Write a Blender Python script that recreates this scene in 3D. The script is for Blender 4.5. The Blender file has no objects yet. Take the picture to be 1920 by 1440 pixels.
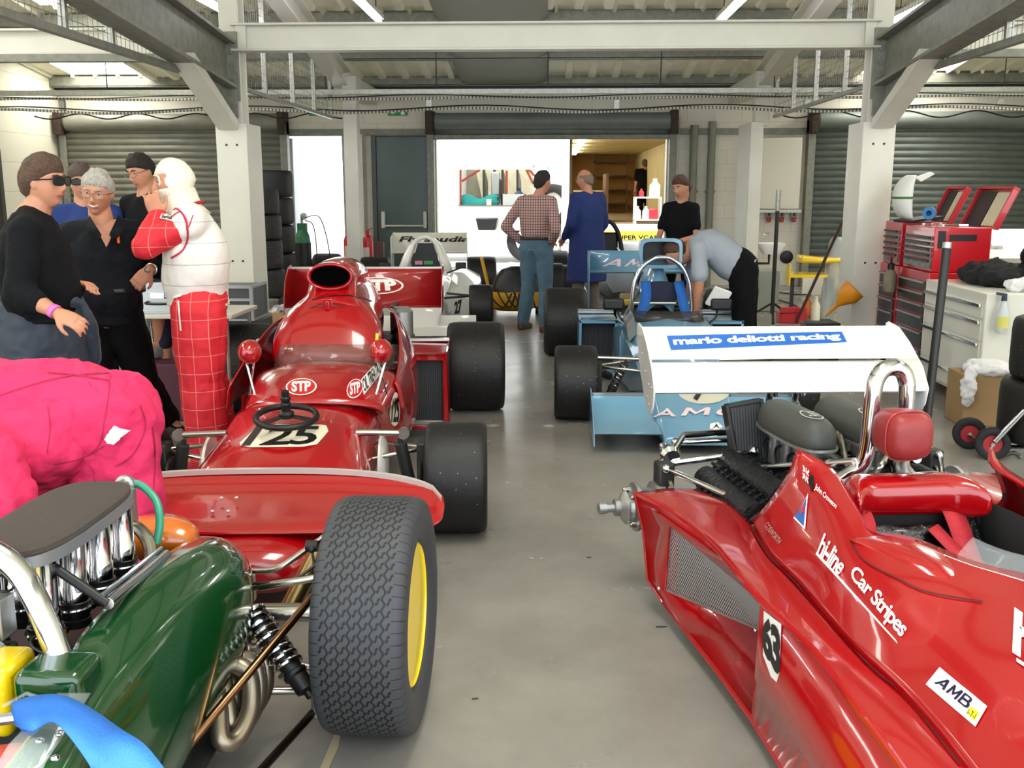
import bpy, bmesh, math, random
from math import sin, cos, pi, radians as R, atan2, sqrt, tan
from mathutils import Vector as V, Matrix, Euler, noise
from mathutils.bvhtree import BVHTree
random.seed(7)
scn = bpy.context.scene
col = scn.collection
# ---------------------------------------------------------------- camera
FPX, YAW, PITCH, EYE = 1850.0, R(2.21), R(11.13), V((0, 0, 1.6))
cam_d = bpy.data.cameras.new('camera'); cam_d.sensor_width = 36; cam_d.lens = FPX / 1920 * 36
cam_d.clip_start = 0.05; cam_d.clip_end = 400
cam = bpy.data.objects.new('camera', cam_d); col.objects.link(cam)
cam.location = EYE; cam.rotation_euler = (pi/2 - PITCH, 0, YAW); scn.camera = cam
# ---------------------------------------------------------------- light
wd = bpy.data.worlds.new('sky'); scn.world = wd; wd.use_nodes = True
bg = wd.node_tree.nodes['Background']
bg.inputs[0].default_value = (0.86, 0.93, 1.0, 1); bg.inputs[1].default_value = 3.7
sun_d = bpy.data.lights.new('sun', 'SUN'); sun_d.energy = 9; sun_d.angle = R(0.6); sun_d.color = (1, .97, .9)
sun = bpy.data.objects.new('sun', sun_d); col.objects.link(sun); sun.rotation_euler = (R(36), 0, R(-18))
scn.view_settings.view_transform = 'Standard'; scn.view_settings.look = 'None'
scn.view_settings.gamma = 1; scn.view_settings.use_curve_mapping = False
scn.view_settings.exposure = 0.0
scn.cycles.max_bounces = 8; scn.cycles.diffuse_bounces = 5; scn.cycles.glossy_bounces = 4
scn.cycles.sample_clamp_indirect = 6; scn.cycles.caustics_reflective = False; scn.cycles.caustics_refractive = False
# ---------------------------------------------------------------- pixel <-> place
_f = V((-sin(YAW)*cos(PITCH), cos(YAW)*cos(PITCH), -sin(PITCH)))
_r = V((cos(YAW), sin(YAW), 0)); _u = _r.cross(_f)
def ray(px, py): return _f + _r*((px-960)/FPX) + _u*((720-py)/FPX)
def at(px, py, Y): d = ray(px, py); return EYE + d*((Y-EYE.y)/d.y)
def gz(px, py, z=0): d = ray(px, py); return EYE + d*((z-EYE.z)/d.z)
def ax(px, py, X): d = ray(px, py); return EYE + d*((X-EYE.x)/d.x)
def onplane(px, py, p0, n): d = ray(px, py); return EYE + d*((V(p0)-EYE).dot(n)/d.dot(n))
def pj(p): q = V(p)-EYE; z = q.dot(_f); return (960+FPX*q.dot(_r)/z, 720-FPX*q.dot(_u)/z)
# ---------------------------------------------------------------- materials
def lin(c):
    if isinstance(c, str): c = [int(c[i:i+2], 16)/255 for i in (0, 2, 4)]
    return [x/12.92 if x <= .04045 else ((x+.055)/1.055)**2.4 for x in c]
MATS = {}
def mat(name, c='808080', rough=.5, metal=0, coat=0, alpha=1, emit=0, trans=0, noise_=0, nscale=8, bump=0, bscale=60, c2=None, spec=.5, aniso=0, sheen=0):
    if name in MATS: return MATS[name]
    m = bpy.data.materials.new(name); m.use_nodes = True; nt = m.node_tree; p = nt.nodes['Principled BSDF']
    rgb = lin(c); p.inputs['Base Color'].default_value = (*rgb, 1)
    p.inputs['Roughness'].default_value = rough; p.inputs['Metallic'].default_value = metal
    p.inputs['Coat Weight'].default_value = coat; p.inputs['Coat Roughness'].default_value = .04
    p.inputs['Specular IOR Level'].default_value = spec
    if sheen: p.inputs['Sheen Weight'].default_value = sheen
    if alpha < 1: p.inputs['Alpha'].default_value = alpha
    if trans: p.inputs['Transmission Weight'].default_value = trans
    if emit: p.inputs['Emission Color'].default_value = (*rgb, 1); p.inputs['Emission Strength'].default_value = emit
    tc = None
    if noise_ or bump:
        tc = nt.nodes.new('ShaderNodeTexCoord')
    if noise_:
        n = nt.nodes.new('ShaderNodeTexNoise'); n.inputs['Scale'].default_value = nscale; n.inputs['Detail'].default_value = 6
        nt.links.new(tc.outputs['Object'], n.inputs['Vector'])
        r = nt.nodes.new('ShaderNodeValToRGB'); b = lin(c2) if c2 else [x*(1-noise_) for x in rgb]
        r.color_ramp.elements[0].position = .35; r.color_ramp.elements[1].position = .65
        r.color_ramp.elements[0].color = (*b, 1); r.color_ramp.elements[1].color = (*rgb, 1)
        nt.links.new(n.outputs['Fac'], r.inputs['Fac']); nt.links.new(r.outputs['Color'], p.inputs['Base Color'])
    if bump:
        n2 = nt.nodes.new('ShaderNodeTexNoise'); n2.inputs['Scale'].default_value = bscale; n2.inputs['Detail'].default_value = 4
        nt.links.new(tc.outputs['Object'], n2.inputs['Vector'])
        bp = nt.nodes.new('ShaderNodeBump'); bp.inputs['Strength'].default_value = bump; bp.inputs['Distance'].default_value = .02
        nt.links.new(n2.outputs['Fac'], bp.inputs['Height']); nt.links.new(bp.outputs['Normal'], p.inputs['Normal'])
    MATS[name] = m; return m
def nodes(m): return m.node_tree, m.node_tree.nodes['Principled BSDF']
def grid_mat(name, base, line, sx, sy, sz, w=.04, rough=.7, bump=0, off=0.0):
    """thin lines on object coordinates, period per axis (0 = none)"""
    if name in MATS: return MATS[name]
    m = mat(name, base, rough); nt, p = nodes(m)
    tc = nt.nodes.new('ShaderNodeTexCoord'); sp = nt.nodes.new('ShaderNodeSeparateXYZ')
    nt.links.new(tc.outputs['Object'], sp.inputs[0]); last = None
    def mth(op, a, b=None, c=None):
        n = nt.nodes.new('ShaderNodeMath'); n.operation = op
        for i, q in enumerate((a, b, c)):
            if q is None: continue
            if isinstance(q, (int, float)): n.inputs[i].default_value = q
            else: nt.links.new(q, n.inputs[i])
        return n.outputs[0]
    for i, s in enumerate((sx, sy, sz)):
        if not s: continue
        t = mth('MULTIPLY', mth('ADD', sp.outputs[i], 100+off), 1/s); t = mth('FRACT', t); t = mth('LESS_THAN', t, w/s)
        last = t if last is None else mth('MAXIMUM', last, t)
    mx = nt.nodes.new('ShaderNodeMix'); mx.data_type = 'RGBA'
    mx.inputs[6].default_value = (*lin(base), 1); mx.inputs[7].default_value = (*lin(line), 1)
    nt.links.new(last, mx.inputs[0]); nt.links.new(mx.outputs[2], p.inputs['Base Color'])
    if bump:
        bp = nt.nodes.new('ShaderNodeBump'); bp.inputs['Strength'].default_value = bump; bp.inputs['Distance'].default_value = .01; bp.invert = True
        nt.links.new(last, bp.inputs['Height']); nt.links.new(bp.outputs['Normal'], p.inputs['Normal'])
    return m
# ---------------------------------------------------------------- mesh builder
def frame(d, up=V((0, 0, 1))):
    d = V(d).normalized()
    if abs(d.dot(up)) > .97: up = V((0, 1, 0)) if abs(d.y) < .9 else V((1, 0, 0))
    x = d.cross(up).normalized(); return x, x.cross(d)
def smooth_path(pts, k=4, closed=False):
    P = [V(p) for p in pts]; n = len(P); out = []
    rng = n if closed else n-1
    for i in range(rng):
        if closed: a, b, c, d = P[(i-1) % n], P[i], P[(i+1) % n], P[(i+2) % n]
        else: a, b, c, d = P[max(i-1, 0)], P[i], P[i+1], P[min(i+2, n-1)]
        for j in range(k):
            t = j/k
            out.append(.5*((2*b)+(c-a)*t+(2*a-5*b+4*c-d)*t*t+(3*b-a-3*c+d)*t*t*t))
    if not closed: out.append(P[-1])
    return out
def dense(G, ku=4, kv=4):
    """Catmull-Rom resampling of a grid of points in both directions"""
    G = [smooth_path(r, kv) if kv > 1 else [V(p) for p in r] for r in G]
    cols = [smooth_path([r[j] for r in G], ku) for j in range(len(G[0]))] if ku > 1 else None
    return [[c[i] for c in cols] for i in range(len(cols[0]))] if cols else G
def ell(c, x, y, rx, ry, n=16, pw=2.0, a0=0):
    """ring of a superellipse around c in the plane x,y"""
    o = []
    for i in range(n):
        t = 2*pi*i/n+a0; cx, sy_ = cos(t), sin(t)
        o.append(V(c)+x*(rx*math.copysign(abs(cx)**(2/pw), cx))+y*(ry*math.copysign(abs(sy_)**(2/pw), sy_)))
    return o
class MB:
    def __init__(s): s.v = []; s.f = []; s.mi = []; s.cur = 0
    def add(s, vs, fs):
        o = len(s.v); s.v += [V(p) for p in vs]
        for f in fs: s.f.append([i+o for i in f]); s.mi.append(s.cur)
        return s
    def m(s, i): s.cur = i; return s
    def bx(s, x0, x1, y0, y1, z0, z1):
        vs = [(x, y, z) for z in (z0, z1) for y in (y0, y1) for x in (x0, x1)]
        return s.add(vs, [(0, 2, 3, 1), (4, 5, 7, 6), (0, 1, 5, 4), (2, 6, 7, 3), (0, 4, 6, 2), (1, 3, 7, 5)])
    def box(s, c, size, rot=None):
        M_ = rot if rot is not None else Matrix.Identity(3)
        if isinstance(M_, (tuple, list)): M_ = Euler([R(a) for a in M_]).to_matrix()
        vs = [V(c)+M_@V((x*size[0]/2, y*size[1]/2, z*size[2]/2)) for z in (-1, 1) for y in (-1, 1) for x in (-1, 1)]
        return s.add(vs, [(0, 2, 3, 1), (4, 5, 7, 6), (0, 1, 5, 4), (2, 6, 7, 3), (0, 4, 6, 2), (1, 3, 7, 5)])
    def beam(s, a, b, w, h, up=V((0, 0, 1))):
        a, b = V(a), V(b); x, y = frame(b-a, up); vs = [p+x*(i*w/2)+y*(j*h/2) for p in (a, b) for j in (-1, 1) for i in (-1, 1)]
        return s.add(vs, [(0, 1, 3, 2), (4, 6, 7, 5), (0, 4, 5, 1), (2, 3, 7, 6), (0, 2, 6, 4), (1, 5, 7, 3)])
    def ibeam(s, a, b, w, h, t=.02, up=V((0, 0, 1))):
        a, b = V(a), V(b); x, y = frame(b-a, up)
        s.beam(a+y*(h/2-t/2), b+y*(h/2-t/2), w, t, up); s.beam(a-y*(h/2-t/2), b-y*(h/2-t/2), w, t, up); return s.beam(a, b, t, h-2*t, up)
    def loft(s, rings, cap=True, closed=True):
        n = len(rings[0]); vs = [p for r in rings for p in r]; fs = []
        for i in range(len(rings)-1):
            for j in range(n if closed else n-1):
                k = (j+1) % n; fs.append((i*n+j, i*n+k, (i+1)*n+k, (i+1)*n+j))
        if cap and closed: fs.append(tuple(range(n-1, -1, -1))); L = (len(rings)-1)*n; fs.append(tuple(L+j for j in range(n)))
        return s.add(vs, fs)
    def tube(s, pts, r, n=10, cap=True, closed=False):
        P = [V(p) for p in pts]; rs = r if isinstance(r, (list, tuple)) else [r]*len(P); rings = []; x = None
        for i, p in enumerate(P):
            d = (P[(i+1) % len(P)]-P[i-1]) if (closed or 0 < i < len(P)-1) else (P[1]-P[0] if i == 0 else P[-1]-P[-2])
            if d.length < 1e-9: d = V((0, 0, 1))
            d = d.normalized()
            if x is None: x, y = frame(d)
            else: x = (x-d*x.dot(d)).normalized(); y = x.cross(d)
            rings.append(ell(p, x, y, rs[i], rs[i], n))
        if closed: rings.append(rings[0]); cap = False
        return s.loft(rings, cap)
    def lathe(s, prof, c, axis=(0, 0, 1), n=28):
        x, y = frame(axis); a = V(axis).normalized()
        return s.loft([ell(V(c)+a*h, x, y, max(r, 1e-4), max(r, 1e-4), n) for r, h in prof])
    def sph(s, c, r, n=16, k=10, rot=None):
        r = (r, r, r) if isinstance(r, (int, float)) else r; M_ = rot if rot is not None else Matrix.Identity(3)
        rings = [[V(c)+M_@V((r[0]*sin(pi*i/k)*cos(2*pi*j/n), r[1]*sin(pi*i/k)*sin(2*pi*j/n), r[2]*cos(pi*i/k))) for j in range(n)] for i in range(1, k)]
        rings = [[V(c)+M_@V((0, 0, r[2]*.999))+(q-rings[0][0])*0+ (q-V(c))*.0 for q in rings[0]]]+rings+[[V(c)+M_@V((0, 0, -r[2]*.999)) for q in rings[0]]]
        return s.loft(rings, False)
    def prism(s, poly, ext):
        n = len(poly); P = [V(p) for p in poly]; e = V(ext)
        return s.add(P+[p+e for p in P], [tuple(range(n-1, -1, -1)), tuple(range(n, 2*n))]+[(i, (i+1) % n, (i+1) % n+n, i+n) for i in range(n)])
    def grid(s, rows): return s.loft([[V(p) for p in r] for r in rows], False, False)
    def cap(s, a, b, r0, r1, n=14):
        """tapered capsule"""
        a, b = V(a), V(b); d = (b-a); L = d.length; d = d/L if L > 1e-6 else V((0, 0, 1)); x, y = frame(d); rg = []
        for t in (-88, -60, -30, 0): rg.append(ell(a+d*(r0*sin(R(t))), x, y, r0*cos(R(t)), r0*cos(R(t)), n))
        for t in (0, 30, 60, 88): rg.append(ell(b+d*(r1*sin(R(t))), x, y, r1*cos(R(t)), r1*cos(R(t)), n))
        return s.loft(rg)
    def xf(s, M_): s.v = [M_@p for p in s.v]; return s
    def build(s, name, mats, parent=None, world=False, bev=0, sub=0, ang=35, solid=0, rm=0, sm=0, disp=0, dscale=.1, flat=False, seg=2, off=0, **pr):
        me = bpy.data.meshes.new(name)
        vs = s.v
        if world and parent is not None: Mi = wm(parent).inverted(); vs = [Mi@p for p in vs]
        me.from_pydata([tuple(p) for p in vs], [], s.f)
        for m_ in (mats if isinstance(mats, (list, tuple)) else [mats]): me.materials.append(m_)
        me.polygons.foreach_set('material_index', s.mi)
        me.validate()
        bm = bmesh.new(); bm.from_mesh(me); bmesh.ops.remove_doubles(bm, verts=bm.verts, dist=1e-5)
        bmesh.ops.recalc_face_normals(bm, faces=bm.faces); bm.to_mesh(me); bm.free()
        if not flat:
            me.shade_smooth()
            if ang < 180 and not rm: me.set_sharp_from_angle(angle=R(ang))
        o = bpy.data.objects.new(name, me); col.objects.link(o)
        if parent is not None: o.parent = parent
        if rm:
            q = o.modifiers.new('r', 'REMESH'); q.mode = 'VOXEL'; q.voxel_size = rm; q.use_smooth_shade = True
            if sm: q = o.modifiers.new('s', 'SMOOTH'); q.iterations = sm; q.factor = .6
        if disp:
            tx = bpy.data.textures.get('dt%g' % dscale) or bpy.data.textures.new('dt%g' % dscale, 'CLOUDS'); tx.noise_scale = dscale
            q = o.modifiers.new('d', 'DISPLACE'); q.texture = tx; q.strength = disp; q.texture_coords = 'LOCAL'; q.mid_level = .5
        if bev: q = o.modifiers.new('b', 'BEVEL'); q.width = bev; q.segments = seg; q.limit_method = 'ANGLE'; q.angle_limit = R(40)
        if sub: q = o.modifiers.new('u', 'SUBSURF'); q.levels = sub; q.render_levels = sub; q.boundary_smooth = 'PRESERVE_CORNERS'
        if solid: q = o.modifiers.new('t', 'SOLIDIFY'); q.thickness = solid; q.offset = off
        for k_, v_ in pr.items(): o[k_] = v_
        return o
def wm(o):
    M_ = Matrix.LocRotScale(o.location, o.rotation_euler, o.scale)
    return wm(o.parent)@M_ if o.parent else M_
def thing(name, label, cat, loc=(0, 0, 0), rz=0, group=None, rot=None):
    o = bpy.data.objects.new(name, None); col.objects.link(o); o.location = loc; o.rotation_euler = rot or (0, 0, rz)
    o.empty_display_size = .1; return tag(o, label, cat, group)
def tag(o, label, cat, group=None, kind=None):
    o['label'] = label; o['category'] = cat
    if group: o['group'] = group
    if kind: o['kind'] = kind
    return o
def struct(o): o['kind'] = 'structure'; return o
def dup(root, loc, rz=None, label=None, group=None):
    r = root.copy(); col.objects.link(r); r.location = loc
    if rz is not None: r.rotation_euler = (0, 0, rz)
    if label: r['label'] = label
    if group: r['group'] = group
    for ch in list(root.children):
        c = ch.copy(); col.objects.link(c); c.parent = r
        for g in ch.children:
            d = g.copy(); col.objects.link(d); d.parent = c
    return r
# ---------------------------------------------------------------- decals (lettering laid on a surface)
def bvh(objs):
    bpy.context.view_layer.update(); dg = bpy.context.evaluated_depsgraph_get(); vs = []; fs = []
    for o in objs:
        e = o.evaluated_get(dg); me = e.to_mesh(); k = len(vs); M_ = o.matrix_world
        vs += [M_@v.co for v in me.vertices]; fs += [[i+k for i in p.vertices] for p in me.polygons]; e.to_mesh_clear()
    return BVHTree.FromPolygons(vs, fs)
def text_mesh(txt, shear=0, bold=0, spacing=1):
    cu = bpy.data.curves.new('t', 'FONT'); cu.body = txt; cu.size = 1; cu.shear = shear; cu.offset = bold; cu.space_character = spacing; cu.resolution_u = 3
    o = bpy.data.objects.new('t', cu); col.objects.link(o); dg = bpy.context.evaluated_depsgraph_get()
    me = bpy.data.meshes.new_from_object(o.evaluated_get(dg)); bpy.data.objects.remove(o); return me
def stroke(name, pts, w, m, parent, tree, off=.0025, d3=None):
    """a seam: thin ribbon laid along a surface through the given pixels"""
    P = [V((a, b, 0)) for a, b in pts]; P = [V((q.x, q.y, 0)) for q in smooth_path(P, 5)]; vs = []; fs = []; Mi = wm(parent).inverted()
    for i, p in enumerate(P):
        d = (P[min(i+1, len(P)-1)]-P[max(i-1, 0)]).normalized(); nrm = V((-d.y, d.x, 0))*(w/2)
        for q in (p-nrm, p+nrm):
            dr = ray(q.x, q.y).normalized(); h = tree.ray_cast(EYE, dr)
            if h[0] is None: h = tree.find_nearest(EYE+dr*(d3 or 3))
            nn = h[1] if h[1].dot(dr) < 0 else -h[1]; vs.append(Mi@(h[0]+nn*off))
    keep = [i for i in range(len(P)-1) if (vs[2*i]-vs[2*i+2]).length < .25]
    me = bpy.data.meshes.new(name); me.from_pydata([tuple(v) for v in vs], [], [(2*i, 2*i+1, 2*i+3, 2*i+2) for i in keep]); me.materials.append(m)
    o = bpy.data.objects.new(name, me); col.objects.link(o); o.parent = parent; return o
def shape_mesh(polys):
    me = bpy.data.meshes.new('s'); vs = []; fs = []
    for p in polys: k = len(vs); vs += [(x, y, 0) for x, y in p]; fs.append([k+i for i in range(len(p))])
    me.from_pydata(vs, [], fs); return me
def block_text(word, slant=.0, gap=.14):
    """wide block capitals"""
    q = .2; G = dict(A=[[(0, 0), (.38, 1), (.5, 1), (.5, .72), (q, 0)], [(1, 0), (.8, 0), (.5, .72), (.5, 1), (.62, 1)], [(.3, .2), (.7, .2), (.62, .38), (.38, .38)]],
        M=[[(0, 0), (0, 1), (q, 1), (q, 0)], [(.8, 0), (.8, 1), (1, 1), (1, 0)], [(q, 1), (.5, .42), (.5, .12), (q, .62)], [(.8, 1), (.8, .62), (.5, .12), (.5, .42)]],
        N=[[(0, 0), (0, 1), (q, 1), (q, 0)], [(.8, 0), (.8, 1), (1, 1), (1, 0)], [(q, 1), (.8, .35), (.8, 0), (q, .65)]],
        O=[[(.5+.5*r1*cos(a+d), .5+.5*r2*sin(a+d)) for r1, r2, d in ((1, 1, 0), (1, 1, pi/8), (.58, .6, pi/8), (.58, .6, 0))] for a in [pi/8*i for i in range(16)]],
        B=[[(0, 0), (0, 1), (q, 1), (q, 0)], [(q, 1), (.75, 1), (.92, .86), (.92, .64), (.8, .52), (q, .52), (q, .62), (.66, .62), (.7, .75), (.66, .86), (q, .86)], [(q, 0), (.8, 0), (1, .14), (1, .4), (.85, .54), (q, .54), (q, .42), (.7, .42), (.76, .28), (.7, .14), (q, .14)]])
    out = []
    for i, ch in enumerate(word): out += [[(x+i*(1+gap)+slant*y, y) for x, y in p] for p in G[ch]]
    return shape_mesh(out)
def disc_poly(cx=.5, cy=.5, rx=.5, ry=.5, n=32): return [(cx+rx*cos(2*pi*i/n), cy+ry*sin(2*pi*i/n)) for i in range(n)]
def rect_poly(x0=0, y0=0, x1=1, y1=1): return [(x0, y0), (x1, y0), (x1, y1), (x0, y1)]
def decal(name, me, quad, m, parent, tree=None, off=.003, fit=True, cuts=.08, px=True, d3=None):
    """quad = pixels bottom-left, bottom-right, top-right, top-left of the lettering's box (or 3-D points with px=False).
    The lettering ends up lying on the surface in tree, off metres above it."""
    bm = bmesh.new(); bm.from_mesh(me)
    if fit:
        xs = [v.co.x for v in bm.verts]; ys = [v.co.y for v in bm.verts]; x0, x1, y0, y1 = min(xs), max(xs), min(ys), max(ys)
        for v in bm.verts: v.co.x = (v.co.x-x0)/(x1-x0); v.co.y = (v.co.y-y0)/(y1-y0)
    bmesh.ops.triangulate(bm, faces=bm.faces)
    for _ in range(5):
        es = [e for e in bm.edges if e.calc_length() > cuts]
        if not es: break
        bmesh.ops.subdivide_edges(bm, edges=es, cuts=1); bmesh.ops.triangulate(bm, faces=bm.faces)
    a, b, c, d = [V((*q[:2], 0)) if px else V(q) for q in quad]; dist = {}; bm.verts.index_update()
    for v in bm.verts:
        s_, t_ = v.co.x, v.co.y; p = a*(1-s_)*(1-t_)+b*s_*(1-t_)+c*s_*t_+d*(1-s_)*t_
        if px:
            dr = ray(p.x, p.y).normalized(); h = tree.ray_cast(EYE, dr)
            if h[0] is None: dist[v.index] = 1e6; continue
            nn = h[1] if h[1].dot(dr) < 0 else -h[1]; v.co = h[0]+nn*off; dist[v.index] = (h[0]-EYE).length
        elif tree:
            h = tree.find_nearest(p); nn = h[1] if h[1].dot(EYE-h[0]) > 0 else -h[1]; v.co = h[0]+nn*off
        else: v.co = p
    if dist:
        md = sorted(dist.values())[len(dist)//2]; bm.verts.ensure_lookup_table()
        bmesh.ops.delete(bm, geom=[bm.verts[i] for i, t in dist.items() if abs(t-md) > .45], context='VERTS')
    out = bpy.data.meshes.new(name); Mi = wm(parent).inverted()
    for v in bm.verts: v.co = Mi@v.co
    bmesh.ops.recalc_face_normals(bm, faces=bm.faces); bm.to_mesh(out); bm.free(); out.materials.append(m)
    o = bpy.data.objects.new(name, out); col.objects.link(o); o.parent = parent; return o
# ================================================================ materials shared
M_white = mat('painted_white_steel', 'd8d6c8', .45, noise_=.06, nscale=3)
M_grey = mat('galvanised_grey', '86867a', .5, .1, noise_=.25, nscale=14, bump=.05)
M_galv = mat('galvanised_tube', 'a9aaa0', .4, .7, noise_=.2, nscale=25)
M_dark = mat('dark_steel', '2a2a28', .5, .3)
M_black = mat('black_plastic', '090909', .45)
M_rubber = mat('tyre_rubber', '0f0e0d', .62, noise_=.25, nscale=40, bump=.15, bscale=160)
M_chrome = mat('chrome', 'd9dadd', .12, 1)
M_steel = mat('nickel_steel', 'b5b0a5', .25, 1)
M_alu = mat('cast_aluminium', 'a8aaa8', .38, .85, bump=.05)
M_red = mat('race_red', 'a2040c', .2, 0, 1)
M_green = mat('racing_green', '063d18', .16, 0, 1)
M_blue = mat('pale_blue_paint', '6c9cb8', .3, 0, .8)
M_wpaint = mat('white_gel', 'e8e6dc', .3, 0, .8)
M_yel = mat('yellow_paint', 'f0cc08', .3, 0, .6)
M_skin = mat('skin', 'c58a6c', .5, spec=.4, noise_=.12, nscale=18, bump=.05)
M_glass = mat('smoked_screen', '6b5a50', .05, trans=.0, alpha=.35)
M_clear = mat('clear_screen', 'dfe8ea', .05, alpha=.12)
M_strap = mat('blue_webbing', '1f63b4', .75, bump=.2, bscale=200)
def brick(name, c, mortar, w, h, rough=.6, rot=(pi/2, 0, 0), ms=.012, bump=.3):
    m = mat(name, c, rough); nt, p = nodes(m)
    tc = nt.nodes.new('ShaderNodeTexCoord'); mp = nt.nodes.new('ShaderNodeMapping'); mp.inputs['Rotation'].default_value = rot
    b = nt.nodes.new('ShaderNodeTexBrick'); b.inputs['Scale'].default_value = 1; b.inputs['Brick Width'].default_value = w; b.inputs['Row Height'].default_value = h
    b.inputs['Mortar Size'].default_value = ms/2; b.inputs['Mortar Smooth'].default_value = .6
    b.inputs['Color1'].default_value = (*lin(c), 1); b.inputs['Color2'].default_value = (*[x*.96 for x in lin(c)], 1); b.inputs['Mortar'].default_value = (*lin(mortar), 1)
    nt.links.new(tc.outputs['Object'], mp.inputs[0]); nt.links.new(mp.outputs[0], b.inputs[0]); nt.links.new(b.outputs['Color'], p.inputs['Base Color'])
    bp = nt.nodes.new('ShaderNodeBump'); bp.inputs['Strength'].default_value = bump; bp.inputs['Distance'].default_value = .01; bp.invert = True
    nt.links.new(b.outputs['Fac'], bp.inputs['Height']); nt.links.new(bp.outputs['Normal'], p.inputs['Normal']); return m
M_block = brick('painted_block_back', 'dcd7c8', 'cbc6b6', .45, .225, rot=(pi/2, 0, 0))
M_blockL = brick('painted_block_side', 'e3dfcc', 'c2bda8', .45, .225, rot=(pi/2, 0, pi/2))
def floor_mat():
    m = mat('painted_floor', 'a09c8e', .2); nt, p = nodes(m); tc = nt.nodes.new('ShaderNodeTexCoord')
    n = nt.nodes.new('ShaderNodeTexNoise'); n.inputs['Scale'].default_value = 1.3; n.inputs['Detail'].default_value = 8; n.inputs['Roughness'].default_value = .6
    r = nt.nodes.new('ShaderNodeValToRGB'); r.color_ramp.elements[0].position = .3; r.color_ramp.elements[1].position = .75
    r.color_ramp.elements[0].color = (*lin('7b776f'), 1); r.color_ramp.elements[1].color = (*lin('9b978f'), 1)
    nt.links.new(tc.outputs['Object'], n.inputs[0]); nt.links.new(n.outputs[0], r.inputs[0])
    n3 = nt.nodes.new('ShaderNodeTexNoise'); n3.inputs['Scale'].default_value = 17; n3.inputs['Detail'].default_value = 6
    r3 = nt.nodes.new('ShaderNodeValToRGB'); r3.color_ramp.elements[0].position = .2; r3.color_ramp.elements[1].position = .27
    r3.color_ramp.elements[0].color = (.45, .43, .4, 1); r3.color_ramp.elements[1].color = (1, 1, 1, 1)
    nt.links.new(tc.outputs['Object'], n3.inputs[0]); nt.links.new(n3.outputs[0], r3.inputs[0])
    mx = nt.nodes.new('ShaderNodeMix'); mx.data_type = 'RGBA'; mx.blend_type = 'MULTIPLY'; mx.inputs[0].default_value = 0
    nt.links.new(r.outputs[0], mx.inputs[6]); nt.links.new(r3.outputs[0], mx.inputs[7]); nt.links.new(mx.outputs[2], p.inputs['Base Color'])
    n2 = nt.nodes.new('ShaderNodeTexNoise'); n2.inputs['Scale'].default_value = 3; n2.inputs['Detail'].default_value = 5
    mr = nt.nodes.new('ShaderNodeMapRange'); mr.inputs[3].default_value = .16; mr.inputs[4].default_value = .34
    nt.links.new(tc.outputs['Object'], n2.inputs[0]); nt.links.new(n2.outputs[0], mr.inputs[0]); nt.links.new(mr.outputs[0], p.inputs['Roughness'])
    bp = nt.nodes.new('ShaderNodeBump'); bp.inputs['Strength'].default_value = .08; bp.inputs['Distance'].default_value = .02
    n4 = nt.nodes.new('ShaderNodeTexNoise'); n4.inputs['Scale'].default_value = 2.2; n4.inputs['Detail'].default_value = 3
    nt.links.new(tc.outputs['Object'], n4.inputs[0]); nt.links.new(n4.outputs[0], bp.inputs['Height']); nt.links.new(bp.outputs['Normal'], p.inputs['Normal'])
    return m
# ================================================================ the building
YB, YF, YK, XL, XR, ZW = 17.0, 9.6, 14.6, -8.35, 9.2, 3.42   # back wall, front columns, back columns, side walls
YO = -1.6                                                     # open front
def roofz(y): return ZW+.02+(YB-y)*tan(R(7.5)) if y > 3 else ZW+.02+(YB-3)*tan(R(7.5))
struct(MB().bx(XL-.2, XR+.2, YO, YB+.1, -.15, 0).build('floor', floor_mat()))
# back wall with its openings
DO = [(-8.15, -4.55, 2.62), (-4.47, -3.52, 2.5), (-3.0, -2.0, 2.5), (-1.93, 1.93, 2.55), (4.35, 8.1, 2.62)]
w = MB(); x = XL
for a, b, h in DO:
    w.bx(x, a, YB, YB+.22, 0, ZW); w.bx(a, b, YB, YB+.22, h, ZW); x = b
w.bx(x, XR, YB, YB+.22, 0, ZW)
struct(w.build('wall_back', M_block))
struct(MB().bx(XL-.22, XL, YO, YB+.22, 0, 5.7).build('wall_left', M_blockL))
struct(MB().bx(XR, XR+.22, YO, YB+.22, 0, 5.7).build('wall_right', M_blockL))
M_roof = mat('roof_deck', 'f6f3dc', .5, noise_=.12, nscale=2)
# ribbed roof deck open for roof lights, most unseen and added for brightness
SKY = [(-7.95, -6.6, 15.7, 16.72), (4.9, 6.3, 15.7, 16.72), (-6.6, -5.4, 10.6, 13.2), (5.2, 6.4, 10.6, 13.2), (-6.6, -5.4, 5, 8), (5.2, 6.4, 5, 8), (-6.6, -5.4, .5, 3), (5.4, 6.6, .5, 3), (-.6, .6, 1.5, 4.0)]
def deck(mb, x0, x1, y0, y1):
    x = x0
    while x < x1-1e-4:
        xe = min(x+.38, x1); za, zb = roofz(y0), roofz(y1)
        w_ = .05
        mb.grid([[(x, y0, za), (x+w_*.4, y0, za-.05), (x+w_, y0, za-.05), (x+w_*1.4, y0, za), (xe, y0, za)], [(x, y1, zb), (x+w_*.4, y1, zb-.05), (x+w_, y1, zb-.05), (x+w_*1.4, y1, zb), (xe, y1, zb)]]) if xe-x > .08 else mb.grid([[(x, y0, za), (xe, y0, za)], [(x, y1, zb), (xe, y1, zb)]])
        x = xe
dk = MB(); ys = sorted({YO, 3.0, YB+.3}|{s_[2] for s_ in SKY}|{s_[3] for s_ in SKY})
for y0, y1 in zip(ys, ys[1:]):
    cuts = sorted([(s_[0], s_[1]) for s_ in SKY if s_[2] <= y0 and s_[3] >= y1]); x = XL
    for a, b in cuts: deck(dk, x, a, y0, y1); x = b
    deck(dk, x, XR, y0, y1)
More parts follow.
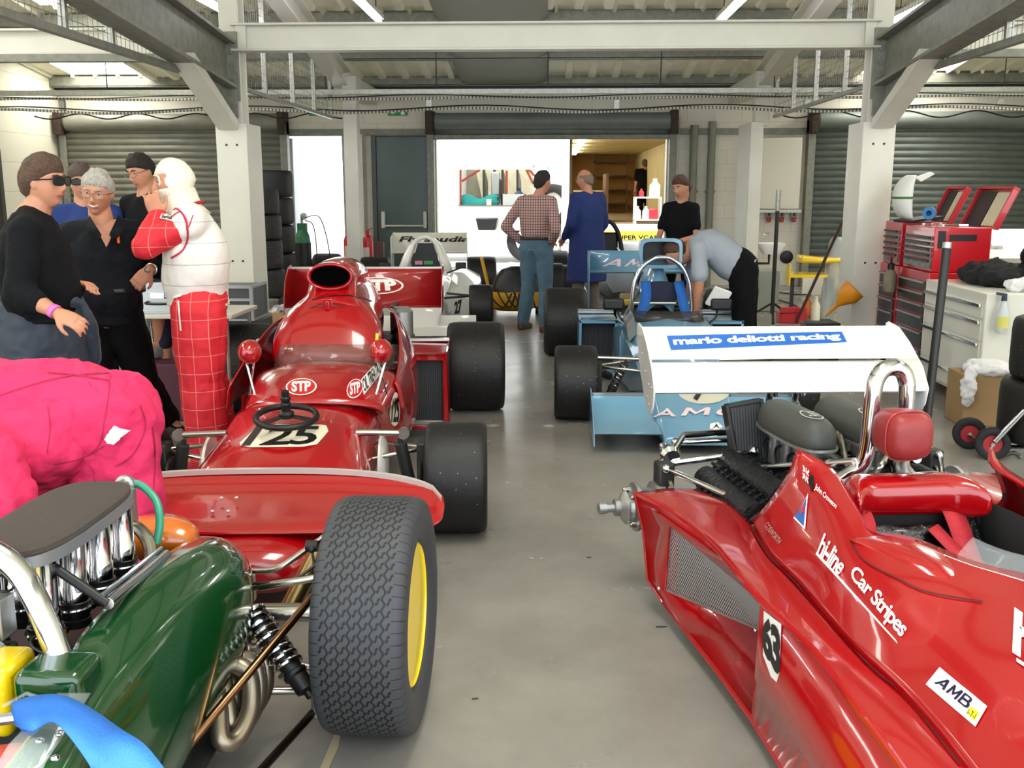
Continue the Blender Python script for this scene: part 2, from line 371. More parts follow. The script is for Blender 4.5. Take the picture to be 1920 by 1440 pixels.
struct(dk.build('ceiling', M_roof, solid=.06, off=1, flat=True))
M_rl = mat('rooflight_and_fill_sheet', 'fffdf4', .4, emit=14.0)
for i, (a, b, y0, y1) in enumerate(SKY):
    struct(MB().add([(a, y0, roofz(y0)+.03), (b, y0, roofz(y0)+.03), (b, y1, roofz(y1)+.03), (a, y1, roofz(y1)+.03)], [(0, 1, 2, 3)]).build('window_or_fill_%d' % (i+1), M_rl, solid=.02))
# roller shutters
struct(MB().add([gz(596, 1450, .003), gz(612, 1450, .003), gz(634, 1402, .003), gz(640, 1372, .003), gz(628, 1374, .003), gz(612, 1412, .003)], [(0, 1, 2, 3, 4, 5)]).build('floor_paint_mark', mat('worn_paint_mark', 'b8ac88', .5), flat=True))
M_sh = mat('shutter_slat', '86867a', .5, .1, noise_=.15, nscale=5); M_shd = mat('shutter_slat_green', '727a74', .5, .1, noise_=.15, nscale=5)
M_rust = mat('shutter_gear', '4a3c30', .7, .3, noise_=.5, nscale=20)
def slats(x0, x1, y, z0, z1, p=.105):
    n = max(1, int((z1-z0)/p)); prof = []
    for i in range(n):
        z = z0+(z1-z0)*i/n; h = (z1-z0)/n
        prof += [(y, z), (y-.012, z+h*.12), (y-.03, z+h*.4), (y-.03, z+h*.62), (y-.012, z+h*.88), (y, z+h*.97)]
    prof.append((y, z1)); return MB().grid([[(x0, a, b) for a, b in prof], [(x1, a, b) for a, b in prof]])
for n_, (i, z0, mt) in enumerate(((0, 0.0, M_sh), (3, 2.5, M_shd), (4, 0.0, M_shd))):
    a, b, h = DO[i]; root = bpy.data.objects.new('door_%d' % (n_+1), None); col.objects.link(root); struct(root); root.location = (0, 0, 0)
    yy = YB-.16
    slats(a-.05, b+.05, yy, z0, 2.66).build('shutter_curtain', mt, root, solid=.006, ang=25)
    MB().bx(a-.14, a-.02, yy-.05, yy+.12, 0, 2.72).bx(b+.02, b+.14, yy-.05, yy+.12, 0, 2.72).build('guide_rail', M_grey, root, bev=.008)
    MB().lathe([(.14, 0), (.14, b-a+.1)], (a-.05, yy-.02, 2.71), (1, 0, 0), 20).build('barrel', mt, root)
    MB().bx(b+.02, b+.14, yy-.2, yy+.12, 2.5, 2.88).bx(a-.14, a-.02, yy-.2, yy+.12, 2.5, 2.88).lathe([(.16, 0), (.16, .05)], (a-.04, yy-.02, 2.71), (1, 0, 0), 16).build('drive_gear', M_rust, root, bev=.01)
    if z0 > 0: MB().bx(a-.02, b+.02, yy-.03, yy+.03, 2.42, 2.5).build('bottom_bar', M_grey, root, bev=.01)
M_gd = mat('green_grey_door', '4d5f5a', .35, noise_=.08, nscale=2)
gd = bpy.data.objects.new('door_4', None); col.objects.link(gd); struct(gd)
MB().bx(-2.96, -2.02, YB+.02, YB+.07, .02, 2.48).build('door_leaf', M_gd, gd, bev=.006)
MB().bx(-3.03, -2.96, YB-.03, YB+.12, 0, 2.54).bx(-2.02, -1.95, YB-.03, YB+.12, 0, 2.54).bx(-2.96, -2.02, YB-.03, YB+.12, 2.48, 2.54).build('door_frame', mat('door_frame_grey', '5c625c', .5), gd, bev=.005)
pb = MB().tube([(-2.85, YB-.08, 1.0), (-2.13, YB-.08, 1.0)], .015)
for q in (-2.85, -2.13): pb.bx(q-.03, q+.03, YB-.09, YB+.03, .96, 1.24)
pb.build('panic_bar', M_white, gd, bev=.005)
d5 = bpy.data.objects.new('door_5', None); col.objects.link(d5); struct(d5)
MB().bx(-4.53, -4.47, YB-.06, YB+.12, 0, 2.56).bx(-3.52, -3.46, YB-.03, YB+.12, 0, 2.56).bx(-4.47, -3.52, YB-.03, YB+.12, 2.5, 2.56).build('door_frame', mat('door_frame_light', 'a8a8a4', .5), d5, bev=.005)
MB().bx(-4.46, -4.40, YB+.1, YB+1.0, .02, 2.46).build('door_leaf', mat('steel_door_light', 'b9bcc4', .4), d5, bev=.005)
# lintel channel over the shutters and wall mouldings
struct(MB().bx(XL, XR, YB-.05, YB, 2.5, 2.6).build('trim_1', M_grey, bev=.005))
struct(MB().bx(XL, XR, YB-.1, YB, 3.25, 3.42).build('trim_2', M_dark, bev=.005))
# door in the left wall
struct(MB().bx(XL-.02, XL+.03, 13.4, 14.9, 0, 2.12).build('door_6', mat('dark_doorway', '3a352a', .6)))
struct(MB().bx(XL-.02, XL+.05, 13.32, 13.4, 0, 2.2).bx(XL-.02, XL+.05, 14.9, 14.98, 0, 2.2).bx(XL-.02, XL+.05, 13.4, 14.9, 2.12, 2.2).build('trim_3', mat('door_trim_dark', '4a4a44', .5), bev=.004))
# columns
def column_front(s, n):
    w = MB()
    xo, xi = s*3.19, s*2.89
    w.bx(min(xo, xi), max(xo, xi), YF-.05, YF+.42, 0, 2.22)
    w.ibeam((s*3.03, YF+.12, 2.2), (s*3.03, YF+.12, 4.5), .18, .2, .02, V((0, 1, 0)))
    w.bx(s*3.03-.09, s*3.03+.09, YF, YF+.03, 2.2, 4.5)
    o = struct(w.build('column_%s' % n, M_white, bev=.006))
    h = MB()
    for dx in (-.05, .05):
        for z in (2.02, .92): h.lathe([(.011, 0), (.011, .006)], ((xo+xi)/2+dx, YF-.055, z), (0, 1, 0), 10)
    struct(h.build('trim_%s_bolt' % n, M_dark))
    return o
column_front(-1, 'left'); column_front(1, 'right')
for s, n in ((-1, 'back_left'), (1, 'back_right')):
    w = MB().bx(-3.0, -2.8, YK-.02, YK+.2, 0, 3.2)
    if s > 0: w = MB().bx(2.84, 3.02, YK, YK+.95, 0, 2.55).bx(2.9, 3.1, YK+.05, YK+.25, 2.5, 3.2)
    struct(w.build('column_%s' % n, M_white, bev=.006))
if 1:
    struct(MB().bx(-3.3, -3.12, YB-.35, YB, 0, 2.5).build('trim_4', M_block, bev=.01))
# white cross beams and rafters
struct(MB().ibeam((-3.0, YF+.02, 3.0), (3.0, YF+.02, 3.0), .16, .25, .02).bx(-2.96, -2.86, YF-.03, YF+.02, 2.89, 3.11).bx(2.86, 2.96, YF-.03, YF+.02, 2.89, 3.11).build('beam_cross', M_white, bev=.003))
struct(MB().ibeam((XL, YF+.1, 2.98), (-3.1, YF+.1, 2.98), .16, .24, .02).build('beam_cross_left', M_white, bev=.003))
struct(MB().ibeam((3.1, YF+.1, 2.98), (XR, YF+.1, 2.98), .16, .24, .02).build('beam_cross_right', M_white, bev=.003))
struct(MB().beam((-3.1, YF-.02, 2.82), (XL, YF-.02, 2.82), .1, .07).beam((3.1, YF-.02, 2.82), (XR, YF-.02, 2.82), .1, .07).build('trim_5', M_grey, bev=.003))
for s, n in ((-1, 'left'), (1, 'right')):
    struct(MB().ibeam((s*3.03, YK+.3, 3.16), (s*3.03, YF+.1, 4.05), .2, .3, .025).bx(s*3.03-.12, s*3.03+.12, YK+.1, YB, 3.0, 3.25).build('beam_rafter_%s' % n, M_white, bev=.003))
    g = MB().ibeam((s*3.06, YF-.02, 2.75), (s*3.06, YO, 2.75+(YF-YO)*.088), .21, .43, .03)
    g.box((s*3.06, YF-.03, 2.74), (.24, .04, .62)).box((s*3.06, YF-.05, 2.42), (.2, .03, .3))
    g.prism([(s*3.06-.012, YF-.03, 2.2), (s*3.06-.012, YF-.03, 2.55), (s*3.06-.012, YF-1.1, 2.62)], (.024, 0, 0))
    for dx in (-.06, .06):
        for z in (2.5, 2.62, 2.74, 2.86, 2.94): g.lathe([(.017, 0), (.017, .02)], (s*3.06+dx, YF-.07, z), (0, 1, 0), 6)
    struct(g.build('beam_girder_%s' % n, M_grey, bev=.003))
    # haunch brace
    t = MB().prism([(s*3.06-.09, YF-.05, 2.2), (s*3.06-.09, YF-.05, 2.23), (s*3.06-.09, YF-1.2, 2.66), (s*3.06-.09, YF-1.2, 2.62)], (.18, 0, 0))
    a, b = V((s*3.06-s*.0, YF-.06, 2.2)), V((s*3.06+s*.0, YF-1.15, 2.68))
    t = MB().beam(a, b, .19, .09)
    struct(t.build('beam_brace_%s' % n, M_white, bev=.004))
# purlins
for i, y in enumerate((16.8, 15.2, 13.55, 11.9, 10.2, 8.2, 6.2, 4.2)):
    z = roofz(y)-.1
    struct(MB().beam((XL, y, z), (XR, y, z), .1, .16).bx(XL, XR, y-.05, y+.1, z-.09, z-.07).build('beam_purlin_%d' % (i+1), M_grey))
# wide grey duct under the deck
struct(MB().loft([[V((x, y, roofz(y)+dz)) for x, dz in ((-1.52, -.1), (-1.44, -.16), (-1.3, -.18), (-.25, -.18), (-.12, -.15), (-.05, -.1))] for y in (YB-.1, 12.4, 5)]).build('ceiling_duct', mat('duct_grey', '8f9186', .6), ang=60))
# security mesh hanging under the rafter lines
M_mesh = mat('mesh_wire', '77776c', .5, .6)
def mesh_panel(name, s, y0, y1, zb, zt0, zt1, step=.075):
    m_ = MB(); x = s*3.16; n = int((y1-y0)/step)
    for i in range(n+1):
        y = y0+(y1-y0)*i/n; zt = zt0+(zt1-zt0)*i/n; m_.beam((x, y, zb), (x, y, zt), .0035, .0035)
    z = zb+step
    while z < max(zt0, zt1):
        ya, yb = y0, y1
        if z > min(zt0, zt1):
            t = (z-zt0)/(zt1-zt0); yc = y0+(y1-y0)*t
            if zt1 > zt0: ya = yc
            else: yb = yc
        m_.beam((x, ya, z), (x, yb, z), .0035, .0035); z += step
    return tag(m_.build(name, M_mesh, flat=True), '', 'mesh panel')
for s, nm in ((-1, 'on the side of the tyre stacks'), (1, 'on the side of the tool chests')):
    tag(mesh_panel('security_mesh', s, YF+.2, YK, 2.62, 3.95, 3.15), 'welded wire security mesh below the rafter %s' % nm, 'wire mesh')
    tag(mesh_panel('security_mesh', s, 2.0, YF-.1, 2.62, 4.0, 3.9), 'wire security mesh beside the grey girder %s' % nm, 'wire mesh')
    f = thing('hanging_frame', 'galvanised hanging frame with uprights %s' % nm, 'frame', (s*3.16, YF+.3, 2.62), 0)
    MB().beam((0, 0, 0), (0, YK-YF-.3, 0), .04, .04).build('bottom_rail', M_galv, f)
    for y in (.5, 1.3, 2.5, 3.6, 4.6):
        MB().beam((0, y, 0), (0, y, (YK-YF-.3-y)*.16+.62), .05, .04).build('upright', M_galv, f)
    f = thing('hanging_frame', 'long rail below the grey girder %s' % nm, 'frame', (s*3.16, 2.0, 2.60), 0)
    MB().beam((0, 0, 0), (0, YF-2.1, 0), .06, .05).build('bottom_rail', M_grey, f)
    for y in (4.6, 5.3, 7.0): MB().beam((0, y, 0), (0, y, .5), .05, .04).build('upright', M_galv, f)
# cable trunking across the hall
M_cable = mat('black_cable', '1a1a18', .5); M_flex = grid_mat('ribbed_conduit', 'c8c8bc', '55554c', .05, 0, 0, .02, .4)
YT = 14.2
def zat(py, Y): return at(1033, py, Y).z
tr = thing('cable_trunking', 'galvanised cable trunking on drop rods across the whole hall', 'trunking', (0, YT, 0))
MB().bx(XL+.3, XR-.05, -.03, .03, zat(176, YT), zat(166, YT)).build('trunk', M_galv, tr, bev=.004)
for i in range(11):
    x = -7.8+i*1.55
    MB().tube([(x, 0, zat(170, YT)), (x, 0, roofz(YT)-.05)], .008, 6).build('drop_rod', M_dark, tr)
for i in range(6):
    x = -6.9+i*2.6; MB().bx(x-.04, x+.04, -.06, .0, zat(206, YT), zat(182, YT)).build('bracket', M_galv, tr, bev=.004)
def wavy(z, y, amp, ph, x0=XL+.3, x1=XR-.1):
    return [(x0+(x1-x0)*i/60, y, z+amp*sin(i*.55+ph)) for i in range(61)]
tag(MB().tube(wavy(zat(184, YT), YT-.08, .012, 0), .017, 8).build('conduit', M_flex), 'upper pale ribbed conduit running below the trunking', 'conduit')
tag(MB().tube(wavy(zat(207, YT), YT-.08, .03, 1), .019, 8).build('conduit', M_flex), 'lower pale ribbed conduit sagging between the brackets', 'conduit')
tag(MB().tube(wavy(zat(181, YT), YT-.12, .02, 2), .008, 6).build('cable', M_cable), 'thin black cable beside the upper ribbed conduit', 'cable')
tag(MB().tube(wavy(zat(203, YT), YT-.12, .035, .6), .01, 6).build('cable', M_cable), 'black cable lying on the lower ribbed conduit', 'cable')
tag(MB().tube(wavy(zat(215, YT+1.2), YT+1.3, .04, 3, -8, -3.2), .012, 6).build('cable', M_cable), 'black cable sagging in front of the closed shutter barrel on the tyre side', 'cable')
tag(MB().tube(wavy(zat(215, YT+1.2), YT+1.3, .05, 3, 3.4, 9), .012, 6).build('cable', M_cable), 'black cable sagging in front of the shutter barrel above the tool chests', 'cable')
# exit signs
M_exit = mat('exit_green', '1f8f57', .5); M_ew = mat('sign_white', 'f4f6f0', .5)
for px_, nm in ((597, 'bright narrow doorway'), (745, 'green grey fire door')):
    c = at(px_, 211, YB-.03); r_ = thing('exit_sign', 'green running man exit sign above the %s' % nm, 'sign', c, 0, 'exit signs')
    MB().bx(-.16, .16, 0, .03, -.05, .05).build('sign_panel', M_exit, r_, bev=.003)
    q = MB().bx(.06, .12, -.003, 0, -.035, .035); q.build('door_symbol', M_ew, r_); q = MB().add([(-.12, -.002, 0), (-.07, -.002, .03), (-.07, -.002, .01), (-.035, -.002, .01), (-.035, -.002, -.01), (-.07, -.002, -.01), (-.07, -.002, -.03)], [tuple(range(7))])
    q.build('pictogram', M_ew, r_)
# fluorescent battens
M_tube = mat('fluorescent_tube', 'f4f0ff', .4, emit=42)
def batten(px, py, Y, lab, L=1.5):
    c = at(px, py, Y); z = c.z; r_ = thing('strip_light', lab, 'light', (c.x, Y, z), 0, 'fluorescent strip lights')
    MB().bx(-.05, .05, -L/2, L/2, .03, .08).build('housing', M_white, r_, bev=.005)
    MB().tube([(0, -L/2+.03, 0), (0, L/2-.03, 0)], .028, 10).build('tube_lamp', M_tube, r_)
    [MB().tube([(0, yy, .08), (0, yy, roofz(Y+yy)-z-.06)], .006, 6).build('hanger', M_dark, r_) for yy in (-L/3, L/3)]
batten(690, 20, 11.0, 'lit fluorescent strip light over the red number 125 car'); batten(1372, 20, 11.0, 'lit fluorescent strip light over the pale blue car')
batten(398, 10, 10.6, 'lit fluorescent strip light seen through the wire mesh above the tyre bay')
batten(1720, 20, 10.6, 'lit fluorescent strip light over the tool chest bay')
for sx, y, lab in ((-6, 9.0, 'added unseen strip light over the side bay by the white wall'),):  # extra lamp above the view, added to brighten the side bay
    o_ = dup([q_ for q_ in col.objects if q_.name == 'strip_light'][0], (sx, y, 3.62 if y < 13 else 3.3), None, lab)
# ================================================================ racing car pieces
def tread_mat():
    m = mat('treaded_rubber', '35373a', .6); nt, p = nodes(m); tc = nt.nodes.new('ShaderNodeTexCoord'); sp = nt.nodes.new('ShaderNodeSeparateXYZ')
    nt.links.new(tc.outputs['Object'], sp.inputs[0])
    def mth(op, a, b=None):
        n = nt.nodes.new('ShaderNodeMath'); n.operation = op
        for i, q in enumerate((a, b)):
            if q is None: continue
            if isinstance(q, (int, float)): n.inputs[i].default_value = q
            else: nt.links.new(q, n.inputs[i])
        return n.outputs[0]
    X, Y, Z = sp.outputs; an = mth('MULTIPLY', mth('ARCTAN2', Z, Y), 68/(2*pi)*1.0)   # 68 pitches round the tyre
    rad = mth('SQRT', mth('ADD', mth('MULTIPLY', Y, Y), mth('MULTIPLY', Z, Z)))
    wob = mth('MULTIPLY', mth('SINE', mth('MULTIPLY', an, 2*pi)), .13)
    u = mth('ADD', mth('MULTIPLY', X, 1/.030), wob); fu = mth('ABSOLUTE', mth('SUBTRACT', mth('FRACT', u), .5))
    g1 = mth('LESS_THAN', fu, .11)
    sg = mth('ADD', an, mth('MULTIPLY', mth('SINE', mth('MULTIPLY', u, 2*pi)), .22)); fs = mth('ABSOLUTE', mth('SUBTRACT', mth('FRACT', sg), .5))
    gate = mth('LESS_THAN', mth('ABSOLUTE', mth('SUBTRACT', mth('FRACT', mth('ADD', u, .5)), .5)), .34)
    g2 = mth('MULTIPLY', mth('LESS_THAN', fs, .12), gate)
    g = mth('MAXIMUM', g1, g2)
    inb = mth('MULTIPLY', mth('GREATER_THAN', rad, .322), mth('LESS_THAN', mth('ABSOLUTE', X), .098)); g = mth('MULTIPLY', g, inb)
    sh = mth('MULTIPLY', mth('LESS_THAN', mth('FRACT', an), .08), mth('GREATER_THAN', rad, .318)); g = mth('MAXIMUM', g, mth('MULTIPLY', sh, mth('GREATER_THAN', mth('ABSOLUTE', X), .098)))
    mx = nt.nodes.new('ShaderNodeMix'); mx.data_type = 'RGBA'; mx.inputs[6].default_value = (*lin('3a3c40'), 1); mx.inputs[7].default_value = (*lin('08080a'), 1)
    nt.links.new(g, mx.inputs[0]); nt.links.new(mx.outputs[2], p.inputs['Base Color'])
    bp = nt.nodes.new('ShaderNodeBump'); bp.invert = True; bp.inputs['Strength'].default_value = .8; bp.inputs['Distance'].default_value = .006
    nt.links.new(g, bp.inputs['Height']); nt.links.new(bp.outputs['Normal'], p.inputs['Normal']); return m
def speckled(name, c):
    m = mat(name, c, .55); nt, p = nodes(m); tc = nt.nodes.new('ShaderNodeTexCoord'); n = nt.nodes.new('ShaderNodeTexVoronoi'); n.inputs['Scale'].default_value = 26
    r = nt.nodes.new('ShaderNodeValToRGB'); r.color_ramp.elements[0].position = .045; r.color_ramp.elements[1].position = .075
    r.color_ramp.elements[0].color = (.42, .41, .38, 1); r.color_ramp.elements[1].color = (*lin(c), 1)
    n2 = nt.nodes.new('ShaderNodeTexNoise'); n2.inputs['Scale'].default_value = 30; n2.inputs['Detail'].default_value = 8
    bp = nt.nodes.new('ShaderNodeBump'); bp.inputs['Strength'].default_value = .25; bp.inputs['Distance'].default_value = .01
    nt.links.new(tc.outputs['Object'], n.inputs[0]); nt.links.new(n.outputs[0], r.inputs[0]); nt.links.new(r.outputs[0], p.inputs['Base Color'])
    nt.links.new(tc.outputs['Object'], n2.inputs[0]); nt.links.new(n2.outputs[0], bp.inputs['Height']); nt.links.new(bp.outputs['Normal'], p.inputs['Normal']); return m
M_tread = tread_mat(); M_slick = speckled('slick_rubber', '0f0e0d')
M_rimalu = mat('rim_magnesium', '8a8a84', .4, .8)
def tyre_rings(r, w, rr, n=56, sh=.16):
    h = w/2; d = r-rr
    prof = [(rr, -h*.78), (rr+d*.12, -h*.92), (rr+d*.45, -h), (r-d*sh*1.6, -h*.985), (r-d*sh*.6, -h*.93), (r-d*.03, -h*.80), (r, -h*.55), (r, 0), (r, h*.55), (r-d*.03, h*.80), (r-d*sh*.6, h*.93), (r-d*sh*1.6, h*.985), (rr+d*.45, h), (rr+d*.12, h*.92), (rr, h*.78)]
    X, Y_, Z = V((1, 0, 0)), V((0, 1, 0)), V((0, 0, 1)); rings = [ell(X*a, Y_, Z, q, q, n) for q, a in prof]; return rings+[rings[0]]
def wheel(parent, loc, r, w, side, rr=.165, tmat=None, rim=None, rz=0, deep=.06, dish=False, nut=True):
    """a tyre with its rim as child; side = +1 when the outside looks to +x"""
    t = MB().loft(tyre_rings(r, w, rr), False).build('tyre', tmat or M_slick, parent, ang=60)
    t.location = loc; t.rotation_euler = (0, 0, rz)
    h = w/2; s = side; m_ = MB()
    if dish: m_.lathe([(rr*1.0, h*.80*s), (rr*.97, h*.84*s), (rr*.9, h*.60*s), (rr*.45, h*.50*s), (rr*.2, h*.52*s), (rr*.2, h*.30*s), (rr*.9, h*.3*s)], (0, 0, 0), (1, 0, 0), 48)
    else:
        m_.lathe([(rr+.004, h*.86*s), (rr-.008, h*.86*s), (rr-.02, (h*.86-deep)*s), (rr*.35, (h*.86-deep-.01)*s), (rr*.35, (h*.86-deep-.03)*s), (rr*.98, (h*.86-deep-.04)*s), (rr+.004, -h*.8*s)], (0, 0, 0), (1, 0, 0), 40)
        for k in range(8):
            a = k*pi/4; m_.beam(((h*.86-deep+.004)*s, cos(a)*rr*.3, sin(a)*rr*.3), ((h*.86-deep+.004)*s, cos(a)*rr*.9, sin(a)*rr*.9), .03, .012, V((1, 0, 0)))
    o = m_.build('rim', rim or M_rimalu, t, ang=40)
    if nut: MB().lathe([(.032, 0), (.03, .03*s), (.018, .05*s)], ((h*.5-.01)*s, 0, 0), (1, 0, 0), 6).build('wheel_nut', M_steel, t)
    MB().lathe([(rr-.004, 0), (rr-.02, .004*s), (.08, .03*s), (.08, .02*s)], (-h*.74*s, 0, 0), (1, 0, 0), 28).build('rim_back', M_dark, t)
    return t
def coil(parent, a, b, r=.04, turns=9, wire=.007, mt=None, body=None):
    a, b = V(a), V(b); d = b-a; x, y = frame(d); n = turns*12
    s_ = MB().tube([a+d*(.1+.62*i/n)+x*(r*cos(2*pi*i*turns/n))+y*(r*sin(2*pi*i*turns/n)) for i in range(n+1)], wire, 6).build('coil_spring', mt or M_chrome, parent)
    MB().lathe([(.012, 0), (.012, .06*d.length), (.03, .08*d.length), (.03, .74*d.length), (.036, .75*d.length), (.036, .78*d.length), (.03, .8*d.length), (.03, .93*d.length), (.014, .95*d.length), (.014, d.length)], a, d, 16).build('damper', body or M_black, parent)
def lever(mb, a, b, r=.009, n=10):
    """suspension link: rod with threaded ends and ball joints"""
    a, b = V(a), V(b); d = (b-a).normalized(); mb.tube([a, a+d*.04, a+d*.05, b-d*.05, b-d*.04, b], [r*.6, r*.6, r, r, r*.6, r*.6], n)
    mb.sph(a, r*1.6, 10, 6); mb.sph(b, r*1.6, 10, 6); return mb
def links(parent, name, pairs, mt, r=.009):
    for a, b in pairs: lever(MB(), a, b, r).build(name, mt, parent)
def gridmesh(mb, P, rot=None):
    mb.grid(P); return mb
def txt(s_, **k): return text_mesh(s_, **k)
D_white = mat('decal_white', 'f2f0ea', .35); D_black = mat('decal_black', '0c0b0c', .35); D_cream = mat('decal_cream', 'e6dec4', .35); D_red = mat('decal_red', 'c8141c', .3, coat=1)
D_bluel = mat('decal_blue', '1c5cab', .35); D_yel = mat('decal_yellow', 'f0e030', .35); D_navy = mat('decal_navy', '14163a', .35)
M_fin = grid_mat('radiator_fins', '33363a', '0c0d0e', .012, 0, 0, .005, .6, .4)
def px_loc(parent, px, py, z): return wm(parent).inverted()@gz(px, py, z)
# ================================================================ red car with the 125 on its nose
CA = thing('racing_car', 'red open wheel racing car numbered 125 with round airbox and oval front wing', 'racing car', (-1.20, 4.45, 0), R(4.0))
def sec(y, w, z0, z1, pw=3, xc=0, n=28): return ell((xc, y, (z0+z1)/2), V((1, 0, 0)), V((0, 0, 1)), w, (z1-z0)/2, n, pw)
def sec2(y, pts):
    """section given as half profile (x,z) from the bottom middle to the top middle"""
    return [V((-x, y, z)) for x, z in pts]+[V((x, y, z)) for x, z in reversed(pts)]
# low nose under the wing + tub
nose = [sec2(-1.12, [(.0, .16), (.12, .165), (.17, .2), (.15, .25), (.06, .27), (0, .27)]),
        sec2(-1.02, [(.0, .10), (.2, .11), (.27, .19), (.24, .29), (.1, .33), (0, .33)]),
        sec2(-.82, [(.0, .08), (.3, .09), (.36, .2), (.32, .28), (.16, .32), (0, .325)]),
        sec2(-.6, [(.0, .07), (.35, .08), (.43, .2), (.40, .31), (.2, .36), (0, .365)]), sec2(-.47, [(.0, .07), (.35, .08), (.43, .2), (.40, .37), (.2, .43), (0, .44)]),
        sec2(-.3, [(.0, .07), (.35, .08), (.42, .22), (.39, .42), (.23, .49), (0, .505)]),
        sec2(-.05, [(.0, .07), (.34, .08), (.385, .25), (.36, .46), (.25, .53), (0, .55)]),
        sec2(.25, [(.0, .07), (.35, .08), (.395, .25), (.37, .47), (.27, .565), (0, .60)]),
        sec2(.6, [(.0, .07), (.38, .08), (.43, .25), (.42, .46), (.33, .58), (0, .60)])]
body = MB().loft(nose).build('nose_cone', M_red, CA, sub=2, ang=180)
tub = [sec2(.55, [(.0, .07), (.36, .08), (.42, .25), (.41, .45), (.31, .55), (.22, .56)]),
       sec2(.9, [(.0, .07), (.40, .08), (.48, .25), (.47, .45), (.36, .58), (.26, .585)]),
       sec2(1.4, [(.0, .07), (.42, .08), (.52, .25), (.50, .43), (.39, .56), (.26, .57)]),
       sec2(1.9, [(.0, .07), (.40, .08), (.50, .25), (.46, .42), (.34, .52), (.22, .53)]),
       sec2(2.3, [(.0, .09), (.3, .1), (.36, .25), (.33, .36), (.25, .42), (.15, .43)])]
tubo = MB().loft(tub, True).build('tub', M_red, CA, sub=2, ang=180)
# raised cowl in front of the cockpit
cw = []
for y, w, zs, zt in ((.18, .34, .50, .585), (.3, .36, .51, .63), (.45, .38, .52, .67), (.6, .40, .53, .70), (.72, .41, .54, .69)):
    cw.append([V((.05+w*cos(a), y+.12*(1-sin(a)), zs+(zt-zs)*sin(a)**.8 if sin(a) > 0 else zs)) for a in [pi*i/16 for i in range(17)]])
cowl = MB().grid(cw).build('cockpit_cowl', M_red, CA, sub=1, solid=.012, ang=180)
# side bodywork rising past the cockpit to the engine cover
sides = []
for s in (-1, 1):
    g_ = []
    for y, xb, zb, xt, zt in ((.6, .46, .46, .43, .60), (.9, .49, .45, .43, .66), (1.2, .51, .43, .41, .74), (1.5, .5, .42, .37, .82), (1.9, .46, .40, .31, .84), (2.3, .38, .40, .24, .80)):
        g_.append([(s*xb, y, zb), (s*(xb*.98), y, zb+(zt-zb)*.35), (s*(xb*.55+xt*.45), y, zb+(zt-zb)*.75), (s*xt, y, zt)])
    sides.append(MB().grid(g_).build('side_panel', M_red, CA, sub=2, solid=.01, ang=180))
# engine cover, bulging in front, with the round airbox on top
ec = []
for y, w, z0, z1, pw in ((.98, .2, .60, .66, 2.2), (1.0, .27, .58, .72, 2.3), (1.06, .31, .56, .82, 2.4), (1.16, .325, .5, .93, 2.3), (1.28, .315, .5, .99, 2.2), (1.42, .28, .5, 1.02, 2.1), (1.7, .27, .5, 1.05, 2.1), (2.1, .24, .5, 1.06, 2.0), (2.5, .18, .5, 1.03, 2.0), (2.85, .1, .52, .95, 2.0)):
    ec.append(sec(y, w, z0, z1, pw, n=32))
cover = MB().loft(ec).build('engine_cover', M_red, CA, sub=1, ang=180)
an = []
for y, w, zc, h in ((1.36, .15, 1.0, .09), (1.40, .135, 1.04, .10), (1.44, .128, 1.085, .085), (1.425, .128, 1.10, .08)): an.append(ell((0, y, zc), V((1, 0, 0)), V((0, .0, 1)), w, h, 32, 2.2))
ab = [ell((0, y, zc), V((1, 0, 0)), V((0, 0, 1)), w, h, 32, 2.1) for y, w, zc, h in ((1.42, .125, 1.10, .08), (1.36, .140, 1.10, .085), (1.31, .138, 1.10, .082), (1.295, .130, 1.10, .075), (1.30, .118, 1.10, .064), (1.34, .11, 1.10, .058), (1.36, .10, 1.10, .05))]
airb = MB().loft(ab).build('airbox_mouth', M_red, CA, sub=1, ang=180)
MB().loft([ell((0, 1.322+q*.02, 1.10), V((1, 0, 0)), V((0, 0, 1)), .117, .062, 24) for q in (0, 1)]).build('intake_shade_disc', mat('intake_black', '050505', 1, spec=0), CA)  # solid black disc painted for the shade inside the intake
ab2 = [ell((0, y, zc), V((1, 0, 0)), V((0, 0, 1)), w, h, 32, 2.1) for y, w, zc, h in ((1.20, .235, .86, .08), (1.24, .20, .90, .08), (1.30, .165, .93, .08), (1.36, .145, .97, .09), (1.42, .140, 1.06, .10), (1.55, .15, 1.085, .10), (1.8, .155, 1.07, .12), (2.1, .14, 1.03, .13), (2.5, .1, .98, .12), (2.9, .05, .92, .08))]
neck = MB().loft(ab2).build('airbox', M_red, CA, sub=1, ang=180)
MB().bx(-.03, .03, 1.17, 1.2, .90, .985).bx(-.012, .012, 1.155, 1.18, .92, .97).build('cover_latch', M_red, CA, bev=.004)
MB().tube([(.345*cos(a)*.93, 1.19+.0*a, .50+.455*sin(a)) for a in [pi*i/24 for i in range(3, 22)]], .003, 5).build('cover_seam', mat('seam_dark', '3a0505', .5), CA)
# windscreen
ws = []
for k in range(25):
    a = pi*(-.06+1.12*k/24); c_, s_ = cos(a), max(0, sin(a)); y0 = 1.12-.54*s_; z0 = .60+.085*s_
    ws.append([(.06+.36*c_, y0, z0-.02), (.06+.35*c_, y0+.05, z0+.06), (.06+.335*c_, y0+.10, z0+.11)])
MB().grid(ws).build('windscreen', M_glass, CA, solid=.004, ang=180)
MB().tube([w_[0] for w_ in ws], .006, 6).build('screen_seal', M_black, CA)
# cockpit hole filling: dark interior and seat back
MB().bx(-.26, .26, .72, 1.1, .45, .56).build('cockpit_liner', M_black, CA, bev=.03)
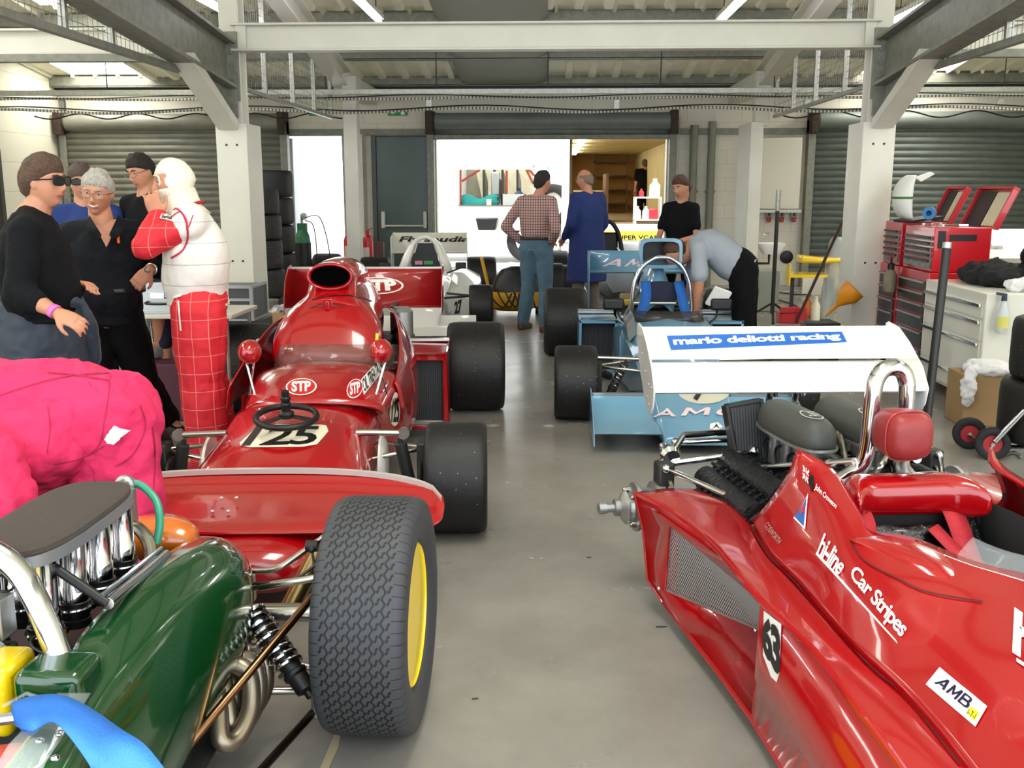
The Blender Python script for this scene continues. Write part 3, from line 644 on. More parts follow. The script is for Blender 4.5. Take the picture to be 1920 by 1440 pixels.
# steering wheel resting upside down on the nose
sw = thing('steering_wheel', 'black three spoke steering wheel lying upside down on the red nose above the 125', 'steering wheel', wm(CA)@V((.0, -.13, .59)), R(12), rot=(R(9), 0, R(12)))
MB().tube([(.135*cos(2*pi*i/40), .135*sin(2*pi*i/40), 0) for i in range(40)], .0145, 12, closed=True).build('wheel_rim', M_black, sw)
sp_ = MB()
for k in range(3): a = pi/2+k*2*pi/3+.1; sp_.beam((0, 0, .008), (.13*cos(a), .13*sin(a), 0), .03, .008)
sp_.build('spokes', M_black, sw, bev=.002)
MB().lathe([(.035, 0), (.036, .02), (.02, .03), (.02, .05), (.024, .055), (.024, .065), (.02, .07), (.02, .08), (.024, .085), (.024, .095), (.018, .10), (.018, .125)], (0, 0, 0), (0, 0, 1), 24).build('hub_boss', M_black, sw)
# oval front wing
wp = []
for k in range(41):
    t = -1+2*k/40; x = .78*t-.04; c = max(.02, sqrt(max(0, 1-abs(t)**2.6)))
    yb, yf = -.53+.0*c-.21*(1-c), -.53-.43*c-.0; yb = -.78+.26*c; yf = -.80-.18*c**.45
    zb = .405+.012*(1-c)-.012; zf = .335; zm = (zb+zf)/2
    wp.append([V((x, yf, zf)), V((x, yf+.02*c, zf+.022*c)), V((x, (yf+yb)/2, zm+.0*c+.005)), V((x, yb-.03*c, zb+.01)), V((x, yb, zb+.045*c)), V((x, yb+.012, zb+.045*c)), V((x, yb, zb-.02*c)), V((x, (yf+yb)/2, zm-.04*c)), V((x, yf+.02*c, zf-.022*c))])
wing = MB().loft(wp).build('front_wing', M_red, CA, ang=50, sub=1)
M_wl = mat('wing_lip_silver', 'd2d0cc', .35, .3, .5)
MB().loft([[V((.765*t-.04, -.78+.26*c+.012+dy, .393+.052*c+dz)) for dy, dz in ((-.016, -.008), (-.016, .012), (.012, .012), (.012, -.008))] for t, c in [(-1+2*k/40, max(.02, sqrt(max(0, 1-abs(-1+2*k/40)**2.6)))) for k in range(41)]]).build('wing_lip', M_wl, CA, ang=60)
for dx, dy in ((-.16, -.83), (-.10, -.83), (-.15, -.73), (-.09, -.73)): MB().sph((dx, dy, .378 if dy < -.8 else .40), (.008, .008, .005), 10, 6).build('rivet', M_wl, CA)
MB().loft([ell((0, -.8, z), V((1, 0, 0)), V((0, 1, 0)), .07, .10, 16) for z in (.27, .325)]).build('wing_pylon', M_red, CA)
MB().bx(-.04, -.02, -1.16, -1.12, .16, .33).build('nose_bracket', M_red, CA, bev=.003)
# wheels
for s in (-1, 1):
    wheel(CA, (s*.765, 0, .262), .262, .29, s, .165); wheel(CA, (s*.845, 2.66, .325), .325, .42, s, .19)
# radiators in pods beside the tub
for s in (-1, 1):
    x0, x1 = sorted((s*.36, s*.665))
    b = MB().bx(x0, x1, 1.75, 1.79, .52, .57).bx(x0, x1, 1.75, 1.79, .06, .09).bx(x0, x0+.03, 1.75, 1.79, .06, .57).bx(x1-.03, x1, 1.75, 1.79, .06, .57)
    b.bx(x0, x1, 1.75, 2.3, .54, .57).bx(x0, x1, 1.75, 2.2, .06, .08).bx(x1-.015 if s > 0 else x0, x1 if s > 0 else x0+.015, 1.75, 2.3, .06, .57)
    b.build('radiator_pod', M_red, CA, bev=.006)
    MB().bx(x0+.03, x1-.03, 1.80, 1.84, .12, .52).build('radiator_core', M_fin, CA)
    MB().bx(x0+.03, x1-.03, 1.79, 1.81, .09, .115).build('radiator_tank', M_alu, CA, bev=.003)
    MB().bx(x0, x1, 2.24, 2.3, .572, .59).build('pod_lip', M_wl, CA, bev=.004)
# mirrors on twin stalks
for s in (-1, 1):
    c = V((s*.33+.05, .42, .80)); q = MB().sph(c, (.058, .075, .062), 20, 12); q.build('mirror', M_red, CA)
    MB().tube([c+V((s*-.02, 0, -.05)), (s*.36+.05, .46, .52)], .006, 8).tube([c+V((s*.02, 0, -.05)), (s*.29+.05, .36, .54)], .006, 8).build('mirror_stalk', M_chrome, CA)
# front suspension
for s in (-1, 1):
    links(CA, 'wishbone', [((s*.36, -.06, .37), (s*.62, .02, .40)), ((s*.37, .22, .38), (s*.62, .02, .40)), ((s*.34, -.12, .17), (s*.62, 0, .13)), ((s*.38, .3, .15), (s*.62, 0, .13))], M_steel, .011)
    MB().tube([(s*.3, -.03, .49), (s*.5, -.03, .485)], .016, 12).lathe([(.022, -.012), (.028, -.012), (.028, .012), (.022, .012)], (s*.52, -.03, .485), (0, 1, 0), 20).build('rocker_arm', M_steel, CA)
    coil(CA, (s*.5, -.03, .46), (s*.56, .0, .14), .001, 3, .002, M_dark, M_dark)
    MB().lathe([(.15, 0), (.155, .01), (.12, .03), (.06, .035)], (s*.40, .06, .30), (s*1, .0, .0), 28).build('brake_duct', M_wpaint, CA)
    MB().bx(min(s*.58, s*.63), max(s*.58, s*.63), -.05, .05, .1, .44).lathe([(.11, 0), (.11, .02)], (s*.585, 0, .262), (1, 0, 0), 24).build('upright', M_dark, CA, bev=.01)
    links(CA, 'rear_link', [((s*.2, 2.5, .48), (s*.66, 2.64, .47)), ((s*.3, 2.0, .2), (s*.66, 2.6, .2)), ((s*.2, 2.85, .22), (s*.66, 2.7, .2)), ((s*.34, 1.9, .44), (s*.66, 2.6, .42))], M_dark, .011)
    coil(CA, (s*.3, 2.68, .62), (s*.62, 2.62, .2), .038, 8, .006, M_steel, M_dark)
    MB().tube([(s*.18, 2.66, .33), (s*.64, 2.66, .33)], .025, 12).build('drive_shaft', M_dark, CA)
# engine, gearbox, oil tank and a starter box seen between cover and wheel
MB().bx(-.26, .26, 1.95, 2.5, .2, .5).bx(-.12, .12, 2.5, 3.05, .22, .5).bx(-.3, -.1, 2.0, 2.45, .48, .62).bx(.1, .3, 2.0, 2.45, .48, .62).build('engine', M_dark, CA, bev=.02)
MB().lathe([(.08, 0), (.08, .22), (.05, .25)], (.33, 2.35, .55), (0, 0, 1), 20).build('oil_tank', M_alu, CA)
MB().tube([(.25, 2.3, .6), (.3, 2.25, .66), (.36, 2.2, .6), (.38, 2.1, .5)], .012, 8).tube([(.2, 2.2, .62), (.32, 2.1, .6), (.4, 2.05, .45)], .01, 8).build('hose', M_black, CA)
for x in (-.24, .24): MB().bx(x-.02, x+.02, 2.7, 3.0, .3, .76).build('wing_strut', M_dark, CA, bev=.004)
# rear wing: curved plane with end plates
prof = [(2.93, .735), (2.98, .728), (3.06, .75), (3.14, .80), (3.20, .87), (3.24, .955), (3.25, 1.0)]
rw = MB().grid([[(-.585, a, b) for a, b in prof], [(0, a, b) for a, b in prof], [(.585, a, b) for a, b in prof]]).build('rear_wing', mat('wing_red', '9c1418', .3, 0, .9), CA, solid=.016, ang=60)
for s in (-1, 1):
    MB().prism([(s*.585, a, b) for a, b in ((2.88, .68), (3.22, .70), (3.28, 1.0), (3.22, 1.03), (3.12, 1.02), (2.97, .93), (2.9, .82))], (s*.008, 0, 0)).build('end_plate', mat('wing_red'), CA, bev=.002)
MB().bx(-.585, .585, 3.24, 3.262, .995, 1.01).build('gurney_strip', M_wl, CA)
# starter trolley behind the right radiator
# ---- lettering
stroke('cover_seam', [(586, 562), (612, 556), (640, 554), (668, 556), (697, 565)], 2, mat('seam_dark'), CA, bvh([cover, neck]), .003)
t_body = bvh([body, cowl, tubo]+sides); t_cov = bvh([cover, neck]+sides); t_w = bvh([rw])
decal('number_panel', shape_mesh([[(.16, 0), (.75, 0), (.9, .1), (1, .7), (.96, .95), (.88, 1), (.14, 1), (.05, .9), (0, .2), (.04, .08)]]), [(442, 840), (610, 838), (618, 797), (478, 797)], D_cream, CA, t_body, .003)
decal('race_number', txt('125', shear=.0, bold=.02, spacing=.9), [(452, 838), (590, 834), (602, 800), (482, 800)], D_black, CA, t_body, .005)
for nm, q, tr_ in (('stp', [(536, 743), (594, 741), (594, 709), (536, 711)], t_body), ('stp', [(650, 752), (681, 742), (680, 708), (650, 715)], bvh([cowl]+sides+[tubo, body]))):
    decal('oval_badge', shape_mesh([disc_poly()]), q, D_white, CA, tr_, .003)
    def sh(q, k): 
        cx, cy = sum(a for a, b in q)/4, sum(b for a, b in q)/4; return [(cx+(a-cx)*k, cy+(b-cy)*k) for a, b in q]
    decal('oval_field', shape_mesh([disc_poly()]), sh(q, .9), D_red, CA, tr_, .0045)
    decal('badge_lettering', txt('STP', bold=.04), [(a*1, b) for a, b in sh(q, .62)], D_white, CA, tr_, .006)
tr_ = t_cov
decal('text_panel', shape_mesh([rect_poly()]), [(682, 741), (722, 690), (722, 663), (677, 712)], D_white, CA, bvh(sides+[cowl, tubo]), .003)
decal('side_lettering', txt('OIL TREATMENT', bold=.02, spacing=.9), [(683, 738), (721, 690), (721, 666), (678, 713)], D_black, CA, bvh(sides+[cowl, tubo]), .005)
decal('side_number_panel', shape_mesh([disc_poly()]), [(727, 797), (750, 800), (748, 732), (733, 740)], D_cream, CA, t_body, .003)
decal('side_number', txt('125', bold=.03), [(732, 792), (747, 792), (747, 742), (735, 748)], D_black, CA, t_body, .005)
decal('wing_badge', shape_mesh([disc_poly()]), [(660, 552), (757, 552), (757, 520), (660, 520)], D_white, CA, t_w, .004)
decal('wing_badge_field', shape_mesh([disc_poly()]), [(664, 550), (753, 550), (753, 522), (664, 522)], mat('wing_red'), CA, t_w, .006)
decal('wing_lettering', txt('STP', bold=.06), [(672, 549), (748, 545), (740, 524), (680, 524)], D_white, CA, t_w, .008)
decal('yellow_tag', shape_mesh([rect_poly()]), [(703, 640), (709, 642), (709, 626), (704, 625)], D_yel, CA, t_cov, .003)
# ================================================================ red car with the white wing (number 63)
CB = thing('racing_car', 'red open wheel racing car numbered 63 with chrome roll hoop and white rear wing', 'racing car', (1.05, 4.01, 0), R(12))
MB_ = wm(CB); MBi = MB_.inverted()
def L(px, py, z): return MBi@gz(px, py, z)
def mir(rows, zf=1.0): return [[V((-p.x, p.y, p.z*zf)) for p in r] for r in rows]
# upper body: from the seam over the flank to the cockpit rim
up = [[(1409, 978, .44), (1436, 952, .53), (1478, 892, .65), (1496, 843, .74)],
      [(1440, 1040, .43), (1490, 985, .545), (1535, 930, .645), (1560, 880, .70)],
      [(1495, 1097, .425), (1550, 1035, .55), (1590, 995, .61), (1610, 958, .645)],
      [(1545, 1155, .42), (1600, 1095, .53), (1634, 1045, .585), (1634, 1000, .615)],
      [(1610, 1228, .41), (1672, 1150, .52), (1722, 1095, .575), (1730, 1018, .61)],
      [(1690, 1302, .40), (1765, 1205, .51), (1835, 1130, .56), (1815, 1052, .595)],
      [(1776, 1400, .385), (1860, 1290, .495), (1935, 1190, .55), (1925, 1080, .59)],
      [(1850, 1500, .365), (1945, 1375, .475), (2030, 1265, .535), (2050, 1115, .585)],
      [(1930, 1640, .33), (2040, 1520, .44), (2140, 1400, .50), (2180, 1260, .555)],
      [(1990, 1800, .285), (2110, 1700, .375), (2230, 1580, .43), (2320, 1430, .475)]]
U = [[L(*p) for p in r] for r in up]
bodyU = MB().grid(dense(U)).build('body_shell', M_red, CB, solid=.012, ang=180)
UR = mir(U, .97); bodyR = MB().grid(dense(UR)).build('body_shell', M_red, CB, solid=.012, ang=180)
# nose deck closing the two flanks in front of the cockpit
dk_ = [[U[i][3]*(1-t)+UR[i][3]*t+V((0, 0, .04*sin(pi*t))) for t in (0, .25, .5, .75, 1)] for i in (7, 8, 9)]
MB().grid(dk_).build('nose_deck', M_red, CB, sub=2, solid=.012, ang=180)
# side pod: top skin, flank and rear edge
pt = [[(1192, 925, .45), (1295, 917, .455)], [(1262, 962, .455), (1365, 945, .45)], [(1330, 1015, .46), (1407, 985, .44)], [(1380, 1072, .458), (1450, 1052, .43)],
      [(1430, 1130, .452), (1500, 1103, .425)], [(1520, 1215, .445), (1612, 1232, .41)], [(1600, 1318, .42), (1692, 1306, .40)], [(1690, 1440, .385), (1778, 1404, .385)], [(1790, 1600, .34), (1860, 1510, .365)], [(1880, 1790, .27), (1935, 1650, .33)]]
T = [[L(*p) for p in r] for r in pt]; T = [[a, a*.5+b*.5+V((0, 0, .006)), b] for a, b in T]
podT = MB().grid(dense(T)).build('pod_top', M_red, CB, solid=.01, ang=180)
pb_ = [(1216, 1085, .13), (1245, 1130, .07), (1295, 1195, .06), (1350, 1265, .055), (1412, 1351, .05), (1480, 1460, .05), (1550, 1590, .05), (1620, 1740, .05)]
Bt = [L(*p) for p in pb_]
# flank panels round the radiator opening (opening corners pulled inwards)
hole = [L(1250, 985, .40), L(1420, 1128, .37), L(1422, 1187, .17), L(1240, 1108, .13)]
rec = V((.05, 0, 0))
top = [T[i][0] for i in (0, 1, 2, 3, 4, 5, 6, 7, 8, 9)]
fl = MB()
fl.add([top[0], T[0][0]*.55+Bt[0]*.45+V((.012, 0, 0)), Bt[0], Bt[1], hole[3]+rec*.3, hole[0]+rec*.3], [(0, 1, 5), (1, 2, 4), (1, 4, 5), (2, 3, 4)])
fl.add([top[0], top[1], top[2], top[3], top[4], hole[1]+rec*.3, hole[0]+rec*.3], [(0, 1, 6), (1, 2, 6), (2, 5, 6), (2, 3, 5), (3, 4, 5)])
fl.add([Bt[1], Bt[2], Bt[3], Bt[4], hole[2]+rec*.3, hole[3]+rec*.3], [(0, 1, 5), (1, 2, 4, 5), (2, 3, 4)])
mid = lambda a, b, t=.5: a*(1-t)+b*t
tc = smooth_path(top, 5)[20:]; bc = smooth_path(Bt[4:], 8); tc = [tc[min(len(tc)-1, int(i*(len(tc)-1)/20+.5))] for i in range(21)]; bc = [bc[min(len(bc)-1, int(i*(len(bc)-1)/20+.5))] for i in range(21)]
fl.add([top[4], hole[1]+rec*.3, hole[2]+rec*.3, Bt[4]], [(0, 1, 3), (1, 2, 3)])
fl.grid([[p, q] for p, q in zip(tc, bc)])
flank = fl.build('pod_side', M_red, CB, bev=0, ang=25, solid=.012)
MB().tube(smooth_path(top, 4), .01, 8).build('pod_edge', M_red, CB)
MB().tube([top[0], mid(top[0], Bt[0], .45)+V((.012, 0, 0)), Bt[0], Bt[1]], .01, 8).tube(Bt[1:], .01, 8).build('pod_rim', M_red, CB)
# the radiator behind woven mesh
def wire_mat():
    m = mat('woven_wire', 'c9cccb', .5, .1); nt, p = nodes(m); tc = nt.nodes.new('ShaderNodeTexCoord'); sp = nt.nodes.new('ShaderNodeSeparateXYZ'); nt.links.new(tc.outputs['Object'], sp.inputs[0])
    def mth(op, a, b=None):
        n = nt.nodes.new('ShaderNodeMath'); n.operation = op
        for i, q in enumerate((a, b)):
            if q is None: continue
            if isinstance(q, (int, float)): n.inputs[i].default_value = q
            else: nt.links.new(q, n.inputs[i])
        return n.outputs[0]
    s1 = mth('FRACT', mth('MULTIPLY', mth('ADD', sp.outputs[1], mth('MULTIPLY', sp.outputs[2], .55)), 1/.009)); s2 = mth('FRACT', mth('MULTIPLY', mth('SUBTRACT', sp.outputs[1], mth('MULTIPLY', sp.outputs[2], .55)), 1/.009))
    a = mth('MAXIMUM', mth('LESS_THAN', s1, .26), mth('LESS_THAN', s2, .26)); nt.links.new(a, p.inputs['Alpha']); return m
hq = [h+rec*.45 for h in hole]
MB().add(hq, [(0, 1, 2, 3)]).build('radiator_mesh', wire_mat(), CB)
MB().tube(hq, .004, 8, closed=True).build('mesh_frame', M_alu, CB)
c_ = sum(hq, V())/4
MB().add([c_+(h-c_)*1.03+V((.03, .01, 0)) for h in hq], [(0, 1, 2, 3)]).build('radiator_core', mat('radiator_grey', '565b60', .6, 0, noise_=.3, nscale=60), CB, solid=.03, off=1)
MB().add([hole[0]+rec*.3, hole[1]+rec*.3, hole[2]+rec*.3, hole[3]+rec*.3]+[h+V((.03, 0, 0)) for h in hq], [(0, 1, 5, 4), (1, 2, 6, 5), (2, 3, 7, 6), (3, 0, 4, 7)]).build('radiator_surround', M_red, CB)
for h in (hole[2], hole[3]): MB().sph(h+V((-.01, 0, .01)), .008, 10, 6).build('mesh_bolt', M_chrome, CB)
# mirrored far pod and floor pan
MT = mir(T); MB().grid(dense(MT)).build('pod_top', M_red, CB, solid=.01, ang=180)
MB().grid([[V((-a.x, a.y, a.z)), V((-b.x, b.y, b.z))] for a, b in zip([top[0], top[2], top[4], top[6], top[8]], [Bt[0], Bt[1], Bt[3], Bt[5], Bt[7]])]).build('pod_side', M_red, CB, solid=.01)
MB().grid([[b, V((-b.x, b.y, b.z))] for b in Bt]).build('floor_pan', M_dark, CB, solid=.01)
# shoulder where pod and flank meet near the engine
MB().add([L(1409, 978, .37), L(1425, 962, .45), L(1440, 955, .50), L(1472, 933, .54), L(1480, 960, .50), L(1430, 990, .42)], [(0, 1, 5), (1, 2, 4, 5), (2, 3, 4)]).build('shoulder_panel', M_red, CB, solid=.01)
# bulge over the cockpit side (cowl blister)
bl = [[(1596, 1012, .605), (1596, 1012, .61), (1600, 1008, .60)], [(1640, 1050, .565), (1650, 1022, .62), (1655, 1000, .615)], [(1700, 1090, .56), (1705, 1045, .62), (1705, 1005, .615)], [(1770, 1117, .55), (1775, 1075, .61), (1765, 1030, .605)], [(1843, 1127, .53), (1845, 1110, .545), (1825, 1056, .575)]]
blr = [[L(*p) for p in r] for r in bl]
MB().grid(blr).build('cockpit_blister', M_red, CB, sub=2, solid=.008, ang=180)
# bolster across the cockpit behind the driver
bo = []
cl, cr = MBi@gz(1572, 925, .60), MBi@gz(1822, 918, .60)
for k in range(13):
    t = k/12; c = cl*(1-t)+cr*t; s_ = sin(pi*min(1, max(0, t*1.0)))**.35 if 0 < t < 1 else .25
    ed = max(0, abs(t-.5)-.36)/.14; c = c+V((0, -.10*ed, 0)); rr_ = .055+.0*s_; bo.append(ell(c+V((0, .02, -.015)), V((0, 1, 0)), V((0, 0, 1)), .075, .07 if k not in (0, 12) else .05, 20, 2.6))
MB().loft(bo).build('shoulder_bolster', M_red, CB, sub=1, ang=180)
MB().bx(-.1, .02, -.80, -.775, .607, .612).build('bolster_sticker', M_yel, CB)
# rim running round the far side of the opening
rimR = [V((.30, -.62, .60)), V((.33, -.8, .61)), V((.345, -1.0, .615)), V((.33, -1.25, .605)), V((.27, -1.5, .59))]
# cockpit well, seat and belts
well = []
for y, w in ((-.76, .27), (-.9, .29), (-1.1, .29), (-1.3, .22), (-1.42, .12)):
    well.append([V((w*cos(a), y, .56-.42*abs(sin(a))**.6)) for a in [pi*i/14 for i in range(15)]])
MB().grid(well).build('cockpit_well', mat('cockpit_black', '0b0b0c', .7), CB, solid=.01, ang=180)
MB().bx(-.28, .28, -.80, -.77, .15, .56).build('bulkhead', mat('cockpit_black'), CB)
seat = []
for y, z in ((-.79, .50), (-.84, .42), (-.90, .33), (-.98, .24), (-1.1, .19), (-1.3, .18)):
    seat.append([V((x, y-.04*cos(x*5), z+.25*x*x)) for x in [-.24+.48*i/12 for i in range(13)]])
MB().grid(seat).build('seat_cover', mat('black_polythene', '0d1013', .13, 0, .7, bump=1.0, bscale=22), CB, sub=2, solid=.01, ang=180, disp=.035, dscale=.04)
M_rstrap = mat('red_webbing', 'c02a34', .7, bump=.3, bscale=180)
def strap(parent, pts, w, m, name='belt', th=.004, side=None):
    P = smooth_path(pts, 5); rows = []
    for i, p in enumerate(P):
        d = (P[min(i+1, len(P)-1)]-P[max(i-1, 0)]).normalized(); sd = V(side) if side else V((1, 0, 0)); sd = (sd-d*sd.dot(d)).normalized()
        rows.append([p-sd*w/2, p+sd*w/2])
    return MB().grid(rows).build(name, m, parent, solid=th, ang=180)
strap(CB, [(-.19, -.80, .56), (-.19, -.85, .52), (-.20, -.92, .42), (-.18, -1.02, .34)], .075, M_rstrap)
strap(CB, [(.14, -.80, .56), (.14, -.85, .52), (.15, -.92, .42), (.14, -1.02, .34)], .075, M_rstrap)
strap(CB, [(.05, -.86, .50), (.14, -1.0, .40), (.26, -1.2, .42), (.33, -1.34, .50)], .06, M_rstrap, side=(.6, .6, .3))
for x in (-.19, .145): MB().bx(x-.03, x+.03, -.965, -.945, .36, .40).build('belt_buckle', M_black, CB, bev=.004)
# clear screen
sc_ = [(1795, 1040, .60), (1850, 1068, .59), (1930, 1084, .585), (2030, 1110, .58)]
MB().grid([[L(*p), L(*p)+V((.05, .01, .045))] for p in sc_]).build('windscreen', M_clear, CB, sub=2, solid=.003, ang=180)
# roll hoop with head rest
hp = [(-.25, -.50, .44), (-.19, -.54, .53), (-.11, -.59, .61), (-.066, -.61, .68), (-.060, -.62, .90), (-.052, -.62, .955), (-.03, -.62, .988), (.004, -.62, .998), (.038, -.62, .988), (.06, -.62, .955), (.068, -.62, .90), (.074, -.61, .70), (.10, -.58, .62), (.18, -.56, .55), (.29, -.52, .48)]
hoop = MB().tube(smooth_path([V(p)+V((.0, 0, 0)) for p in hp], 6), .029, 18).build('roll_hoop', M_chrome, CB, ang=180)
MB().tube([(-.10, -.60, .66), (-.30, -.10, .50)], .016, 12).build('hoop_brace', M_chrome, CB)
MB().tube([(.14, -.60, .66), (.30, -.10, .50)], .016, 12).build('hoop_brace', M_chrome, CB)
M_leather = mat('oxblood_leather', '8e2a2a', .38, bump=.12, bscale=240)
hr = MB().loft([ell((.0, y, .788), V((1, 0, 0)), V((0, 0, 1)), w, h, 36, 3.2) for y, w, h in ((-.62, .070, .072), (-.68, .080, .082), (-.74, .083, .085), (-.775, .079, .081), (-.80, .068, .070), (-.81, .045, .047))]).build('head_rest', M_leather, CB, sub=1, ang=180)
MB().tube([q for q in ell((.0, -.757, .788), V((1, 0, 0)), V((0, 0, 1)), .083, .085, 48, 3.2)], .0025, 6, closed=True).build('piping', mat('leather_piping', 'b04038', .4), CB)
MB().tube([(.03, -.65, .86), (.03, -.65, .89)], .004, 6).tube([(.045, -.65, .86), (.045, -.65, .89)], .004, 6).build('lacing', M_black, CB)
# ---- engine
E = MB().bx(-.16, .16, -.52, .02, .14, .46).bx(-.2, .2, -.5, -.02, .12, .2); E.build('engine_block', mat('engine_black', '1a1b1c', .5, .4, bump=.3, bscale=30), CB, bev=.02)
M_mag = mat('cam_cover_black', '232427', .42, .5, noise_=.3, nscale=30, bump=.5, bscale=45)
for s in (-1, 1):
    M_ = Matrix.Rotation(s*R(32), 3, 'Y')
    MB().box(M_@V((s*.06, -.26, .55)), (.2, .52, .12), M_).box(M_@V((s*.06, -.26, .40)), (.15, .5, .24), M_).build('cylinder_head', M_mag, CB, bev=.02, seg=3)
    for dx in (-.06, .06):
        mb = MB().loft([ell(M_@V((s*.06+dx, y, .613)), M_@V((1, 0, 0)), M_@V((0, 0, 1)), .046, .036, 14) for y in (-.51, -.5, -.02, -.01)])
        for k in range(9):
            for e in (-.05, .05): mb.lathe([(.008, 0), (.008, .014)], M_@V((s*.06+dx+e, -.49+k*.055, .61)), M_@V((0, 0, 1)), 8)
        mb.build('cam_cover', M_mag, CB, ang=50)
    # plenum over the trumpets, with its oval badge
    c0 = V((s*.125-.02, 0, .0))
    bx_ = [ell((s*.12-.02, -.215, z), V((1, 0, 0)), V((0, 1, 0)), w, l, 30, 3.2) for z, w, l in ((.66, .076, .235), (.667, .085, .247), (.70, .087, .247), (.735, .079, .237), (.762, .056, .215), (.774, .028, .18))]
    pl_ = MB().loft(bx_).build('intake_plenum', mat('plenum_grey', '434440', .55, .0, bump=.1, bscale=90), CB, sub=1, ang=180)
    MB().loft([ell((s*.12-.02, -.215, z), V((1, 0, 0)), V((0, 1, 0)), .09, .252, 30, 3.2) for z in (.657, .667)]).build('plenum_lip', M_alu, CB)
    for k in range(4):
        MB().lathe([(.03, 0), (.028, .05), (.033, .14), (.036, .15)], (s*.12-.02, -.38+k*.11, .51), (0, 0, 1), 18).build('intake_trumpet', M_alu, CB)
        MB().tube(smooth_path([(s*.24, -.42+k*.11, .45), (s*.30, -.42+k*.11, .42), (s*.33, -.38+k*.10, .32), (s*.28, -.2+k*.06, .25)], 5), .02, 10).build('exhaust_pipe', M_steel, CB)
        MB().tube(smooth_path([(s*.21, -.44+k*.11, .53), (s*.2, -.40+k*.11, .60), (s*.12, -.36+k*.11, .60), (s*.04, -.2, .56)], 5), .007, 6).build('ignition_lead', M_black, CB)
    for nm_, q in (('plenum_badge', 0),):
        tb = bvh([pl_])
        cx, cy = s*.12-.02, -.34
        P4 = [MB_@V((cx+a*.85, cy+b*.9, .78)) for a, b in ((-.075, -.045), (.075, -.045), (.075, .045), (-.075, .045))]
        P4 = [MB_@V((cx+a*.85, cy+b*.9, .78)) for a, b in ((.045, -.075), (.045, .075), (-.045, .075), (-.045, -.075))]
        decal('badge_ring', shape_mesh([disc_poly()]), P4, mat('badge_grey', 'c8c9c4', .4), CB, tb, .003, px=False)
        cc = sum(P4, V())/4; decal('badge_field', shape_mesh([disc_poly()]), [cc+(p-cc)*.88 for p in P4], mat('plenum_grey'), CB, tb, .0045, px=False)
        decal('badge_lettering', txt('Ford', shear=.3, bold=.01), [cc+(p-cc)*.62 for p in P4], mat('badge_grey'), CB, tb, .006, px=False)
# fuel injection gear in the vee
MB().lathe([(.03, 0), (.03, .1), (.045, .1), (.045, .14), (.02, .15)], (0, -.05, .5), (0, 0, 1), 16).lathe([(.025, 0), (.025, .3)], (.0, -.4, .57), (0, 1, 0), 12).bx(-.05, .05, -.5, -.42, .46, .60).build('fuel_metering_unit', M_alu, CB, bev=.004)
MB().lathe([(.028, 0), (.028, .09), (.02, .1)], (.06, -.1, .58), (0, 1, 0), 14).build('fuel_filter', mat('anodised_red', 'a01a20', .35, .6), CB)
MB().lathe([(.02, 0), (.02, .06)], (.05, -.02, .62), (0, 1, 0), 12).lathe([(.024, 0), (.024, .03)], (-.02, .1, .62), (.3, 1, 0), 12).build('hose_fitting', mat('anodised_blue', '1f4fa0', .3, .7), CB)
for k, pts in enumerate(([(-.05, -.45, .6), (.0, -.3, .68), (.05, -.1, .62), (.1, .1, .5)], [(.0, -.5, .55), (.02, -.56, .62), (.1, -.5, .66), (.2, -.45, .60)], [(-.1, -.5, .58), (-.2, -.52, .6), (-.3, -.45, .5), (-.3, -.3, .35)])):
    MB().tube(smooth_path(pts, 6), .012, 10).build('braided_hose', M_steel, CB)
MB().bx(-.21, .26, -.73, -.55, .42, .60).build('oil_catch_tank', M_alu, CB, bev=.015)
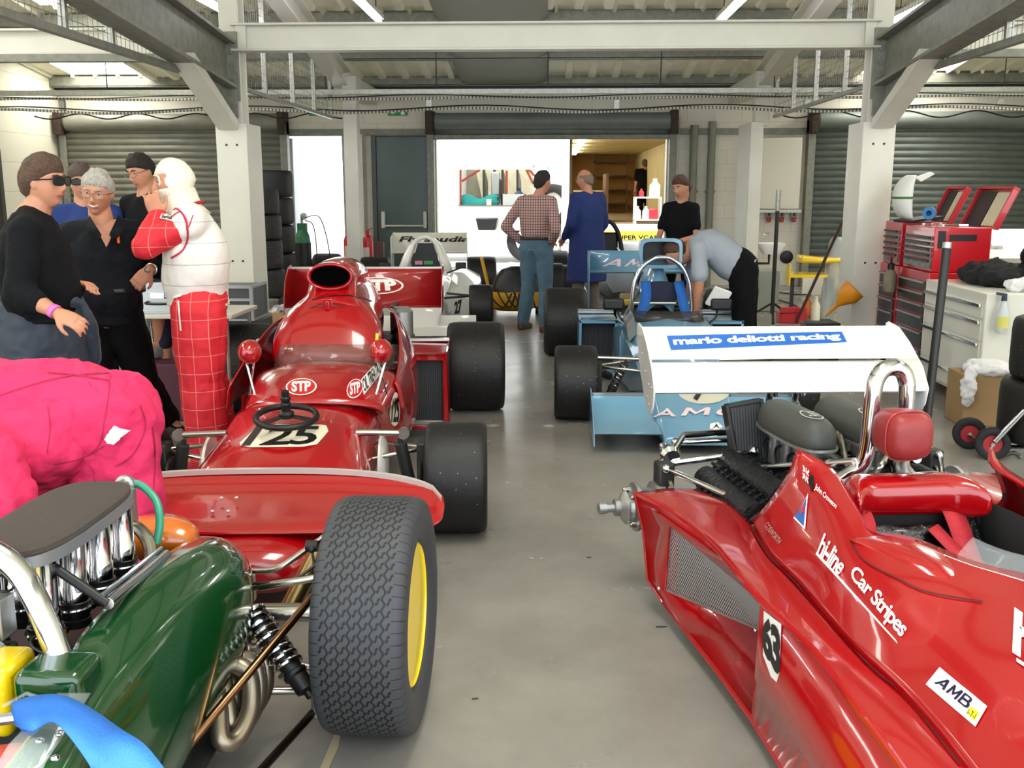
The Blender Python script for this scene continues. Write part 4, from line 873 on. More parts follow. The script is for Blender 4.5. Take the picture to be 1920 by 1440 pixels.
# gearbox, rear suspension, hub without its wheel
MB().loft([ell((0, y, .3), V((1, 0, 0)), V((0, 0, 1)), w, h, 20, 3) for y, w, h in ((0, .16, .17), (.15, .13, .15), (.35, .1, .12), (.5, .07, .09))]).build('gearbox', M_dark, CB, bev=.01)
MB().bx(-.36, -.20, -.18, .0, .34, .40).bx(-.2, .2, .02, .1, .4, .5).build('mounting_plate', M_dark, CB, bev=.01)
for s in (-1, 1):
    hub = V((s*.70, 0, .335))
    MB().lathe([(.10, -.10*s), (.10, -.06*s), (.075, -.05*s), (.075, 0), (.10, .005*s), (.10, .02*s), (.06, .03*s), (.05, .05*s), (.07, .055*s), (.06, .065*s), (.035, .08*s), (.035, .10*s), (.018, .105*s), (.018, .135*s), (.024, .135*s), (.024, .165*s), (.015, .17*s)], hub, (1, 0, 0), 28).build('hub', M_alu, CB, ang=30)
    for k in range(4): a = pi/4+k*pi/2; MB().lathe([(.012, 0), (.012, .04*s), (.008, .045*s)], hub+V((.005*s, .08*cos(a), .08*sin(a))), (1, 0, 0), 10).build('wheel_peg', M_steel, CB)
    MB().lathe([(.13, -.03*s), (.13, -.015*s), (.05, -.015*s)], hub+V((-.09*s, 0, 0)), (1, 0, 0), 30).build('brake_disc', M_steel, CB)
    MB().bx(*sorted((s*.56, s*.63)), -.04, .04, .16, .52).build('upright', M_dark, CB, bev=.012)
    links(CB, 'suspension_link', [((s*.60, .02, .50), (s*.22, -.02, .55)), ((s*.60, .06, .18), (s*.12, .12, .2)), ((s*.60, -.05, .18), (s*.12, -.1, .2))], M_chrome, .014)
    links(CB, 'radius_rod', [((s*.60, -.04, .50), (s*.28, -.62, .43)), ((s*.60, -.04, .2), (s*.30, -.7, .2)), ((s*.56, .05, .54), (s*.5, .3, .50))], M_chrome, .012)
    MB().tube([(s*.1, .02, .32), (s*.62, 0, .335)], .028, 14).build('drive_shaft', M_dark, CB)
    coil(CB, (s*.2, .14, .56), (s*.52, .06, .22), .04, 8, .007, M_dark, M_black)
    MB().lathe([(.035, -.02), (.045, 0), (.035, .03), (.02, .04)], (s*.56, .03, .535), (0, 1, .3), 16).tube([(s*.56, .02, .54), (s*.48, .1, .60), (s*.25, .12, .60)], .014, 10).build('rocker_arm', M_chrome, CB)
links(CB, 'anti_roll_bar', [((-.5, .14, .56), (.5, .14, .56))], M_chrome, .012)
# upright oil radiator beside the gearbox
M_ = Matrix.Rotation(R(-8), 3, 'Y')@Matrix.Rotation(R(-14), 3, 'X')
rc = MBi@at(1402, 812, 4.0); rq = thing
MB().box(rc, (.13, .05, .24), M_).build('radiator_core', M_fin, CB)
MB().box(rc+M_@V((0, 0, .125)), (.14, .06, .02), M_).box(rc+M_@V((0, 0, -.125)), (.14, .06, .02), M_).box(rc+M_@V((-.075, 0, 0)), (.015, .06, .26), M_).box(rc+M_@V((.075, 0, 0)), (.015, .06, .26), M_).build('radiator_tank', M_dark, CB, bev=.004)
MB().tube([rc+V((.06, 0, .10)), rc+V((.22, .02, .10))], .018, 12).build('oil_pipe', M_alu, CB)
# ---- the white two-element wing on its posts
wc = MBi@at(1458, 690, 4.2); wx = 0
WR = Matrix.Translation((wc.x, 0, 0))@Matrix.Translation((0, .2, 0))@Matrix.Rotation(R(-8), 4, 'Z')@Matrix.Translation((0, -.2, 0))
def wsec(x, pts): return [WR@V((x, y, z)) for y, z in pts]
mainp = [(.02, .797), (.015, .785), (.06, .770), (.14, .775), (.24, .805), (.32, .845), (.33, .86), (.30, .86), (.22, .838), (.14, .820), (.06, .815)]
flap = [(.295, .885), (.30, .874), (.34, .89), (.40, .935), (.43, .985), (.435, 1.0), (.425, .998), (.38, .955), (.33, .91)]
M_ww = mat('wing_white', 'e9e9e4', .28, 0, .8)
MB().loft([wsec(wx-.56, mainp), wsec(wx, mainp), wsec(wx+.56, mainp)]).build('wing_main_plane', M_ww, CB, ang=50)
flp = MB().loft([wsec(wx-.56, flap), wsec(wx, flap), wsec(wx+.56, flap)]).build('wing_flap', M_ww, CB, ang=50)
epl = [(-.01, .80), (.01, .73), (.05, .69), (.12, .68), (.22, .72), (.38, .85), (.45, .96), (.46, 1.01), (.43, 1.02), (.32, 1.01), (.2, .96), (.06, .88)]
for s in (-1, 1):
    e = MB().prism([(wx+s*.56, y, z) for y, z in epl], (s*.008, 0, 0)).xf(WR).build('end_plate', M_ww, CB, bev=.003)
    for y, z in ((.05, .80), (.12, .80), (.2, .84), (.3, .9), (.38, .97), (.1, .72), (.16, .74)): MB().lathe([(.006, 0), (.006, .004)], (wx+s*.568, y, z), (s, 0, 0), 8).xf(WR).build('rivet', M_alu, e)
for dx in (-.05, .07):
    MB().tube([(dx, .32, .46), (wc.x+dx+.03, .2, .79)], .014, 10).build('wing_post', M_chrome, CB); MB().lathe([(.018, 0), (.024, .03), (.018, .06)], (wc.x+dx+.03, .17, .735), (0, 0, 1), 12).build('post_joint', M_chrome, CB)
tf = bvh([flp])
bq = [(1258, 657), (1588, 642), (1578, 622), (1250, 630)]
decal('wing_sticker', shape_mesh([rect_poly()]), bq, D_bluel, CB, tf, .003)
decal('wing_lettering', txt('mario deliotti racing', bold=.035, spacing=.95), [(1264, 652), (1578, 640), (1572, 625), (1260, 634)], D_white, CB, tf, .005)
# ---- lettering on the body
M_seam = mat('panel_seam', '4a0306', .5); ts_ = bvh([bodyU, podT, flank])
stroke('panel_seam', [(1407, 987), (1440, 1042), (1495, 1099), (1620, 1240), (1700, 1312), (1787, 1419), (1800, 1436)], 4, M_seam, CB, ts_, .004)
stroke('panel_seam', [(1595, 1014), (1620, 1052), (1680, 1085), (1740, 1112), (1843, 1130)], 2.5, M_seam, CB, bvh([bodyU]+[o for o in CB.children if o.name.startswith('cockpit_blister')]), .004)
tb_ = bvh([bodyU, flank, podT]); 
decal('side_lettering', txt('hi-line', bold=.02, spacing=.9), [(1533, 1037), (1573, 1080), (1592, 1055), (1547, 1000)], D_white, CB, tb_, .003)
decal('side_lettering', txt('Car Stripes', bold=.02, spacing=.9), [(1590, 1088), (1685, 1204), (1708, 1172), (1605, 1058)], D_white, CB, tb_, .003)
decal('underline', shape_mesh([rect_poly()]), [(1531, 1040), (1684, 1208), (1682, 1202), (1533, 1035)], D_white, CB, tb_, .003)
decal('owner_lettering', txt('John Crowson', bold=.015, spacing=.9), [(1527, 920), (1566, 957), (1571, 947), (1531, 907)], D_white, CB, tb_, .003)
decal('engine_lettering', txt('COSWORTH', bold=.0), [(1434, 988), (1460, 1021), (1467, 1014), (1441, 978)], mat('decal_silver', 'a99c94', .4), CB, tb_, .003)
decal('maker_sticker', shape_mesh([rect_poly()]), [(1737, 1284), (1830, 1364), (1852, 1326), (1763, 1252)], D_white, CB, tb_, .003)
decal('maker_lettering', block_text('AMB', .25), [(1753, 1282), (1818, 1334), (1826, 1312), (1768, 1268)], D_navy, CB, tb_, .005)
decal('maker_patch', shape_mesh([rect_poly()]), [(1815, 1342), (1830, 1354), (1838, 1338), (1822, 1326)], D_yel, CB, tb_, .005)
decal('maker_lettering', txt('I-T-I'), [(1815, 1341), (1829, 1352), (1834, 1342), (1820, 1332)], D_black, CB, tb_, .0065)
decal('big_lettering', txt('hi', bold=.05), [(1898, 1225), (1955, 1262), (1960, 1180), (1902, 1140)], D_white, CB, tb_, .003)
decal('big_underline', shape_mesh([rect_poly()]), [(1906, 1242), (1990, 1300), (1990, 1292), (1906, 1235)], D_white, CB, tb_, .003)
decal('number_panel', shape_mesh([[(0, .0+.12), (.5, 0), (1, .1), (1, 1), (0, .95)]]), [(1432, 1240), (1462, 1296), (1467, 1170), (1434, 1140)], D_white, CB, tb_, .003)
decal('race_number', txt('63', bold=.05, spacing=.85), [(1431, 1218), (1466, 1276), (1466, 1178), (1431, 1148)], D_black, CB, tb_, .005)
fq = [(1506, 898), (1517, 909), (1518, 884), (1507, 873)]
def flagq(f): a, b, c, d = [V((*q, 0)) for q in fq]; return f
decal('flag_sticker', shape_mesh([rect_poly()]), fq, D_navy, CB, tb_, .003)
decal('flag_cross', shape_mesh([[(0, 0), (.12, 0), (1, .88), (1, 1), (.88, 1), (0, .12)]]), fq, D_white, CB, tb_, .004, fit=False)
decal('flag_cross', shape_mesh([[(0, 1), (0, .88), (.88, 0), (1, 0), (1, .12), (.12, 1)]]), fq, D_white, CB, tb_, .0045, fit=False)
decal('flag_cross', shape_mesh([[(.36, 0), (.64, 0), (.64, 1), (.36, 1)], [(0, .33), (1, .33), (1, .67), (0, .67)]]), fq, D_white, CB, tb_, .005, fit=False)
decal('flag_cross', shape_mesh([[(.43, 0), (.57, 0), (.57, 1), (.43, 1)], [(0, .42), (1, .42), (1, .58), (0, .58)]]), fq, D_red, CB, tb_, .0055, fit=False)
decal('triangle_sticker', shape_mesh([[(0, 0), (1, 0), (.75, 1)]]), [(1489, 972), (1511, 994), (1522, 925), (1500, 925)], D_white, CB, tb_, .003)
decal('triangle_field', shape_mesh([[(0, 0), (1, 0), (.75, 1)]]), [(1492, 970), (1509, 988), (1518, 936), (1502, 930)], D_bluel, CB, tb_, .005)
decal('triangle_bolt', shape_mesh([[(.4, 0), (.62, .5), (.5, .5), (.6, 1), (.3, .45), (.45, .45)]]), [(1499, 965), (1510, 970), (1516, 946), (1505, 942)], D_red, CB, tb_, .0065)
decal('round_vent', shape_mesh([disc_poly()]), [(1518, 920), (1526, 924), (1528, 892), (1519, 888)], D_black, CB, tb_, .003)
# ================================================================ green and yellow car at the front
CG = thing('racing_car', 'dark green open wheel racing car with yellow nose band, blue harness and treaded yellow-rimmed tyre', 'racing car', (-1.27, 2.76, 0), R(0))
G0 = wm(CG); Gi = G0.inverted()
def gshell(s):
    rows = []
    for y, pts in ((.0, ((.27, .555), (.32, .55), (.35, .50), (.36, .43), (.345, .36), (.30, .30), (.24, .26))),
                   (-.05, ((.265, .60), (.33, .59), (.385, .53), (.395, .44), (.375, .35), (.33, .27), (.26, .22))),
                   (-.17, ((.265, .63), (.35, .62), (.415, .55), (.425, .44), (.405, .33), (.35, .24), (.28, .18))),
                   (-.35, ((.265, .655), (.345, .645), (.415, .57), (.43, .45), (.41, .32), (.36, .22), (.29, .15))),
                   (-.6, ((.265, .665), (.335, .655), (.40, .585), (.42, .46), (.405, .32), (.37, .2), (.31, .12))),
                   (-.82, ((.26, .645), (.325, .635), (.38, .575), (.405, .46), (.40, .32), (.375, .19), (.33, .12))),
                   (-.95, ((.28, .60), (.325, .595), (.365, .55), (.39, .45), (.395, .32), (.38, .19), (.34, .12))),
                   (-1.2, ((.26, .53), (.315, .53), (.36, .49), (.39, .42), (.40, .30), (.385, .19), (.35, .12))),
                   (-1.7, ((.24, .50), (.30, .50), (.35, .47), (.385, .40), (.395, .29), (.38, .18), (.34, .12)))):
        rows.append([V((s*x, y, z)) for x, z in pts])
    return rows
shells = [MB().grid(dense(gshell(s), 4, 4)).build('body_shell', M_green, CG, solid=.012, ang=180) for s in (1, -1)]
gs = gshell(1)
for s in (1, -1): MB().add([V((s*p.x, p.y, p.z)) for p in smooth_path(gs[0], 4)], [tuple(range(25))]).build('tail_panel', M_green, CG, solid=.01)
MB().grid([[V((s_*.38, y, .12)) for s_ in (-1, -.5, 0, .5, 1)] for y in (-1.7, -1, -.3, 0)]).build('floor_pan', M_dark, CG, solid=.01)
# headrest fairing / bulkhead in front of the engine: green block, yellow band beside the driver
MB().box(Gi@gz(112, 1278, .615), (.14, .12, .09)).build('hoop_fairing', M_green, CG, bev=.022, seg=4)
MB().box(Gi@gz(-38, 1294, .585), (.19, .13, .15)).build('bulkhead_band', M_yel, CG, bev=.02, seg=3)
MB().bx(-.33, .33, -.95, -.9, .14, .55).build('bulkhead', M_dark, CG, bev=.01)
MB().grid(dense([[V((x, y, z)) for x, z in ((-.25, .52), (-.24, .3), (-.1, .18), (.1, .18), (.24, .3), (.25, .52))] for y in (-1.0, -1.3, -1.7)], 2, 3)).build('cockpit_well', mat('cockpit_black', '0b0b0c', .7), CG, solid=.01)
# cockpit deck strips seen at the bottom corner
MB().add([Gi@gz(0, 1400, .55), Gi@gz(95, 1390, .56), Gi@gz(60, 1440, .54), Gi@gz(0, 1450, .54)], [(0, 1, 2, 3)]).build('instrument_cover', mat('dull_red', 'a02830', .4), CG, solid=.01)
MB().tube([Gi@gz(-20, 1352, .60), Gi@gz(55, 1342, .60), Gi@gz(98, 1345, .60)], .012, 8).build('cockpit_rim', M_alu, CG)
MB().add([Gi@gz(55, 1346, .59), Gi@gz(100, 1350, .59), Gi@gz(150, 1300, .59), Gi@gz(120, 1290, .60), Gi@gz(60, 1310, .60)], [(0, 1, 2, 3, 4)]).build('bracket_plate', M_alu, CG, solid=.006)
MB().add([Gi@gz(-30, 1475, .58), Gi@gz(15, 1398, .59), Gi@gz(108, 1300, .63), Gi@gz(170, 1300, .62), Gi@gz(85, 1430, .58), Gi@gz(60, 1500, .57)], [(0, 1, 2, 3, 4, 5)]).build('screen', M_clear, CG, solid=.003)
MB().tube([Gi@gz(5, 1325, .63), Gi@gz(50, 1300, .64), Gi@gz(95, 1318, .625), Gi@gz(165, 1332, .60)], .004, 6).build('screen_edge', M_clear, CG)
for px_, py_ in ((104, 1421), (75, 1388), (112, 1375)): MB().sph(Gi@gz(px_, py_, .585), (.009, .009, .006), 10, 6).build('screen_bolt', M_chrome, CG)
# blue shoulder harness
def gstrap(pts, w, name): 
    P = smooth_path([Gi@gz(a, b, z) for a, b, z in pts], 6); q = [Gi@gz(a+c*1.7, b+d*1.7, z-.004) for a, b, z, c, d in w]; q = smooth_path(q, 6)
    return MB().grid([[a, a*.7+b*.3, a*.3+b*.7, b] for a, b in zip(P, q)]).build(name, M_strap, CG, solid=.003, ang=40)
gstrap([(22, 1318, .645), (60, 1306, .662), (110, 1303, .665), (160, 1322, .65), (228, 1368, .62), (275, 1400, .60), (330, 1470, .57)],
       [(22, 1318, .62, 4, 25), (60, 1306, .64, 0, 38), (110, 1303, .645, -8, 30), (160, 1322, .635, -20, 32), (228, 1368, .605, -38, 35), (275, 1400, .585, -58, 30), (330, 1470, .555, -70, 10)], 'shoulder_belt')
gstrap([(20, 1330, .63), (60, 1345, .6), (100, 1318, .62), (118, 1312, .64)], [(20, 1330, .62, 8, 18), (60, 1345, .59, 0, 20), (100, 1318, .61, -5, 16), (118, 1312, .63, -8, 12)], 'lap_belt')
MB().box(Gi@gz(190, 1405, .60), (.03, .055, .012), (0, 25, -20)).build('belt_adjuster', M_chrome, CG, bev=.003)
# roll hoop and its brace
hp = [(-.22, -.90, .58), (-.21, -.88, .70), (-.17, -.87, .80), (-.09, -.86, .865), (.02, -.855, .885), (.10, -.86, .872), (.165, -.865, .83), (.205, -.875, .77), (.235, -.885, .70), (.268, -.895, .605)]
MB().tube(smooth_path([V(p) for p in hp], 6), .026, 20).build('roll_hoop', M_chrome, CG, ang=180)
A_, B_, C_ = Gi@gz(78, 1048, .79), Gi@gz(202, 1132, .70), Gi@gz(312, 1040, .66)
MB().tube([A_, B_], .011, 12).build('hoop_brace', M_black, CG)
MB().tube([B_, B_*.9+C_*.1, C_], .014, 12).tube([B_+V((-.012, 0, .018)), C_+V((-.012, 0, .018))], .006, 8).build('body_tie_rod', M_chrome, CG)
for z in (.80, .665): MB().tube([q for q in ell((.165-.03 if z > .75 else .215, -.875, z), V((.8, 0, -.5)).normalized(), V((0, 1, 0)), .027, .027, 16)], .003, 6, closed=True).build('cable_tie', M_black, CG)
# engine: block, heads, trumpets under the foam cover
MB().bx(-.16, .16, -.85, -.18, .2, .50).bx(-.1, .1, -.2, .3, .22, .48).build('engine_block', M_dark, CG, bev=.02)
for s in (1, -1):
    M_ = Matrix.Rotation(s*R(28), 3, 'Y')
    MB().box(M_@V((s*.04, -.5, .56)), (.17, .6, .10), M_).build('cylinder_head', mat('cam_cover_black'), CG, bev=.02, seg=3)
    for k in range(4):
        y = -.74+k*.135; x = s*.062+.085
        MB().lathe([(.034, 0), (.034, .05), (.031, .055), (.031, .157), (.034, .162)], (x, y, .635), (0, .06, 1), 24).build('intake_trumpet', M_chrome, CG)
        MB().lathe([(.037, 0), (.037, .018), (.034, .02), (.034, .03), (.038, .032), (.038, .06), (.034, .062)], (x, y-.003, .585), (0, .06, 1), 20).build('rubber_sleeve', M_black, CG)
        MB().tube([q for q in ell((x, y-.001, .632), V((1, 0, 0)), V((0, 1, 0)), .039, .039, 20)], .004, 6, closed=True).box((x+s*.04, y, .632), (.02, .012, .012)).build('hose_clip', M_chrome, CG)
        MB().tube(smooth_path([(s*.20, y, .42), (s*.27, y, .36), (s*.31, y+.05, .27), (s*.28, y+.18, .22), (s*.2, .0, .25)], 5), .02, 10).build('header_pipe', M_steel, CG)
M_foam = mat('filter_foam', '4a423c', .95, bump=.5, bscale=260)
cvr = [ell((.085, -.535, z), V((1, 0, 0)), V((0, 1, 0)), w, l, 40, 3.4) for z, w, l in ((.820, .100, .255), (.826, .113, .268), (.837, .111, .266), (.844, .09, .24))]
MB().loft(cvr).build('filter_cover', M_foam, CG, ang=60)
MB().loft([ell((.085, -.535, z), V((1, 0, 0)), V((0, 1, 0)), .116, .271, 40, 3.4) for z in (.797, .824)]).build('filter_rim', mat('filter_rim_grey', '8f9499', .4, .5), CG)
MB().tube(smooth_path([(.09, -.20, .80), (.13, -.17, .80), (.19, -.20, .765), (.215, -.24, .715), (.21, -.26, .66)], 6), .011, 10).build('green_hose', mat('green_rubber', '2f8f72', .4), CG)
MB().lathe([(.02, 0), (.02, .05), (.028, .05), (.028, .07)], (.10, -.24, .80), (0, 1, 0), 12).bx(.06, .14, -.26, -.2, .70, .80).build('throttle_bracket', M_alu, CG, bev=.004)
MB().tube(smooth_path([(.06, -.26, .66), (.14, -.24, .70), (.20, -.28, .66), (.22, -.34, .6)], 5), .018, 10).build('breather_pipe', M_steel, CG)
MB().bx(-.02, .12, -.86, -.80, .66, .75).lathe([(.03, 0), (.03, .05), (.015, .06), (.015, .09)], (.05, -.84, .74), (0, 0, 1), 16).tube([(-.1, -.86, .65), (.13, -.88, .645)], .018, 12).build('fuel_pump', M_alu, CG, bev=.005)
MB().tube([(-.14, -.9, .655), (.03, -.9, .65)], .022, 12).build('taped_bar', M_black, CG)
MB().tube(smooth_path([(-.14, -.86, .70), (-.02, -.87, .73), (.08, -.87, .68), (.16, -.88, .6), (.19, -.9, .5)], 6), .014, 12).build('braided_hose', mat('braid_white', 'c9cbc9', .5, .4, bump=.8, bscale=300), CG)
MB().bx(-.1, .12, -.9, -.8, .5, .64).lathe([(.03, 0), (.03, .05)], (0, -.92, .6), (0, 1, 0), 14).lathe([(.025, 0), (.025, .04)], (.08, -.92, .58), (0, 1, 0), 14).build('metering_unit', mat('dark_cast', '303234', .45, .6, bump=.3, bscale=60), CG, bev=.01)
MB().tube(smooth_path([(.13, -.9, .60), (.16, -.93, .56), (.12, -.95, .5)], 5), .012, 8).lathe([(.014, 0), (.014, .03)], (.155, -.93, .58), (.3, 0, 1), 6).build('blue_fitting_hose', mat('anodised_blue'), CG)
MB().tube(smooth_path([(-.15, -.93, .58), (.0, -.95, .54), (.1, -.93, .52)], 5), .005, 6).build('red_wire', mat('red_wire', 'b02020', .5), CG)
# far body end behind the filter, its orange reflections put into the colour
MB().loft([ell((.1, y, .60), V((1, 0, 0)), V((0, 0, 1)), w, h, 20, 2.4) for y, w, h in ((-.12, .15, .045), (-.02, .14, .055), (.05, .09, .04))]).build('tail_reflection', mat('orange_reflection', 'd06a18', .25, 0, 1), CG, ang=180)
MB().loft([ell((0, y, .34), V((1, 0, 0)), V((0, 0, 1)), w, h, 20, 3) for y, w, h in ((-.2, .14, .15), (.0, .12, .14), (.25, .10, .12), (.4, .06, .08))]).build('gearbox', M_dark, CG, bev=.01)
# wheels
wheel(CG, (.765, 0, .352), .352, .265, 1, .215, M_tread, mat('yellow_rim', 'f6d800', .35, 0, .5), R(-1.5), dish=True, nut=False)
wheel(CG, (-.765, 0, .352), .352, .265, -1, .215, M_tread, mat('yellow_rim'), 0, dish=True, nut=False)
# suspension
for s in (1, -1):
    coil(CG, (s*.375, -.06, .405), (s*.60, -.20, .185), .038, 9, .007, M_chrome, M_black)
    links(CG, 'top_link', [((s*.36, .0, .42), (s*.62, .0, .47))], M_steel, .012)
    links(CG, 'lower_link', [((s*.30, .04, .20), (s*.61, -.02, .17)), ((s*.28, -.14, .16), (s*.61, -.06, .13))], M_steel, .012)
    lever(MB(), (s*.605, -.04, .455), (s*.365, -.62, .235), .012).build('radius_rod', mat('bronze_rod', '8a6648', .25, 1), CG)
    lever(MB(), (s*.62, -.16, .145), (s*.44, -.78, .10), .012).build('radius_rod', mat('dark_rod', '2e2420', .25, .9), CG)
    MB().tube([(s*.34, .0, .345), (s*.60, .0, .352)], .028, 16).build('drive_shaft', M_steel, CG)
    MB().lathe([(.065, 0), (.065, .015*s), (.05, .02*s), (.05, .04*s)], (s*.585, 0, .352), (1, 0, 0), 24).build('drive_joint', M_chrome, CG)
    MB().bx(*sorted((s*.60, s*.635)), -.04, .04, .13, .49).box((s*.615, -.18, .16), (.03, .08, .08)).build('upright', M_alu, CG, bev=.012)
    MB().tube(smooth_path([(s*.34, .10, .44), (s*.42, .10, .445), (s*.48, .12, .475), (s*.60, .22, .545)], 4), .010, 12).build('anti_roll_bar', M_steel, CG)
    lever(MB(), (s*.535, .13, .50), (s*.60, .0, .22), .007).build('drop_link', M_dark, CG)
    MB().lathe([(.018, -.018), (.018, .018)], (s*.53, .15, .505), (1, 0, 0), 14).build('bar_clamp', M_dark, CG)
    MB().tube(smooth_path([(s*.38, .0, .44), (s*.50, .0, .45), (s*.58, .03, .50), (s*.63, .06, .54)], 4), .005, 8).build('brake_hose', M_black, CG)
    MB().bx(*sorted((s*.345, s*.385)), .0, .03, .38, .46).build('pickup_plate', M_alu, CG, bev=.003)
    MB().tube([(s*.43, .20, .26), (s*.52, .30, .44)], .032, 16).build('tail_pipe', mat('bronze_pipe', '8f7a4c', .3, .9), CG)
# looping exhaust headers low by the tyre
M_exh = mat('titanium_pipe', '9a8f7c', .35, .9, noise_=.2, nscale=20)
for k in range(3):
    o = k*.06; MB().tube(smooth_path([(.30, -.26+o, .30), (.355, -.30+o, .285), (.385, -.35+o, .22), (.405, -.40+o*1.4, .165), (.435, -.37+o*1.4, .15), (.455, -.30+o*1.2, .20), (.44, -.25+o, .275), (.40, -.24+o*.6, .30)], 6), .026, 16).build('header_bend', M_exh, CG, ang=180)
MB().tube(smooth_path([(.37, -.10, .33), (.40, -.14, .27), (.44, -.14, .22)], 5), .028, 14).build('header_collector', mat('collector', '6a6058', .35, .8), CG)
MB().bx(.355, .375, -.80, -.74, .23, .27).lathe([(.016, 0), (.016, .03)], (.345, -.74, .27), (0, 0, 1), 12).build('pickup_bracket', M_green, CG, bev=.003)
# ================================================================ pale blue car, number 7
CC = thing('racing_car', 'pale blue open wheel racing car numbered 7 with square airbox and chrome roll hoop', 'racing car', (.94, 6.88, 0), 0)
tubC = [sec2(-.98, [(0, .06), (.2, .06), (.235, .07), (.235, .10), (.2, .11), (0, .11)]),
        sec2(-.7, [(0, .05), (.24, .05), (.26, .08), (.26, .16), (.23, .19), (0, .20)]),
        sec2(-.3, [(0, .05), (.26, .05), (.28, .1), (.28, .26), (.25, .31), (0, .33)]),
        sec2(.2, [(0, .05), (.28, .05), (.31, .1), (.31, .36), (.27, .43), (0, .46)]),
        sec2(.7, [(0, .05), (.30, .05), (.34, .1), (.34, .44), (.29, .52), (0, .56)]),
        sec2(.98, [(0, .05), (.32, .05), (.37, .1), (.37, .47), (.31, .55), (0, .60)])]
bC = MB().loft(tubC).build('nose_cone', M_blue, CC, bev=.01, ang=30)
rr_ = [sec2(.98, [(0, .05), (.33, .05), (.37, .1), (.38, .44), (.34, .54), (.25, .55)]), sec2(1.5, [(0, .05), (.35, .05), (.39, .1), (.4, .44), (.36, .55), (.26, .56)]), sec2(1.9, [(0, .05), (.33, .05), (.36, .1), (.36, .4), (.32, .5), (.22, .5)])]
MB().loft(rr_).build('tub', M_blue, CC, bev=.01, ang=30)
MB().bx(-.24, .24, 1.0, 1.5, .5, .565).build('cockpit_liner', M_black, CC, bev=.02)
for s in (-1, 1):
    wg = MB().loft([[V((x, y, z)) for y, z in ((-1.0, .135), (-.98, .125), (-.7, .12), (-.5, .17), (-.42, .25), (-.43, .255), (-.52, .19), (-.7, .145))] for x in (s*.25, s*.66)]).build('front_wing', M_blue, CC, ang=40)
    MB().prism([(s*.66, -1.03, .06), (s*.66, -.98, .16), (s*.66, -.45, .30), (s*.66, -.38, .30), (s*.66, -.38, .06)], (s*.008, 0, 0)).build('end_plate', M_blue, CC, bev=.002)
    MB().bx(*sorted((s*.26, s*.655)), -.43, -.38, .19, .27).build('wing_flap', mat('flap_grey', '7b7f80', .4, .3), CC, bev=.004)
    wheel(CC, (s*.755, 0, .262), .262, .30, s, .165); wheel(CC, (s*.79, 2.78, .33), .33, .42, s, .19)
    links(CC, 'wishbone', [((s*.28, -.1, .36), (s*.62, 0, .38)), ((s*.3, .25, .38), (s*.62, 0, .38)), ((s*.27, -.1, .14), (s*.62, 0, .14)), ((s*.3, .3, .14), (s*.62, 0, .14))], M_steel, .012)
    MB().tube([(s*.25, .0, .43), (s*.6, .0, .44)], .014, 10).build('rocker_arm', M_steel, CC)
    coil(CC, (s*.4, .0, .42), (s*.52, .0, .16), .03, 6, .006, M_steel, M_dark)
    MB().bx(*sorted((s*.57, s*.61)), -.05, .05, .1, .42).build('upright', M_dark, CC, bev=.01)
    MB().tube([(s*.56, .05, .36), (s*.56, .18, .3), (s*.5, .25, .26)], .03, 10).build('brake_hose', M_dark, CC)
    links(CC, 'rear_link', [((s*.2, 2.6, .46), (s*.6, 2.76, .46)), ((s*.3, 2.0, .2), (s*.6, 2.74, .2)), ((s*.2, 2.95, .2), (s*.6, 2.8, .2))], M_dark, .011)
    # side radiator boxes
    x0, x1 = sorted((s*.37, s*.69)); q = MB()
    q.bx(x0, x1, 1.45, 2.0, .49, .515).bx(x0, x1, 1.45, 2.0, .07, .09).bx(*((x0, x0+.015) if s < 0 else (x1-.015, x1)), 1.45, 2.0, .07, .515).bx(x0, x0+.02, 1.43, 1.46, .07, .515).bx(x1-.02, x1, 1.43, 1.46, .07, .515).bx(x0, x1, 1.43, 1.46, .49, .515).bx(x0, x1, 1.43, 1.46, .07, .10)
    q.build('radiator_pod', M_blue, CC, bev=.004)
    MB().bx(x0+.02, x1-.02, 1.6, 1.66, .09, .49).build('radiator_core', M_fin, CC)
    MB().bx(x0, x1, 1.95, 2.0, .52, .55).bx(x0, x1, 1.9, 1.93, .52, .54).build('pod_lip', M_alu, CC, bev=.004)
    MB().prism([(s*.34, .7, .54), (s*.34, 1.4, .54), (s*.36, 1.4, .3), (s*.36, 1.0, .2)], (s*.012, 0, 0)).build('side_deflector', M_blue, CC)
    # mirror
    MB().box((s*.43, 1.05, .70), (.17, .05, .095)).build('mirror', M_black, CC, bev=.02, seg=3)
    MB().tube(smooth_path([(s*.40, 1.05, .66), (s*.38, 1.0, .60), (s*.33, 1.0, .555)], 4), .01, 8).build('mirror_stalk', M_black, CC)
    MB().tube(smooth_path([(s*.18, 2.3, .55), (s*.3, 2.3, .58), (s*.37, 2.35, .45), (s*.3, 2.5, .32)], 5), .028, 12).tube(smooth_path([(s*.18, 2.42, .55), (s*.28, 2.42, .57), (s*.34, 2.46, .45), (s*.28, 2.6, .32)], 5), .028, 12).tube(smooth_path([(s*.18, 2.18, .55), (s*.32, 2.18, .58), (s*.40, 2.24, .45), (s*.33, 2.4, .32)], 5), .028, 12).build('exhaust_header', M_chrome, CC)
    MB().bx(*sorted((s*.1, s*.28)), 2.05, 2.55, .56, .64).build('cam_cover', mat('gold_cover', 'b49a4a', .35, .8), CC, bev=.02)
    MB().prism([(s*.54, 3.15, .35), (s*.54, 3.55, .35), (s*.54, 3.6, .98), (s*.54, 3.15, .98)], (s*.01, 0, 0)).build('end_plate', M_blue, CC, bev=.002)
MB().bx(-.25, .25, 1.95, 2.7, .12, .56).bx(-.12, .12, 2.7, 3.2, .15, .45).build('engine', M_dark, CC, bev=.02)
